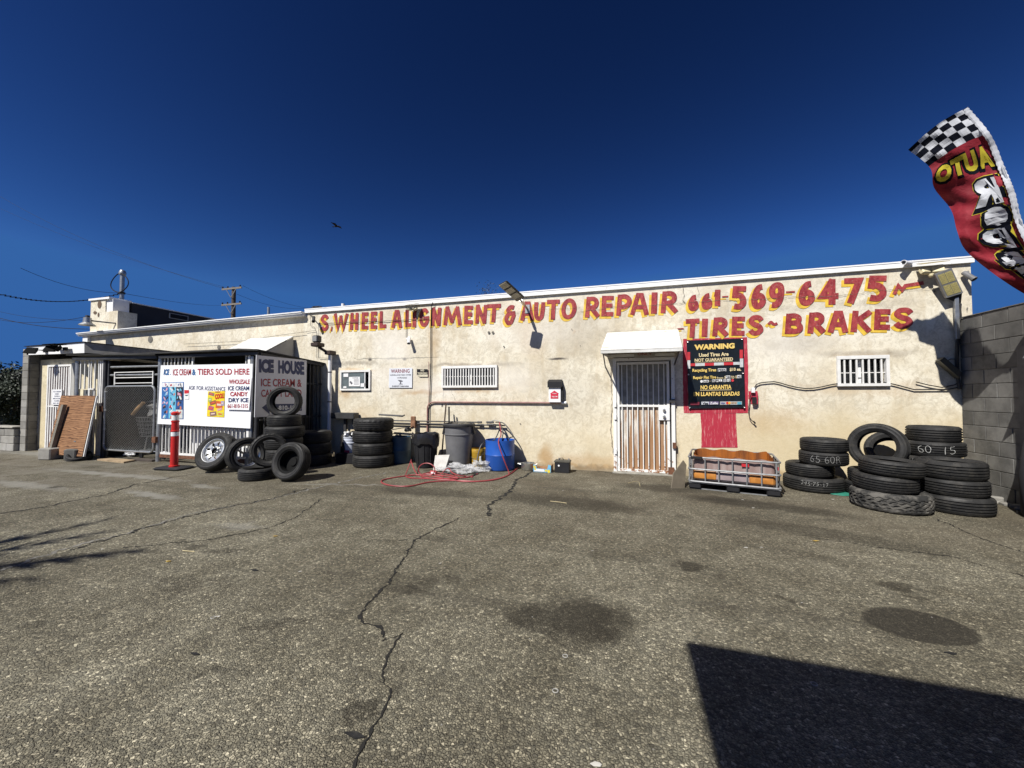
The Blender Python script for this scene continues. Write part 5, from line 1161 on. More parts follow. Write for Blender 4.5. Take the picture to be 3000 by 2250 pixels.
# ================================================================== TIRES
k = NT('tire_rubber'); v = k.objc(); vp = k.pos()
geo = k.n('NewGeometry'); spn = k.n('SeparateXYZ'); k.L(geo.outputs['Normal'], spn.inputs[0])
c = k.mix(k.ramp(k.noise(vp, 5, 6, .65), .35, .7), (.013, .013, .013), (.030, .029, .028))
c = k.mix(k.math('MULTIPLY', k.ramp(k.noise(vp, 11, 6, .75), .5, .68), .55), c, (.062, .057, .048))
k.bump(k.noise(v, 90, 3), .25, .003)
RUB = k.done(k.ramp(k.noise(vp, 6, 3), .3, .7, .55, .8), 0, c, .35)
k = NT('dusty_rubber'); vp = k.pos()
c = k.mix(k.ramp(k.noise(vp, 7, 7, .7), .4, .62), (.030, .030, .029), (.125, .118, .105)); RUB2 = k.done(.85, 0, c, .2)
RIM = mat('alloy_rim', (.58, .58, .56), .3, .85, .15, 10, ((.25, .2, .15), .66)); RIMK = mat('black_rim', (.005, .005, .005), .8, 0, .2, spec=.2); CHK = mat('chalk', (.42, .42, .40), .9, 0, .5, 60)
CHK2 = mat('chalk_faint', (.26, .26, .25), .9, 0, .6, 60)
def tire_mesh(R, w, kind='rib', hole=.62, segs=72):
    """closed tread and sidewall profile turned round Z; grooves and lugs are geometry"""
    h = w/2; ri = R*hole; g = .012
    prof = [(ri, -h*.66), (ri+.012, -h*.80), (R*.76, -h*.955), (R*.77, -h*.985), (R*.79, -h*.985), (R*.80, -h*.965), (R*.87, -h*.975), (R*.875, -h*1.0), (R*.89, -h*.995), (R*.90, -h*.955), (R*.945, -h*.90), (R*.985, -h*.74)]
    lug0 = len(prof)-1
    nb = 4; gw = .014; span = h*1.30
    zs = -h*.65
    edges = []
    for i in range(nb):
        zc = -span/2+span*(i+.5)/nb; edges.append(zc)
    for zc in edges:
        prof += [(R*1.0-(abs(zc)/h)**2*.008, zc-gw/2-.001), (R-g-.002, zc-gw/2+.0015), (R-g-.002, zc+gw/2-.0015), (R*1.0-(abs(zc)/h)**2*.008, zc+gw/2+.001)]
    prof += [(R*.985, h*.74), (R*.945, h*.90), (R*.90, h*.955), (R*.89, h*.995), (R*.875, h*1.0), (R*.87, h*.975), (R*.80, h*.965), (R*.79, h*.985), (R*.77, h*.985), (R*.76, h*.955), (ri+.012, h*.80), (ri, h*.66),
             (ri+.008, h*.58), (R*.80, h*.86), (R*.90, h*.80), (R*.945, h*.3), (R*.945, -h*.3), (R*.90, -h*.80), (R*.80, -h*.86), (ri+.008, -h*.58)]
    m = len(prof); vs = []; 
    lug_i = [lug0, lug0+1, lug0+nb*4, lug0+nb*4+1, lug0-1, lug0+nb*4+2]
    for k_ in range(segs):
        a = 2*math.pi*k_/segs; ca, sa = math.cos(a), math.sin(a)
        for i, (r, z) in enumerate(prof):
            if kind == 'lug' and k_ % 3 == 0 and (i in lug_i): r -= .014
            elif kind == 'rib' and k_ % 2 == 0 and i in (lug0, lug0+nb*4+1): r -= .004
            elif kind == 'block' and lug0 <= i <= lug0+nb*4+1:
                band = (i-lug0+1)//4
                if (k_+band*2) % 4 == 0: r -= .010
                z += .008*(1 if (k_+band) % 4 < 2 else -1) if lug0 < i < lug0+nb*4+1 else 0
            vs.append((r*ca, r*sa, z+h))
    fs = [(k_*m+i, ((k_+1) % segs)*m+i, ((k_+1) % segs)*m+(i+1) % m, k_*m+(i+1) % m) for k_ in range(segs) for i in range(m)]
    return vs, fs
_tm = {}
def tmesh(R, w, kind, hole, mt):
    key = (round(R, 3), round(w, 3), kind, hole, mt.name)
    if key not in _tm:
        vs, fs = tire_mesh(R, w, kind, hole, 72 if kind != 'block' else 96); me = bpy.data.meshes.new('tire'); me.from_pydata(vs, [], fs); me.materials.append(mt)
        bm = bmesh.new(); bm.from_mesh(me); bmesh.ops.recalc_face_normals(bm, faces=bm.faces); bm.to_mesh(me); bm.free()
        me.polygons.foreach_set('use_smooth', [True]*len(me.polygons))
        try: me.set_sharp_from_angle(angle=R_(35))
        except Exception: pass
        _tm[key] = me
    return _tm[key]
def tire(c, R, w, label, kind='rib', axis=None, hole=.62, mt=None, tilt=None, spin=0., group=None, rim=None, chalk=None):
    """flat: c = centre of the bottom; standing: c = centre of the tire and axis = its axle"""
    me = tmesh(R, w, kind, hole, mt or RUB)
    if rim or chalk:
        o = bpy.data.objects.new('tire', None); COL.objects.link(o); b = bpy.data.objects.new('tyre', me); COL.objects.link(b); b.parent = o
    else:
        o = bpy.data.objects.new('tire', me); COL.objects.link(o)
    q = Quaternion((0, 0, 1), spin)
    if axis is not None:
        q = Vector(axis).normalized().to_track_quat('Z', 'Y')@q; o.location = Vector(c)-Vector(axis).normalized()*w/2
    else:
        if tilt: q = Quaternion(Vector((math.cos(tilt[1]), math.sin(tilt[1]), 0)), tilt[0])@q
        o.location = c
    o.rotation_mode = 'QUATERNION'; o.rotation_quaternion = q
    tag(o, label, 'tire', group)
    def child(mb, name, m_):
        ch = mb.build(name, m_); ch.parent = o; return ch
    if rim:
        ri = R*hole; h = w/2; mm = RIM if rim != 'black' else RIMK
        child(MB().lathe([(ri-.002, w*.12), (ri-.012, w*.25), (ri-.03, w*.5), (ri-.012, w*.75), (ri-.002, w*.90), (ri+.008, w*.905), (ri-.004, w*.86), (ri-.025, w*.8), (ri-.035, w*.5), (ri-.03, w*.2)], n=48), 'rim', mm)
        m = MB(); n_ = 6; rr_ = ri-.022
        if rim == 'black': m.lathe([(0, w*.35), (.07, w*.35), (.08, w*.25), (rr_, w*.2)], n=28); child(m, 'wheel_disc', mm)
        elif rim == 'steel':
            # dished disc with oval windows: spokes between holes and a hub
            n_ = 8
            for i in range(n_):
                a0 = 2*math.pi*i/n_; d = .20
                pts = [(rr_*.48, a0-.36, .62), (rr_*.48, a0+.36, .62), (rr_*.72, a0+.20, .72), (rr_+.006, a0+.42, .70), (rr_+.006, a0-.42, .70), (rr_*.72, a0-.20, .72)]
                top = [(r_*math.cos(a_), r_*math.sin(a_), w*z_+.012) for r_, a_, z_ in pts]; bot = [(r_*math.cos(a_), r_*math.sin(a_), w*z_-.004) for r_, a_, z_ in pts]
                m.add([Vector(t_) for t_ in top+bot], [(0,1,2,5), (2,3,4,5), (6,11,8,7), (8,11,10,9)]+[(i_, (i_+1) % 6, 6+(i_+1) % 6, 6+i_) for i_ in range(6)])
            m.lathe([(0, w*.60), (rr_*.26, w*.60), (rr_*.28, w*.78), (rr_*.33, w*.80), (rr_*.50, w*.66), (rr_*.52, w*.60)], n=32)
            child(m, 'wheel_disc', mm)
            child(MB().lathe([(0, w*.61), (rr_*.24, w*.61), (rr_*.25, w*.70)], n=20), 'hub_bore', BLK)
            for i in range(8):
                a0 = 2*math.pi*(i+.5)/8; child(MB().lathe([(0, .02), (.010, .018), (.012, 0)], (rr_*.38*math.cos(a0), rr_*.38*math.sin(a0), w*.74), 8), 'wheel_nut', STEEL if rim == 'steel' else DKM)
        else:
            for i in range(n_):
                a0 = 2*math.pi*i/n_; u_ = Vector((math.cos(a0), math.sin(a0), 0))
                m.bar(u_*.03+Vector((0, 0, w*.55)), u_*(rr_+.01)+Vector((0, 0, w*.66)), .05, .02)
            m.lathe([(0, w*.6), (.05, w*.6), (.065, w*.5)], n=20); child(m, 'spokes', mm)
            for i in range(5): child(MB().lathe([(0, .02), (.009, .018), (.011, 0)], (.042*math.cos(i*1.256), .042*math.sin(i*1.256), w*.6), 8), 'wheel_nut', STEEL)
    if chalk:
        txt, ang, zf, ht, wid, m_ = chalk; v_, f_ = glyphs(txt, -.028); mb = MB(); Rc = R+.0035
        # angle is measured in the world: write left to right as seen from outside
        vs = []
        for a, b in v_:
            an = ang-wid/2+a*wid-spin; zz_ = w*zf+(b-.5)*ht; vs.append(Vector((Rc*math.cos(an), Rc*math.sin(an), zz_)))
        # long glyph faces must follow the curve: subdivide
        me2 = bpy.data.meshes.new('c'); me2.from_pydata([tuple((ang-wid/2+a*wid-spin, w*zf+(b-.5)*ht, 0)) for a, b in v_], [], f_)
        bm = bmesh.new(); bm.from_mesh(me2); bmesh.ops.subdivide_edges(bm, edges=bm.edges, cuts=1); bmesh.ops.triangulate(bm, faces=bm.faces)
        for vv in bm.verts:
            xx = vv.co.x+.035*noise.noise(Vector((vv.co.x*5, vv.co.y*20, 7))); yy = vv.co.y+.022*noise.noise(Vector((vv.co.x*6, 3, 1))); mb.v.append(Vector((Rc*math.cos(xx), Rc*math.sin(xx), yy)))
        bm.verts.index_update(); mb.f = [tuple(x.index for x in f.verts) for f in bm.faces]; mb.sm = [False]*len(mb.f); bm.free()
        child(mb, 'chalk_mark', m_)
    return o
facing = lambda x, y: math.atan2(-y, -x)      # direction from the tire towards where the photo was taken
# --- stack A, right of the tote
gA = 'tires stacked right of the orange tank'
tire((2.80, 7.17, 0), .39, .21, 'widest tire at the bottom of the stack right of the tank, chalk numbers upright', 'rib', group=gA, chalk=('245/75-17', facing(2.8, 7.17)+.05, .66, .055, .85, CHK))
tire((2.77, 7.21, .211), .315, .19, 'second tire from the bottom of the stack right of the tank', 'rib', spin=.4, group=gA)
tire((2.93, 7.14, .402), .31, .20, 'third tire of the stack right of the tank with faint chalk 65 60R', 'rib', spin=.9, group=gA, chalk=('65 60R', facing(2.93, 7.14)+.1, .5, .10, 1.2, CHK2))
tire((2.93, 7.12, .603), .30, .19, 'top tire of the stack right of the tank, its hole visible', 'rib', spin=.2, group=gA)
# --- small stack behind with a standing tire
gS = 'tires behind the front right stack'
tire((3.45, 6.98, 0), .30, .19, 'bottom tire wedged behind the front right stack', 'rib', group=gS)
tire((3.47, 6.96, .191), .29, .19, 'second tire under the upright tire at the right', 'rib', group=gS)
tire((3.50, 6.90, .715), .335, .21, 'upright tire leaning on the right pile, wall visible through it', 'rib', axis=(-.62, -.78, .12), group=gS)
tire((3.86, 7.30, .62), .30, .19, 'dark tire leaning on the wall behind the upright tire', 'rib', axis=(-.5, -.80, .5), group=gS)
# --- front right stack
gF = 'tires of the front right stack'
tire((3.28, 6.24, 0), .40, .235, 'dusty all-terrain tire with block tread at the bottom of the front right stack', 'block', group=gF, mt=RUB2, spin=.3)
tire((3.24, 6.27, .236), .325, .20, 'smooth-worn middle tire of the front right stack', 'rib', spin=.5, group=gF, tilt=(.04, .5))
tire((3.30, 6.25, .437), .32, .19, 'slightly tilted tire on top of the front right stack', 'rib', spin=.1, group=gF, tilt=(.05, 1.2))
# --- right-most stack
gR = 'tires of the outermost right stack'
tire((4.00, 6.33, 0), .335, .215, 'bottom tire of the outermost right stack', 'rib', group=gR)
tire((3.98, 6.34, .216), .32, .20, 'shiny grooved middle tire of the outermost right stack', 'rib', spin=.6, group=gR)
tire((3.97, 6.35, .417), .325, .22, 'wide top tire of the outermost right stack with open hole', 'rib', spin=.3, group=gR)
# --- corner stack
gB = 'tires stacked in the corner by the block wall'
tire((4.22, 7.05, 0), .31, .20, 'lowest tire in the wall corner stack', 'rib', group=gB)
tire((4.22, 7.04, .201), .31, .20, 'second lowest tire in the wall corner stack', 'rib', group=gB)
tire((4.16, 7.03, .402), .32, .20, 'middle tire in the wall corner stack with chalk 2151', 'rib', group=gB, chalk=('2151', facing(4.16, 7.03)-.45, .72, .06, .45, CHK2))
tire((4.23, 7.04, .603), .315, .205, 'corner stack tire with chalk 60 15', 'rib', group=gB, chalk=('60  15', facing(4.23, 7.04)+.08, .52, .10, 1.15, CHK), spin=.3)
tire((4.22, 7.03, .809), .282, .21, 'top tire in the wall corner stack', 'rib', group=gB, spin=.1)
# --- tall stack of four
gT = 'stack of four truck tires by the stucco wall'
for i, (dx, r_, kd, lb) in enumerate(((0, .415, 'rib', 'bottom truck tire of the four-tire stack at the wall'), (-.02, .405, 'rib', 'second truck tire from the bottom of the four-tire stack'), (-.03, .40, 'rib', 'third truck tire from the bottom of the four-tire stack'), (-.01, .405, 'lug', 'top truck tire with notched shoulder of the four-tire stack'))):
    tire((-5.08+dx, 6.95, i*.246), r_, .245, lb, kd, spin=i*.7, group=gT)
# --- stacks beside the cage
g2 = 'low tire stack by the white pipe'
for i, (dx, r_, lb) in enumerate(((.0, .365, 'bottom tire of the low stack by the white pipe'), (.02, .355, 'middle tire of the low stack by the white pipe'), (0, .375, 'top tire of the low stack by the white pipe, hole visible'))):
    tire((-6.42+dx, 6.70, i*.235), r_, .233, lb, 'rib', spin=i, group=g2)
g3 = 'tall tire stack under the upright tire by the ICE HOUSE sign'
for i, (dx, r_, lb) in enumerate(((0, .34, 'lowest tire of the tall stack before the ICE HOUSE sign'), (.02, .335, 'second tire of the tall stack before the ICE HOUSE sign'), (-.02, .33, 'third tire of the tall stack before the ICE HOUSE sign'), (0, .345, 'fourth tire of the tall stack before the ICE HOUSE sign'), (-.02, .30, 'fifth tire of the tall stack, right below the upright tire'))):
    tire((-6.40+dx, 5.98, i*.217), r_, .215, lb, 'rib', spin=i*.5, group=g3)
tire((-6.40, 5.96, 1.085+.255), .305, .21, 'upright tire crowning the tall stack, sign digits seen through it', 'rib', axis=(.52, -.85, .05), group=g3)
# --- leaning tires in front of the cage
gL = 'tires leaning in front of the cage'
p = W(640, 1318, 5.55)
tire((p.x, 5.52, .375), .375, .23, 'leaning wheel with silver steel rim in front of the cage bars', 'rib', axis=(.10, -.86, .42), hole=.60, group=gL, rim='steel', spin=.2)
p = W(722, 1338, 5.6)
tire((p.x, 5.6, .33), .335, .22, 'upright tire with silver spokes inside, right of the silver wheel', 'rib', axis=(.90, -.42, .10), group=gL, rim='alloy', spin=.4)
tire((-6.22, 5.27, 0), .30, .195, 'tire lying flat on the ground in front of the leaning tires', 'rib', group=gL)
p = W(792, 1316, 5.42)
tire((p.x, 5.40, .20+.28), .30, .20, 'upright tire standing on the flat tire before the cage', 'lug', axis=(.74, -.66, .12), group=gL, spin=.2)
p = W(854, 1338, 5.3)
tire((p.x, 5.30, .325), .325, .21, 'leaning wheel with black rim at the front right of the cage pile', 'rib', axis=(.06, -.95, .26), hole=.62, group=gL, rim='black', spin=.5)
# --- odd ones
q = G(1005, 1368); tire((-6.05, 7.28, .30), .30, .20, 'tire standing on edge in the shade left of the four-tire stack', 'block', axis=(.72, .69, 0))
o = tire((-11.85, 5.6, .07), .21, .15, 'half-buried worn tire scrap beside the concrete blocks', 'rib', axis=(.3, -.25, .92))
tire((5.72, 6.95, 2.42), .35, .22, 'dark tire showing over the top of the block wall', 'rib', axis=(-.8, -.6, 0))
rk = thing('storage_rack', 'grey steel rack behind the block wall carrying a tire', 'rack', (5.72, 6.95, 0))
MB().box((5.35, 6.5, 2.02), (6.1, 7.4, 2.06)).build('shelf', DKM, rk)
for x_ in (5.37, 6.05):
    for y_ in (6.53, 7.35): MB().box((x_, y_, 0), (x_+.04, y_+.04, 2.019)).build('leg', DKM, rk)
for i, (x_, y_, z_, ax, lb) in enumerate(((-18.2, 7.6, .62, (.2, -.8, .75), 'grey tire leaning in the dark yard behind the low block stub'), (-19.4, 8.4, .9, (.1, -.6, .9), 'upper tire on the pile in the dark yard at the far left'), (-19.0, 8.2, .35, (.1, -.9, .3), 'lower tire on the pile in the dark yard at the far left'))):
    tire((x_, y_, z_), .36, .23, lb, 'rib', axis=ax, mt=RUB2 if i == 0 else RUB, group='tires in the far left yard')

# ================================================================== BINS, BUCKETS AND THE LIKE
def barrel(name, q, prof, label, cat, mt, n=36, inner=True):
    t_ = thing(name, label, cat, q); MB().lathe(prof, q, n).build('body', mt, t_); return t_
def hose(pts, r, mt, name, label, sub=6, smooth=True):
    P3 = []
    m_ = len(pts)
    for i in range(m_-1):
        a, b, c, d = (Vector(pts[max(0, min(m_-1, i+j))]) for j in (-1, 0, 1, 2))
        for s_ in range(sub):
            t = s_/sub; P3.append(.5*((2*b)+(-a+c)*t+(2*a-5*b+4*c-d)*t*t+(-a+3*b-3*c+d)*t**3))
    P3.append(Vector(pts[-1])); o = MB().tube(P3, r, 6).build(name, mt, None, origin=P3[0]); return tag(o, label, 'hose')
# black trash can with liner
q = Vector((-3.93, 7.08, 0))
tc = barrel('trash_can', q, [(0, .012), (.185, .012), (.19, .03), (.235, .58), (.25, .585), (.252, .60), (.238, .60), (.24, .645), (.255, .65), (.255, .672), (.225, .672), (.222, .62), (.175, .05), (0, .045)], 'black plastic trash can with torn liner left of the big grey can', 'trash can', BLACK)
m = MB()
for i in range(10):
    a = 2*math.pi*i/10; u_ = Vector((math.cos(a), math.sin(a), 0)); m.tube([q+u_*.203+Vector((0, 0, .10)), q+u_*.222+Vector((0, 0, .40)), q+u_*.228+Vector((0, 0, .46))], .010, 5)
m.build('ribs', BLACK, tc)
LINER = mat('black_liner', (.022, .022, .024), .22, 0, .3, 10)
m = MB(); vs = []; n_ = 60
for j, (r_, z_) in enumerate(((.215, .60), (.245, .69), (.262, .66), (.268, .60), (.262, .50))):
    for i in range(n_):
        a = 2*math.pi*i/n_; w_ = noise.noise(Vector((math.cos(a)*3, math.sin(a)*3, j*.5))); drop = (-.07*max(0, noise.noise(Vector((math.cos(a)*1.5+4, math.sin(a)*1.5, 2))))*4 if j > 2 else 0)
        vs.append(q+Vector((math.cos(a)*(r_+.025*w_), math.sin(a)*(r_+.025*w_), z_+.02*w_+drop)))
m.add(vs, [(j*n_+i, j*n_+(i+1) % n_, (j+1)*n_+(i+1) % n_, (j+1)*n_+i) for j in range(4) for i in range(n_)], True)
o = m.build('bin_liner', LINER, None, origin=q+Vector((0, 0, .6))); tag(o, 'crumpled black liner folded over the rim of the black trash can', 'bin liner')
# large grey can
q = Vector((-3.30, 7.30, 0)); GREYP = mat('grey_plastic', (.155, .155, .160), .5, 0, .15, 4, ((.10, .09, .08), .62))
gc = barrel('trash_can', q, [(0, .02), (.23, .02), (.235, .04), (.288, .66), (.30, .665), (.302, .685), (.29, .69), (.296, .84), (.318, .845), (.322, .875), (.30, .88), (.292, .84), (.27, .60), (.22, .06), (0, .05)], 'tall grey round trash can holding two handles', 'trash can', GREYP)
MB().lathe([(.300, .828), (.326, .835), (.330, .872), (.312, .89), (.296, .886)], q, 40).build('rim', DKM, gc)
for an in (205, 10):
    u_ = Vector((math.cos(R_(an)), math.sin(R_(an)), 0)); s_ = Vector((-u_.y, u_.x, 0)); c_ = q+u_*.31
    MB().add([c_-s_*.09+Vector((0, 0, .83)), c_+s_*.09+Vector((0, 0, .83)), c_+s_*.055+u_*.03+Vector((0, 0, .68)), c_-s_*.055+u_*.03+Vector((0, 0, .68)),
              c_-s_*.09-u_*.02+Vector((0, 0, .83)), c_+s_*.09-u_*.02+Vector((0, 0, .83)), c_+s_*.055-u_*.02+Vector((0, 0, .66)), c_-s_*.055-u_*.02+Vector((0, 0, .66))], [(0,1,2,3),(7,6,5,4),(0,4,5,1),(1,5,6,2),(2,6,7,3),(3,7,4,0)]).build('handle', DKM, gc)
MB().box((q.x-.19, q.y-.245, .02), (q.x-.02, q.y-.21, .16), None).build('patch', BLACK, gc)
for i, (x0, x1, z1, r_, lb) in enumerate(((-.34, -.37, 1.28, .016, 'long wooden handle standing in front of the grey can'), (-.24, -.30, 1.22, .018, 'dark tool handle leaning out of the grey trash can'))):
    a = q+Vector((x0, .05 if i else -.12, .05 if not i else .45)); b = q+Vector((x1, .15, z1)); o = MB().tube([a, b], r_, 8).build('tool_handle', mat('dark_wood', (.07, .045, .03), .7) if not i else BLACK, None, origin=a); tag(o, lb, 'handle')
o = lump(q+Vector((0, 0, .86)), (.24, .24, .04), .7, 4, 10).build('trash_bag', LINER, None, origin=q+Vector((0, 0, .84))); tag(o, 'dark rubbish heaped in the mouth of the grey can', 'rubbish')
# blue cut drum
q = Vector((-2.41, 7.30, 0)); BLUEP = mat('blue_plastic', (.018, .095, .42), .38, 0, .12, 4, ((.03, .06, .16), .66))
bd = barrel('cut_drum', q, [(0, .01), (.27, .01), (.285, .03), (.288, .29), (.294, .30), (.288, .312), (.287, .50), (.293, .585), (.286, .585), (.280, .50), (.280, .03), (0, .02)], 'bright blue plastic drum with its top cut off holding hoses', 'drum', BLUEP)
HB = mat('black_hose', (.02, .02, .02), .5); HR = mat('red_hose', (.30, .045, .05), .5, 0, .2, 5)
s0 = W(1452, 1237, D-.1)
hose([s0, s0+Vector((.12, -.05, -.02)), s0+Vector((.20, -.12, -.2)), (-2.35, 7.25, .60), (-2.30, 7.20, .25)], .011, HB, 'hose', 'black hose curving from the pipe end into the blue drum')
hose([s0, s0+Vector((.2, -.05, -.02)), s0+Vector((.42, -.15, -.25)), (-2.2, 7.20, .60), (-2.22, 7.3, .2)], .012, HB, 'hose', 'outer black hose curving into the right side of the blue drum')
hose([s0+Vector((0, 0, -.05)), s0+Vector((.12, -.08, -.08)), s0+Vector((.02, -.15, -.35)), (-2.75, 7.20, .50), (-2.80, 7.05, .20), (-2.74, 6.98, .02)], .012, HB, 'hose', 'black hose draped down the left side of the blue drum')
def g_(px, py, z=.012): return G(px, py, z)
hp = [s0+Vector((.10, -.05, .0)), s0+Vector((.20, -.25, -.22)), Vector((-2.33, 6.96, .57)), Vector((-2.22, 6.90, .3)), g_(1491, 1385), g_(1485, 1394), g_(1440, 1407), g_(1370, 1411), g_(1330, 1407), g_(1280, 1398), g_(1230, 1392), g_(1200, 1392), g_(1190, 1396), g_(1215, 1401), g_(1300, 1402), g_(1370, 1398), g_(1392, 1390)]
hose(hp, .011, HR, 'air_hose', 'red air hose running over the blue drum to the coil on the ground')
hose([g_(1517, 1371), g_(1495, 1388), g_(1460, 1402), g_(1400, 1410), g_(1335, 1408), g_(1260, 1412), g_(1200, 1424), g_(1150, 1423), g_(1120, 1415), g_(1122, 1406), g_(1160, 1398), g_(1210, 1392), g_(1260, 1390), g_(1300, 1396)], .011, HR, 'air_hose', 'wide outer loop of red hose on the asphalt')
hose([g_(1188, 1392), W(1204, 1350, 6.6), W(1205, 1352, 6.6), W(1213, 1375, 6.4), g_(1222, 1390)], .009, HR, 'air_hose', 'peaked kink of red hose standing up left of the coil')
hose([g_(1290, 1390), W(1312, 1372, 6.5), W(1325, 1385, 6.4), W(1345, 1393, 6.3), g_(1370, 1395), g_(1385, 1398)], .010, HR, 'air_hose', 'red hose arch rising right of the coil')
lp_ = [Vector((-3.60+.20*math.cos(t_*.7+2.6), 6.42, .20+.19*math.sin(t_*.7+2.6))) for t_ in range(0, 10)]
hose([W(1250+24*math.cos(a), 1376+19*math.sin(a), 6.35) for a in [R_(x_) for x_ in range(100, 470, 30)]], .010, HR, 'air_hose', 'upright circular loop of red hose in front of the white bag')
hose([g_(1235, 1390), g_(1260, 1384), g_(1300, 1388), g_(1340, 1398), g_(1330, 1405), g_(1280, 1404), g_(1235, 1396), g_(1245, 1388), g_(1290, 1392), g_(1350, 1400), g_(1400, 1388)], .010, HR, 'air_hose', 'tangled middle of the red hose coil')
hose([g_(1300, 1385), g_(1340, 1390), g_(1375, 1396), g_(1400, 1386)], .014, HB, 'air_hose', 'short black hose end at the right of the coil')
# yellow bucket, bottle
q = Vector((-2.93, 7.42, 0)); YB_ = mat('yellow_bucket_plastic', (.50, .30, .03), .5, 0, .2, 6)
yb = barrel('bucket', q, [(0, .01), (.13, .01), (.15, .30), (.155, .31), (.155, .32), (.15, .325), (.158, .335), (.158, .345), (.152, .355), (.16, .36), (.16, .38), (.145, .38), (.125, .03), (0, .025)], 'yellow bucket in the shadow between grey can and blue drum', 'bucket', YB_, 28)
MB().tube([q+Vector((.155*math.cos(a), -.02-.155*abs(math.sin(a)), .33-.14*math.sin(a))) for a in [math.pi*i/12 for i in range(13)]], .004, 5).build('bail', DKM, yb)
q = Vector((-2.76, 7.12, 0)); bt = thing('bottle', 'small clear bottle with yellow label beside the blue drum', 'bottle', q)
MB().lathe([(0, .004), (.035, .004), (.04, .02), (.04, .16), (.02, .21), (.018, .24), (0, .24)], q, 16).build('body', mat('cloudy_plastic', (.55, .55, .5), .3, 0, .1), bt)
MB().lathe([(.041, .03), (.041, .10)], q, 16).build('label', flat((.62, .42, .05)), bt); MB().lathe([(.019, .24), (.019, .26), (0, .26)], q, 12).build('cap', WPL, bt)
# white bucket in the shade with shoes
q = Vector((-5.78, 7.10, .22)); wb = thing('bucket', 'white pail with blue rings standing left of the four-tire stack', 'bucket', q)
MB().lathe([(0, .005), (.11, .005), (.135, .20), (.145, .205), (.145, .225), (.137, .23), (.147, .27), (.147, .29), (.138, .295), (.15, .32), (.15, .34), (.135, .34), (.11, .03), (0, .02)], q, 28).build('body', mat('pale_pail', (.62, .66, .76), .4, 0, .06), wb)
MB().box((q.x-.05, q.y-.133, q.z+.01), (q.x+.06, q.y-.12, q.z+.06)).build('label', flat((.35, .05, .1)), wb)
o = MB().cbox((-6.0, 6.9, 0), (-5.52, 7.35, .22), .015).build('black_crate', BLK, None, origin=(-5.76, 7.1, 0)); tag(o, 'black box under the white pail in the shade', 'box')
for i, (dx, dy, col, lb) in enumerate(((-.08, -.02, WPL, 'white shoe lying left on the white pail'), (.02, .03, BLACK, 'dark shoe lying in the middle of the white pail'), (.11, 0, WPL, 'white crumpled cloth on the right of the pail'))):
    o = lump(q+Vector((dx, dy, .40)), (.05, .09, .055), .5, i+3, 9).build('shoe', col, None, origin=q+Vector((dx, dy, .35))); tag(o, lb, 'shoe' if i < 2 else 'cloth')
# wall shelf / box in the shed shadow
o = MB().cbox((-6.62, D-.22, .92), (-5.98, D-.03, 1.06), .01).build('wall_box', DKM, None, origin=(-6.3, D-.1, .92)); tag(o, 'dark metal box on the shaded wall beside the white pipe', 'box')
for x_ in (-6.35, -6.12): MB().box((x_, D-.10, .62 if x_ < -6.2 else .75), (x_+.06, D-.06, .919)).build('drop_pipe', DKM, o)
# dull blue bin behind the stack
q = Vector((-4.72, 7.38, 0)); DB = mat('dull_blue', (.03, .075, .13), .5, 0, .2)
b2 = barrel('blue_barrel', q, [(0, .01), (.21, .01), (.22, .03), (.225, .27), (.23, .28), (.225, .29), (.222, .55), (.228, .57), (.215, .57), (.21, .04), (0, .03)], 'dull blue barrel in shadow behind the four-tire stack', 'barrel', DB)
hose([(-4.95, 7.35, .5), (-4.85, 7.25, .62), (-4.7, 7.25, .64), (-4.6, 7.3, .55)], .010, HB, 'hose', 'black hose hanging over the rim of the dull blue barrel')
hose([(-4.55, 7.5, .60), (-4.40, 7.55, .58), (-4.28, 7.5, .62), (-4.2, 7.45, .50)], .006, HB, 'hose', 'thin black cord between the barrel and the black can')
o = lump(Vector((-4.62, 7.5, .72)), (.06, .05, .055), .9, 9, 8).build('valve_tap', BLACK, None, origin=(-4.62, 7.5, .66)); tag(o, 'small black tap on the wall above the dull blue barrel', 'tap')
# clear plastic bags
k = NT('plastic_film'); k.b.inputs['Alpha'].default_value = .42; v = k.objc(); k.bump(k.noise(v, 14, 6, .7, 2), .9, .03); FILM = k.done(.18, 0, k.mix(k.ramp(k.noise(v, 18, 5), .4, .65), (.62, .62, .62), (.88, .88, .88)), .6)
q = G(1345, 1386); o = lump(q+Vector((0, .05, .07)), (.28, .13, .075), 1.0, 5, 26).build('plastic_bag', FILM, None, origin=q); tag(o, 'crumpled clear plastic bag on the ground right of the hose coil', 'plastic bag')
q = G(1405, 1380); o = lump(q+Vector((0, .05, .08)), (.24, .12, .08), 1.0, 12, 24).build('plastic_bag', FILM, None, origin=q); tag(o, 'second clear plastic bag nearer the blue drum', 'plastic bag')
q = G(1290, 1382); a_ = MB().quad(q+Vector((-.15, .02, .01)), q+Vector((.10, .0, .01)), q+Vector((.13, .16, .30)), q+Vector((-.17, .14, .28)), .025).build('paper_sack', mat('dirty_white_sack', (.45, .435, .40), .5, 0, .12, 8, ((.5, .42, .34), .55), bump=.8, bsc=10), None, origin=q); tag(a_, 'white paper sack leaning on the grey trash can', 'sack')
q = G(1270, 1391); o = MB().cbox((q.x-.08, q.y, 0), (q.x+.05, q.y+.07, .07), .01).build('snack_wrapper', flat((.45, .08, .08)), None, origin=q); tag(o, 'red and white wrapper at the foot of the white sack', 'wrapper')
MB().box((q.x-.05, q.y-.006, .02), (q.x+.03, q.y-.001, .055)).build('print', WPL, o)
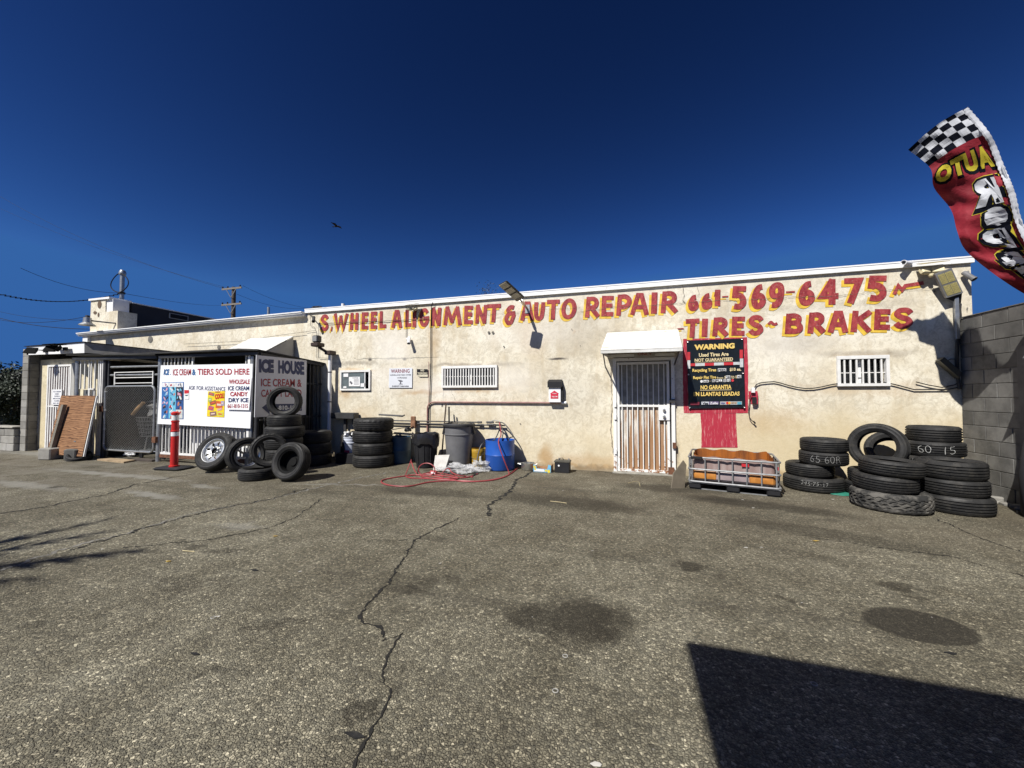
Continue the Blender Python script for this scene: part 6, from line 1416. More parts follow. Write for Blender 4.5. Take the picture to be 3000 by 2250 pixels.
# pot, carton, battery
q = Vector((-1.86, 7.38, 0)); pt = thing('cooking_pot', 'steel cooking pot with loop handles beside the lemon carton', 'pot', q)
MB().lathe([(0, .005), (.12, .005), (.13, .02), (.135, .13), (.142, .135), (.132, .137), (.125, .02), (0, .012)], q, 32).build('body', STEEL, pt)
for sx in (-1, 1): MB().tube([q+Vector((sx*.13, -.05, .11)), q+Vector((sx*.19, -.04, .12)), q+Vector((sx*.19, .04, .12)), q+Vector((sx*.13, .05, .11))], .008, 6).build('handle', STEEL, pt)
q = Vector((-1.54, 7.33, 0)); ct = thing('drink_carton', 'torn blue and yellow fruit-printed drinks carton lying open by the battery', 'carton', q)
CB = flat((.16, .45, .68)); MB().box((q.x-.17, q.y-.12, .0), (q.x+.17, q.y+.12, .01)).build('base', CB, ct)
MB().poly([(q.x-.17, q.y-.125, .01), (q.x+.17, q.y-.125, .01), (q.x+.17, q.y-.125, .14), (q.x+.12, q.y-.125, .15), (q.x+.10, q.y-.125, .065), (q.x-.10, q.y-.125, .07), (q.x-.12, q.y-.125, .13), (q.x-.17, q.y-.125, .14)], (0, .004, 0)).build('front_panel', CB, ct)
m = MB(); m.poly([(q.x-.165, q.y-.128, .015), (q.x+.05, q.y-.128, .015), (q.x+.04, q.y-.128, .058), (q.x-.12, q.y-.128, .065)], (0, .001, 0)); m.build('print', WPL, ct)
for dx, dz, r_ in ((-.145, .10, .024), (.075, .04, .022), (.13, .03, .03), (-.13, .06, .02)): MB().disc((q.x+dx, q.y-.1285, dz), r_, 12, (0, 1, 0)).build('print', flat((.75, .60, .05)), ct)
MB().box((q.x-.17, q.y-.12, .01), (q.x-.164, q.y+.12, .12)).box((q.x+.164, q.y-.12, .01), (q.x+.17, q.y+.12, .13)).box((q.x-.15, q.y+.10, .0101), (q.x+.15, q.y+.12, .075)).build('side_panel', flat((.38, .18, .08)), ct)
q = Vector((-1.17, 7.36, 0)); ba = thing('car_battery', 'old black car battery standing against the foot of the wall', 'battery', q)
MB().cbox((q.x-.14, q.y-.1, 0), (q.x+.14, q.y+.1, .19), .008).build('case', BLACK, ba); MB().cbox((q.x-.15, q.y-.105, .191), (q.x+.15, q.y+.105, .225), .006).build('lid', mat('dusty_black', (.08, .075, .06), .8), ba)
for dx in (-.08, .11): MB().lathe([(0, .03), (.012, .03), (.014, 0)], (q.x+dx, q.y+.05, .226), 12).build('terminal', GALV, ba)
MB().tube([(q.x-.07, q.y, .226), (q.x-.05, q.y, .26), (q.x+.0, q.y, .265), (q.x+.02, q.y, .226)], .008, 6).build('strap', DKM, ba); MB().disc((q.x-.06, q.y-.1015, .135), .018, 10, (0, 1, 0)).build('sticker', WPL, ba)

# ================================================================== TOTE: cut-down liquid tank in its steel cage
A0, A1 = Vector((.93, 6.60, 0)), Vector((2.10, 6.36, 0)); ex = (A1-A0).normalized(); ey = Vector((-ex.y, ex.x, 0)); LX, LY = (A1-A0).length, 1.0
to = thing('tank_cage', 'cut-down orange-stained liquid tank in a galvanized cage on a black-footed pallet', 'tank', A0+ex*LX/2+ey*LY/2)
MT = Matrix.Translation(A0)@Matrix((ex, ey, Vector((0, 0, 1)))).transposed().to_4x4()
tp = lambda x, y, z: MT@Vector((x, y, z))
def rrect(x0, x1, y0, y1, r, z, n=5):
    pts = []
    for cx, cy, a0 in ((x1-r, y1-r, 0), (x0+r, y1-r, 90), (x0+r, y0+r, 180), (x1-r, y0+r, 270)):
        for i in range(n+1): a = R_(a0+90*i/n); pts.append(tp(cx+r*math.cos(a), cy+r*math.sin(a), z))
    return pts
k = NT('stained_tank_plastic'); v = k.pos(); s_ = k.n('SeparateXYZ'); k.L(v, s_.inputs[0])
st_ = k.ramp(k.noise(k.vmul(v, (6, 6, 1.6)), 1, 5, .6), .35, .7)
c = k.mix(st_, (.26, .18, .165), (.38, .31, .29)); k.b.inputs['Transmission Weight'].default_value = 0; TANK = k.done(.35, 0, c, .5)
k = NT('orange_tank_inside'); v = k.pos(); c = k.mix(k.ramp(k.noise(k.vmul(v, (9, 9, 1.2)), 1, 6, .65), .38, .66), (.33, .11, .02), (.15, .055, .02)); TIN = k.done(.4, 0, c, .4)
k = NT('orange_liquid_band'); v = k.pos(); c = k.mix(k.ramp(k.noise(v, 7, 5), .4, .6), (.50, .21, .045), (.38, .15, .03)); OR = k.done(.35, 0, c, .5)
zb, zm, zt = .125, .315, .515
CG = mat('cage_steel', (.26, .265, .27), .55, .35, .25, 12)
def shell(x0, x1, y0, y1, z0, z1, waves, amp, r=.08, flip=False, nz=4):
    ring = []
    L_ = []
    N = 96
    base = [Vector(p) for p in rrect(x0, x1, y0, y1, r, 0, 8)]
    # resample evenly
    seg = [(base[i], base[(i+1) % len(base)]) for i in range(len(base))]; tot = sum((b-a).length for a, b in seg); pts = []; acc = 0; it = iter(seg); a, b = next(it); l = (b-a).length
    for i in range(N):
        d = tot*i/N
        while d > acc+l and l is not None:
            acc += l; a, b = next(it); l = (b-a).length
        pts.append(a.lerp(b, (d-acc)/max(l, 1e-6)))
    cen = sum(pts, Vector())/N; vs = []
    for j in range(nz+1):
        z = z0+(z1-z0)*j/nz
        for i, p in enumerate(pts):
            off = amp*(abs(math.sin(math.pi*waves*i/N))**.4-1); d = (p-cen).normalized(); q_ = p+d*off; dz = 0
            if j == nz and z1 > .5: dz = .012*math.sin(i*.8)+.01*noise.noise(Vector((i*.3, 0, 0)))
            vs.append(Vector((q_.x, q_.y, z+dz)))
    return vs, [(j*N+i, j*N+(i+1) % N, (j+1)*N+(i+1) % N, (j+1)*N+i) for j in range(nz) for i in range(N)], N
vs, fs, N = shell(.05, LX-.05, .05, LY-.05, zm+.002, zt-.01, 22, .022)
bd_ = MB().add(vs, fs, True).build('tank_wall', TANK, to)
vs, fs, N = shell(.062, LX-.062, .062, LY-.062, .20, zt+.005, 22, .022); MB().add(vs, fs, True).build('tank_inside', TIN, to)
# round-bellied lower course
vs = []; lay = [(.025, zb+.02), (.0, zb+.05), (-.0, zb+.10), (.006, zm-.03), (.03, zm)]
for j, (d, z) in enumerate(lay):
    for p in rrect(.04+d, LX-.04-d, .04+d, LY-.04-d, .11, z, 8): vs.append(p)
nn = len(vs)//len(lay); MB().add(vs, [(j*nn+i, j*nn+(i+1) % nn, (j+1)*nn+(i+1) % nn, (j+1)*nn+i) for j in range(len(lay)-1) for i in range(nn)], True).build('tank_belly', mat('lower_tank', (.30, .24, .245), .35, 0, .2, 3), to)
for x0_, x1_ in ((.06, .40), (LX-.40, LX-.06)):
    vs = []; prf = [(.028, zb+.025), (.028-.034, zb+.05), (.028-.040, zb+.10), (.028-.028, zm-.03), (.03, zm+.006)]
    n_ = 12
    for j, (yy, z) in enumerate(prf):
        for i in range(n_+1):
            x = x0_+(x1_-x0_)*i/n_; cur = 0
            vs.append(tp(x, .04+yy-.002+.028*0 + (.03 if i in (0, n_) else .0), z))
    MB().add(vs, [(j*(n_+1)+i, j*(n_+1)+i+1, (j+1)*(n_+1)+i+1, (j+1)*(n_+1)+i) for j in range(len(prf)-1) for i in range(n_)], True).build('orange_panel', OR, to)
MB().add([tp(.08, .08, .20), tp(LX-.08, .08, .20), tp(LX-.08, LY-.08, .20), tp(.08, LY-.08, .20)], [(0,1,2,3)]).build('tank_floor', TIN, to)
for z, r_ in ((zt-.02, .014), (zm, .015), (zb, .016)):
    pts = rrect(.0, LX, .0, LY, .05, z); MB().tube(pts+[pts[0]], r_, 7).build('cage_rail', CG, to)
for i in range(7):
    x = .05+(LX-.1)*i/6
    for y_ in (-.002, LY+.002): MB().tube([tp(x, y_, zb), tp(x, y_, zt-.02)], .010, 6).build('cage_bar', CG, to)
for i in range(1, 5):
    y_ = LY*i/5
    for x in (-.002, LX+.002): MB().tube([tp(x, y_, zb), tp(x, y_, zt-.02)], .010, 6).build('cage_bar', CG, to)
MB().add([tp(x, y_, z) for z in (.10, .112) for x, y_ in ((0, 0), (LX, 0), (LX, LY), (0, LY))], [(0,3,2,1),(4,5,6,7),(0,1,5,4),(1,2,6,5),(2,3,7,6),(3,0,4,7)]).build('pallet_plate', CG, to)
for x in (.0, LX/2-.08, LX-.17):
    for y_ in (.01, LY/2-.07, LY-.16): MB().cbox((x, y_, .012), (x+.17, y_+.15, .099), .015, MT).build('pallet_foot', BLACK, to)
for y_ in (.05, LY-.09): MB().box((.02, y_, 0), (LX-.02, y_+.04, .011), MT).build('pallet_skid', CG, to)
MB().cbox((.03, -.02, zt-.045), (.20, .03, zt-.005), .008, MT).build('corner_clip', BLACK, to)
for x0_, x1_, z0_ in ((LX*.60, LX*.68, .40), (LX*.955, LX*1.0-.02, .38)): MB().box((x0_, .026 if x0_ < LX*.9 else .04, z0_), (x1_, .031 if x0_ < LX*.9 else .044, z0_+.05), MT).build('red_label', flat((.50, .02, .03)), to)
o = MB().poly([(.86, 6.62, 0), (.66, 6.55, .0), (.70, 6.62, .22), (.88, 6.85, .40), (.93, 6.9, .32)], (.012, -.004, 0)).build('cardboard_sheet', mat('brown_cardboard', (.15, .125, .09), .85, 0, .2), None, origin=(.8, 6.6, 0)); tag(o, 'torn brown cardboard leaning between the door and the orange tank', 'cardboard')
# green lid, small white debris
q = G(2450, 1446); o = MB().lathe([(0, .012), (.12, .012), (.155, .006), (.16, 0)], q+Vector((.02, .0, .008)), 28).build('green_lid', mat('green_plastic', (.03, .20, .14), .5), None, origin=q); tag(o, 'green plastic lid half under the dusty block-tread tire', 'lid')
q = G(2725, 1494); o = MB().cbox((q.x-.02, q.y, 0), (q.x+.03, q.y+.05, .09), .004).build('white_scrap', WPL, None, origin=q); tag(o, 'upright white scrap between the two front right stacks', 'scrap')
random.seed(21); gl = 'scraps of white litter on the asphalt'
LIT = {(2207, 1489): 'white litter scrap before the orange tank, nearer the camera of two', (2176, 1465): 'white litter scrap close to the front of the orange tank', (2440, 1464): 'white litter scrap in front of the green lid', (2185, 1606): 'left one of two white scraps in the middle right of the lot', (2230, 1605): 'right one of two white scraps in the middle right of the lot', (2023, 1618): 'white scrap just above the bluish oil stain', (1650, 1438): 'white speck below the flyer box on the brown ground', (1735, 1615): 'white speck in open ground above the big oval oil stain', (1412, 1525): 'white speck where the wide crack stops', (2350, 1768): 'small fleck left above the damp dark oval', (640, 1808): 'white fleck alone in the lower left of the lot', (1750, 2242): 'torn white scrap at the bottom edge of the picture', (300, 1610): 'white fleck by the tips of the palm shadow', (880, 1676): 'pale strip lying left of the main crack', (1290, 1652): 'white speck just right of the main crack', (1845, 1560): 'white speck below the security door, nearer the camera', (1930, 1620): 'white speck left of the bluish oil stain'}
for px, py, s in ((2207,1489,.02),(2176,1465,.016),(2440,1464,.02),(2185,1606,.02),(2230,1605,.016),(2023,1618,.018),(1650,1438,.014),(1735,1615,.014),(1412,1525,.012),(2350,1768,.012),(640,1808,.016),(1750,2242,.03),(300,1610,.012),(880,1676,.02),(1290,1652,.014),(1845,1560,.012),(1930,1620,.012)):
    q = G(px, py); a = random.uniform(0, 3); m = MB(); pts = []
    for i in range(6):
        t_ = 2*math.pi*i/6; r_ = s*random.uniform(.5, 1.2); pts.append(q+Vector((r_*math.cos(t_), .5*r_*math.sin(t_+a), .003+random.uniform(0, .004))))
    o = m.poly(pts, (0, 0, .002)).build('litter_scrap', mat('dull_paper', (.55, .53, .48), .8), None, origin=q); tag(o, LIT[(px, py)], 'litter', gl)
for px, py, lb in ((1656, 1923, 'white ring-shaped bottle cap in front of the oval oil stain'), (1627, 2025, 'white ring cap on the asphalt nearest the camera'), (2385, 2005, 'dull ring cap lying in the dark shadow'), (625, 1810, 'pale ring cap at the left of the lot')):
    q = G(px, py); tag(MB().lathe([(.011, .0), (.015, .0), (.016, .003), (.013, .004), (.011, .003)], q+Vector((0, 0, .001)), 18, closed=True).build('plastic_ring', mat('dull_plastic', (.38, .37, .34), .6), None, origin=q), lb.replace('bottle cap', 'plastic ring').replace('ring cap', 'plastic ring').replace('ring-shaped plastic', 'plastic'), 'plastic ring')
for pts_, lb in (([(1840,1415),(1860,1410),(1872,1412),(1875,1424)], 'pale bent straw of grass before the security door'), ([(1612,1468),(1640,1471),(1660,1474)], 'dry grass straw at the end of the wide crack'), ([(300,1335),(330,1340),(360,1337)], 'thin dry stalk before the tire scrap'), ([(535,1613),(570,1616)], 'dry stalk on the left of the lot')):
    o = MB().tube([G(x, y, .008) for x, y in pts_], .004, 4).build('dry_straw', mat('straw', (.50, .42, .24), .8), None, origin=G(*pts_[0])); tag(o, lb, 'straw')
for px, py, lb in ((806, 1572, 'yellow leaf in the middle left of the lot'), (492, 1646, 'yellow leaf near the tree shadow'), (2390, 1586, 'yellow leaf right of centre')):
    q = G(px, py); o = MB().poly([q+Vector((-.03, 0, .004)), q+Vector((0, -.012, .006)), q+Vector((.035, .004, .010)), q+Vector((.0, .012, .005))], (0, 0, .001)).build('yellow_leaf', mat('leaf_yellow', (.55, .36, .05), .7), None, origin=q); tag(o, lb, 'leaf')
for px, py, lb, s in ((1037, 2157, 'black rubber scrap beside the crack at the bottom', .05), (2785, 1916, 'thin dark twig right of the damp oval', .03), (745, 1672, 'dark twig on the left half of the lot', .04), (570, 1918, 'black fleck of rubber at the lower left', .03)):
    q = G(px, py); o = MB().poly([q+Vector((-s, .0, 0)), q+Vector((s*.3, -s*.25, 0)), q+Vector((s, s*.1, 0)), q+Vector((0, s*.35, 0))], (0, 0, .008)).build('rubber_scrap', RUB, None, origin=q); tag(o, lb, 'scrap')

# ================================================================== FEATHER FLAG
YFL = 5.95
rowsF = [(0, (162,425), (620,97)), (.22, (335,568), (800,318)), (.40, (365,722), (905,560)), (.60, (498,895), (985,760)), (.75, (545,1060), (1035,965)), (.90, (615,1215), (1120,1150)), (1.08, (830,1395), (1240,1300)), (1.3, (1070,1552), (1420,1480)), (1.55, (1270,1640), (1560,1600))]
def fP(u, v, d=0.):
    """flag surface: u across from the free edge to the pole, v down from the tip"""
    for (a, l0, r0), (b, l1, r1) in zip(rowsF, rowsF[1:]):
        if v <= b or b == rowsF[-1][0]: t = (v-a)/(b-a); break
    i = [r[0] for r in rowsF].index(a)
    def cr(p0, p1, p2, p3, t): return tuple(.5*((2*p1[q])+(-p0[q]+p2[q])*t+(2*p0[q]-5*p1[q]+4*p2[q]-p3[q])*t*t+(-p0[q]+3*p1[q]-3*p2[q]+p3[q])*t**3) for q in (0, 1))
    n = len(rowsF); g = lambda j, k_: rowsF[max(0, min(n-1, j))][k_]
    L = cr(g(i-1, 1), g(i, 1), g(i+1, 1), g(i+2, 1), t); Rr = cr(g(i-1, 2), g(i, 2), g(i+1, 2), g(i+2, 2), t)
    x = L[0]+(Rr[0]-L[0])*u; y = L[1]+(Rr[1]-L[1])*u
    y -= 34*math.sin(math.pi*u)*(1-v) if v < .5 else 17*math.sin(math.pi*u)*max(0, 1-v)
    yy = YFL+.28*(1-u)*min(1, max(0, v)/.5)-.08*u+.028*math.sin(v*15+u*2.0)*(1.1-u*.6)+.025*math.sin(u*7+v*5)+.012*math.sin(v*38-u*9)*(1-u*.5)+.05*noise.noise(Vector((u*2.5, v*4.5, 1)))+.015*noise.noise(Vector((u*9, v*14, 3)))
    p = W(2600+x*.37383, 280+y*.37383, yy); return p-_ray(2600+x*.37383, 280+y*.37383).normalized()*d
k = NT('flag_red_cloth'); v = k.pos(); k.bump(k.noise(v, 7, 4, .6, .5), .5, .03)
FR = k.done(.7, 0, k.mix(k.ramp(k.noise(v, 4, 5), .35, .65), (.17, .010, .018), (.27, .018, .030)), .25); FR.diffuse_color = (.4, .02, .04, 1)
FW = mat('flag_white_cloth', (.50, .51, .54), .9, 0, .2, 9, bump=.5, bsc=14, spec=.1); FK = mat('flag_black_cloth', (.006, .007, .012), .95, spec=.05); FY = mat('flag_yellow_cloth', (.50, .41, .04), .9, 0, .2, 9, spec=.1)
pole_base = Vector((4.55, 5.45, 0)); flg = thing('feather_flag', 'red feather flag with chequered top reading AUTO REPAIR, bent over at the right', 'flag', pole_base)
def fsheet(u0, u1, v0, v1, nu, nv, mt, name, d=0.):
    m = MB(); m.add([fP(u0+(u1-u0)*i/nu, v0+(v1-v0)*j/nv, d) for j in range(nv+1) for i in range(nu+1)], [(j*(nu+1)+i, (j+1)*(nu+1)+i, (j+1)*(nu+1)+i+1, j*(nu+1)+i+1) for j in range(nv) for i in range(nu)], True)
    return m.build(name, mt, flg)
fsheet(0, .95, .20, 1.54, 24, 64, FR, 'red_cloth')
mw, mk = MB(), MB(); NC, NR = 6, 5
for r in range(NR):
    for c_ in range(NC):
        mb = mw if (r+c_) % 2 else mk; u0, u1 = .95*c_/NC, .95*(c_+1)/NC; v0, v1 = -.0+.2*r/NR, .2*(r+1)/NR
        for i in range(4):
            for j in range(3):
                a0, a1 = u0+(u1-u0)*i/4, u0+(u1-u0)*(i+1)/4; b0, b1 = v0+(v1-v0)*j/3, v0+(v1-v0)*(j+1)/3
                mb.add([fP(a0, b0), fP(a0, b1), fP(a1, b1), fP(a1, b0)], [(0,1,2,3)], True)
mw.build('white_check', FW, flg); mk.build('black_check', FK, flg)
# ruched pole sleeve
m = MB(); vs = []; nv = 150; nr = 8
rs_ = []
for j in range(nv+1):
    v_ = -.02+1.5*j/nv; c_ = fP(.975, max(0, v_)); r_ = .030+.004*math.sin(j*2.1)+.004*noise.noise(Vector((j*.5, 0, 0)))
    c2_ = fP(.975, max(0, v_)+.01); t_ = (c2_-c_).normalized(); s_ = t_.cross(Vector((0, 1, 0))).normalized(); f_ = s_.cross(t_)
    rs_.append(c_)
    vs += [c_+s_*r_*math.cos(2*math.pi*i/nr)+f_*r_*.5*math.sin(2*math.pi*i/nr) for i in range(nr)]
m.add(vs, [(j*nr+i, j*nr+(i+1) % nr, (j+1)*nr+(i+1) % nr, (j+1)*nr+i) for j in range(nv) for i in range(nr)], True); m.build('pole_sleeve', FW, flg)
MB().tube([pole_base, pole_base+Vector((.1, .1, .9)), Vector((4.85, 5.7, 1.8)), rs_[-1]]+rs_[-2:40:-12], .014, 8).build('pole', GALV, flg)
MB().cbox((4.35, 5.25, 0), (4.75, 5.65, .03), .01).build('ground_plate', BLACK, flg)
# lettering, seen from the back: mirrored
def ftext(txt, u0, u1, v0, v1, mt, bold, d, name='lettering', rot=False, skew=0.):
    v_, f_ = glyphs(txt, bold); m = MB()
    me2 = bpy.data.meshes.new('c'); me2.from_pydata([(a, b, 0) for a, b in v_], [], f_); bm = bmesh.new(); bm.from_mesh(me2); bmesh.ops.subdivide_edges(bm, edges=bm.edges, cuts=1); bmesh.ops.triangulate(bm, faces=bm.faces); bm.verts.index_update()
    for w_ in bm.verts:
        a, b = w_.co.x, w_.co.y
        m.v.append(fP(u1-(u1-u0)*a, v1-(v1-v0)*b+skew*a, d))
    m.f = [tuple(x.index for x in f.verts) for f in bm.faces]; m.sm = [True]*len(m.f); bm.free(); return m.build(name, mt, flg)
for ch, u0, u1 in (('A', .69, .90), ('U', .49, .68), ('T', .29, .49), ('O', .05, .29)):
    ftext(ch, u0-.032, u1+.032, .246, .408, FK, .085, .004, 'letter_outline'); ftext(ch, u0, u1, .258, .386, FY, .06, .009, 'letter')
# big script letters down the flag
for ch, u0, u1, v0, v1 in (('R', .36, .82, .455, .640), ('e', .46, .84, .655, .770), ('p', .34, .76, .785, .925), ('a', .34, .72, .95, 1.06), ('i', .40, .62, 1.07, 1.18), ('r', .34, .74, 1.19, 1.34)):
    ftext(ch, u0-.085, u1+.085, v0-.022, v1+.035, FY, .12, .004, 'letter_halo'); ftext(ch, u0-.07, u1+.07, v0-.017, v1+.030, FK, .12, .008, 'letter_outline'); ftext(ch, u0, u1, v0, v1, FW, .05, .013, 'letter')

# ================================================================== SKYLINE
WOOD = mat('pole_wood', (.075, .058, .045), .9, 0, .3, 3)
def upole(px, y, r, ptop, arms, label):
    x = W(px, 900, y).x; zt = W(px, ptop, y).z; t_ = thing('utility_pole', label, 'utility pole', (x, y, 0)); MB().tube([(x, y, 0), (x, y, zt)], [r*1.3, r], 10).build('pole', WOOD, t_)
    for py, w_ in arms:
        z = W(px, py, y).z; MB().box((x-w_, y-r-.12, z-.12), (x+w_, y-r, z+.12)).build('crossarm', mat('grey_timber', (.20, .18, .155), .9), t_)
        for s_ in (-1, 1): MB().bar((x+s_*w_*.5, y-r-.15, z-.1), (x+s_*.05, y-r-.15, z-1.3), .07).build('brace', GALV, t_)
        for s_ in (-.92, -.4, .85): MB().lathe([(0, .28), (.08, .25), (.11, .1), (.06, 0)], (x+s_*w_, y-r-.06, z+.121), 8).build('insulator', BLK, t_)
    return x, zt
xp, zp = upole(684, 42, .26, 841, ((847, 1.9), (893, 1.9)), 'distant wooden utility pole with two crossarms above the rear roof')
def wire(a, b, sag, lab, r=.018):
    r *= .6
    P_ = [a.lerp(b, i/24)-Vector((0, 0, sag*4*(i/24)*(1-i/24))) for i in range(25)]; o = MB().tube(P_, r, 4, False).build('overhead_wire', BLK, None, origin=a); tag(o, lab, 'wire')
pA = Vector((xp-1.8, 42, W(655, 846, 42).z)); pB = Vector((xp+1.7, 42, W(700, 838, 42).z)); pC = Vector((xp-.9, 42, W(665, 893, 42).z))
wire(pA, Vector((-150, 40, 60)), 4, 'highest thin wire running up left from the utility pole', .03)
wire(Vector((xp-1, 42, pA.z)), Vector((-160, 42, 58)), 3, 'second thin wire beside the highest one', .025)
wire(pB, W(960, 905, 60), 1, 'thin wire falling from the utility pole to the right', .03); wire(Vector((xp+.6, 42, pA.z-1)), W(925, 900, 60), 1, 'lower thin wire falling right from the utility pole', .03)
mast = W(359, 800, 12); mb_ = thing('service_mast', 'grey electric service mast with looped cables on the far roof', 'mast', (mast.x, 12, 4))
MB().tube([(mast.x, 12, 4.2), (mast.x, 12, mast.z)], .085, 12).build('mast_pipe', GALV, mb_)
MB().lathe([(0, .16), (.10, .12), (.14, 0), (.13, -.08), (0, -.08)], mast, 14).build('weather_head', GALV, mb_)
for s_ in (-1, 1): MB().tube([mast+Vector((s_*.62*math.sin(math.pi*t_/14)**.7, -.1, -.02-.93*t_/14-.06*math.sin(math.pi*t_/14))) for t_ in range(15)], .022, 6).build('cable_loop', BLK, mb_)
MB().lathe([(.12, -.04), (.12, .04)], mast+Vector((0, 0, -.95)), 12).build('clamp', DKM, mb_)
att = mast+Vector((0, 0, -.95))
wire(att, pC, .3, 'wire from the service mast to the utility pole', .016)
wire(att, W(60, 785, 9), .25, 'wire rising left from the service mast', .014)
lft = W(0, 862, 9); wire(att, lft, .35, 'spiral-wrapped wire sagging left from the service mast', .012)
o = MB()
for i in range(26):
    t_ = (i+.5)/26; c_ = att.lerp(lft, t_)-Vector((0, 0, .35*4*t_*(1-t_))); o.tube([c_-(lft-att).normalized()*.09, c_+(lft-att).normalized()*.09], .018, 5)
o = o.build('wire_wrap', BLK, None, origin=att, kind='stuff'); tag(o, 'dashes of spiral wrap along the sagging wire at the left', 'wire wrap')
wire(W(250, 928, D), W(0, 937, 9.5), .15, 'wire from the barn lamp parapet to the left edge, upper', .012); wire(W(262, 964, D), W(0, 932, 8.5), .1, 'wire from the lower parapet to the left edge', .016); wire(W(262, 938, D), W(0, 913, 9.5), .1, 'thin wire above the barn lamp running left', .009)
o = MB().tube([W(322, 880, 9), W(322, 872, 9)], .06, 10).build('vent_pipe', WPL, None, origin=W(322, 880, 9)); tag(o, 'tiny white vent cap right of the parapet box', 'pipe')
# bird
q = W(986, 663, 22); bd = thing('bird', 'small dark bird gliding alone in the blue sky', 'bird', q)
MB().lathe([(0, -.22), (.04, -.15), (.06, 0), (.045, .12), (.02, .2), (0, .22)], q, 10, M=Matrix.Rotation(R_(90), 4, 'Y')).build('body', BLK, bd)
for s_ in (-1, 1): MB().poly([q+Vector((-.08, 0, 0)), q+Vector((.10, 0, 0)), q+Vector((.12, s_*.25, .08)), q+Vector((-.02, s_*.55, .05)), q+Vector((-.10, s_*.3, .08))], (0, 0, .01)).build('wing', BLK, bd)
MB().poly([q+Vector((-.18, -.02, 0)), q+Vector((-.34, -.07, 0)), q+Vector((-.34, .07, 0)), q+Vector((-.18, .02, 0))], (0, 0, .01)).build('tail', BLK, bd)
# trees
def tree(name, base, h, cr, label, nleaf, leaf, col, seed, trunk_r=.18, cz=.62, sq=(1, 1, .8), clumps=26):
    random.seed(seed); base = Vector(base); t_ = thing(name, label, 'tree', base); m = MB(); tips = []
    top = base+Vector((random.uniform(-.2, .2), 0, h*cz)); m.tube([base, base.lerp(top, .5)+Vector((.1, 0, 0)), top], [trunk_r, trunk_r*.7, trunk_r*.45], 9)
    cc = base+Vector((0, 0, h-cr*sq[2]))
    for i in range(clumps):
        d = Vector((random.gauss(0, 1), random.gauss(0, 1), random.gauss(0, 1))).normalized(); r_ = cr*random.uniform(.35, .92); tip = cc+Vector((d.x*r_*sq[0], d.y*r_*sq[1], d.z*r_*sq[2])); tips.append(tip)
        st_ = base.lerp(top, random.uniform(.55, 1)); m.tube([st_, st_.lerp(tip, .5)+Vector((0, 0, .1*cr)), tip], [trunk_r*.3, trunk_r*.18, trunk_r*.06], 5)
    m.build('trunk', WOOD, t_); l = MB(); vs = []; fs = []
    for i in range(nleaf):
        tip = tips[i % len(tips)]; rr_ = cr*.30; p = tip+Vector((random.gauss(0, .5)*rr_, random.gauss(0, .5)*rr_, random.gauss(0, .42)*rr_)); a = Vector((random.gauss(0, 1), random.gauss(0, 1), random.gauss(0, 1))).normalized(); b = a.orthogonal().normalized(); s_ = leaf*random.uniform(.6, 1.4)
        k_ = len(vs); vs += [p-a*s_, p-b*s_*.4, p+a*s_, p+b*s_*.4]; fs.append((k_, k_+1, k_+2, k_+3))
    l.v = vs; l.f = fs; l.sm = [False]*len(fs); l.build('crown', col, t_); return t_
LF = mat('dark_leaf', (.030, .045, .022), .6, 0, .5, 2)
LF2 = mat('olive_leaf', (.07, .075, .03), .6, 0, .5, 2)
q = W(-28, 1100, 9.4); hz = W(0, 1050, 9.4).z; tree('yard_tree', (q.x, 9.4, 0), hz+.1, 1.55, 'dark bushy tree beyond the far left yard', 9000, .07, LF, 4, sq=(1.15, .9, .95), clumps=46, trunk_r=.12)
q = W(38, 1130, 9.2); hz = W(36, 1096, 9.2).z; tree('yard_tree', (q.x, 9.2, 0), hz, 1.1, 'lower dark tree right of the bushy one at the far left', 6000, .06, LF, 6, sq=(1.0, 1, 1.0), clumps=34, trunk_r=.1)
q = W(1445, 862, 26); tree('roof_tree', (q.x, 26, 0), q.z+.7, 2.0, 'sparse treetop showing faintly over the roof beside the street lamp', 1000, .05, LF2, 9, clumps=30)
q = W(1330, 880, 30); 
# dark yard behind the stub wall at the far left: a parked trailer and pallets in shade
yd = thing('yard_trailer', 'dark enclosed trailer parked in the yard at the far left', 'trailer', (-24, 11, 0))
DK = mat('trailer_shade_black', (.006, .006, .006), .95, spec=.1)  # albedo lowered to near black: the yard's shade is in the colour
MB().cbox((-27.5, 9.6, .5), (-21.2, 12.2, 2.45), .05).build('body', DK, yd)
for z in (1.1, 1.55, 2.1): MB().box((-27.3, 9.57, z), (-21.3, 9.598, z+.03)).build('rail', mat('trailer_rail', (.07, .07, .07), .8), yd)
for x_ in (-26, -24.4, -22.8): MB().box((x_, 9.56, .6), (x_+.05, 9.569, 2.4)).build('upright', mat('trailer_rail', (0, 0, 0)), yd)
MB().box((-22.6, 9.55, 1.25), (-22.25, 9.559, 1.42)).build('marker_light', flat((.55, .22, .02)), yd)
for x_ in (-25.2, -24.2): MB().lathe([(0, -.1), (.3, -.1), (.36, -.07), (.36, .07), (.3, .1), (0, .1)], (x_, 9.62, .36), 24, M=Matrix.Rotation(R_(90), 4, 'X')).build('wheel', RUB, yd)
fe = thing('yard_fence', 'dark solid fence closing the far left yard', 'fence', (-24, 14, 0))
for i in range(22): MB().box((-44+i*1.3, 13.9, 0), (-44+i*1.3+1.26, 13.95, 2.1)).build('panel', mat('fence_dark', (.03, .028, .024), .9), fe)

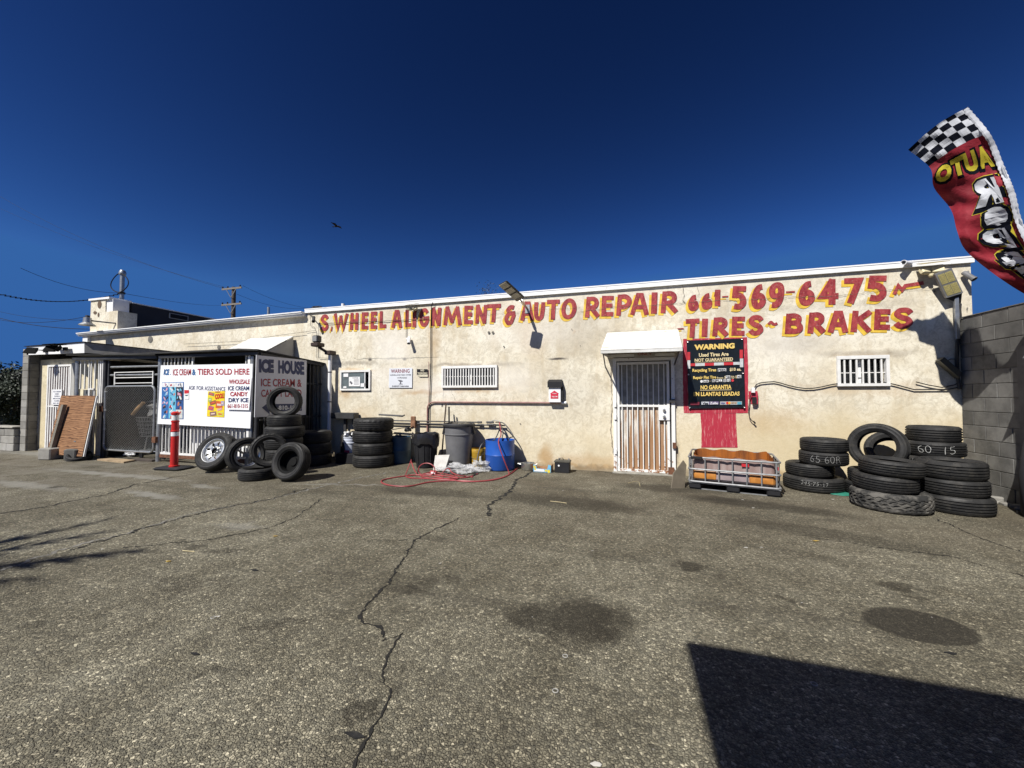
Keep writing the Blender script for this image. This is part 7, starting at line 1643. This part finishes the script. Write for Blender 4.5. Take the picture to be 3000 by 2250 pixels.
# ================================================================== WHAT STANDS BEHIND THE CAMERA (it casts the shade in view)
cn = thing('forecourt_canopy', 'flat canopy on posts over the place where the photographer stands', 'canopy', (4, -4, 0))
k_ = -4.0/SUN.z; cx, cy = .332-SUN.x*k_, 2.521-SUN.y*k_
MB().box((cx, -9, 3.97), (13, cy, 4.0)).build('roof_slab', mat('canopy_white', (.6, .6, .58), .6), cn)
MB().box((cx+.3, -8.9, 3.85), (12.9, cy-.4, 3.969)).build('roof_frame', GALV, cn)
for x_, y_ in ((3.5, -2.2), (11.5, -2.2), (3.5, -8), (11.5, -8), (-1.2, -8)): MB().box((x_, y_, 0), (x_+.15, y_+.15, 3.85)).build('post', GALV, cn)
# tree behind at the left: only its shadow reaches the picture
pb = Vector((-8.35, -3.6, 0)); pt_ = thing('palm_tree', 'palm tree standing behind the photographer on the left', 'palm tree', pb); ctr = pb+Vector((.1, .05, 5.2))
MB().tube([pb, pb+Vector((.1, 0, 2.6)), ctr], [.2, .15, .13], 10).build('trunk', WOOD, pt_); random.seed(5)
for i in range(22):
    a = 2*math.pi*i/22+random.uniform(-.12, .12); el = random.uniform(.75, 1.4); L_ = random.uniform(1.2, 2.1); m = MB(); sp_ = []
    for j in range(13):
        t_ = j/12; r_ = L_*t_*math.cos(el*(1-.3*t_)); z = L_*t_*math.sin(el)-.35*t_*t_; sp_.append(ctr+Vector((math.cos(a)*r_, math.sin(a)*r_, z)))
    m.tube(sp_, .014, 4)
    for j in range(2, 13):
        d = (sp_[j]-sp_[j-1]).normalized(); s_ = d.cross(Vector((0, 0, 1))).normalized(); w_ = .22*math.sin(math.pi*(j/13)**.7)+.05
        for sg in (-1, 1): m.add([sp_[j], sp_[j]-d*.12, sp_[j]+d*.25+s_*sg*w_-Vector((0, 0, .12))], [(0, 1, 2)])
    m.build('frond', LF, pt_)
# invented machine at the right edge; shaped to cast the shadow on the block wall
q = Vector((4.74, 6.12, 0)); cm_ = thing('shade_occluder', 'invented dark machine with a capped pipe just off the right edge by the block wall', 'occluder', q)
MB().lathe([(0, 0), (.19, 0), (.22, .05), (.23, .5), (.19, .85), (.12, 1.15), (.10, 1.35), (0, 1.36)], q, 24).build('cover', mat('dark_cloth', (.02, .02, .022), .9), cm_)
MB().tube([q+Vector((0, 0, 1.3)), q+Vector((0, 0, 2.7))], .10, 12).build('pipe', DKM, cm_); MB().lathe([(.11, 2.02), (.11, 1.95), (.2, 1.90), (.10, 2.12)], q, 4).build('cap', DKM, cm_)
for a in (0, 2.1, 4.2): MB().box((q.x+.2*math.cos(a)-.05, q.y+.2*math.sin(a)-.05, 0), (q.x+.2*math.cos(a)+.05, q.y+.2*math.sin(a)+.05, .04)).build('foot', BLACK, cm_)
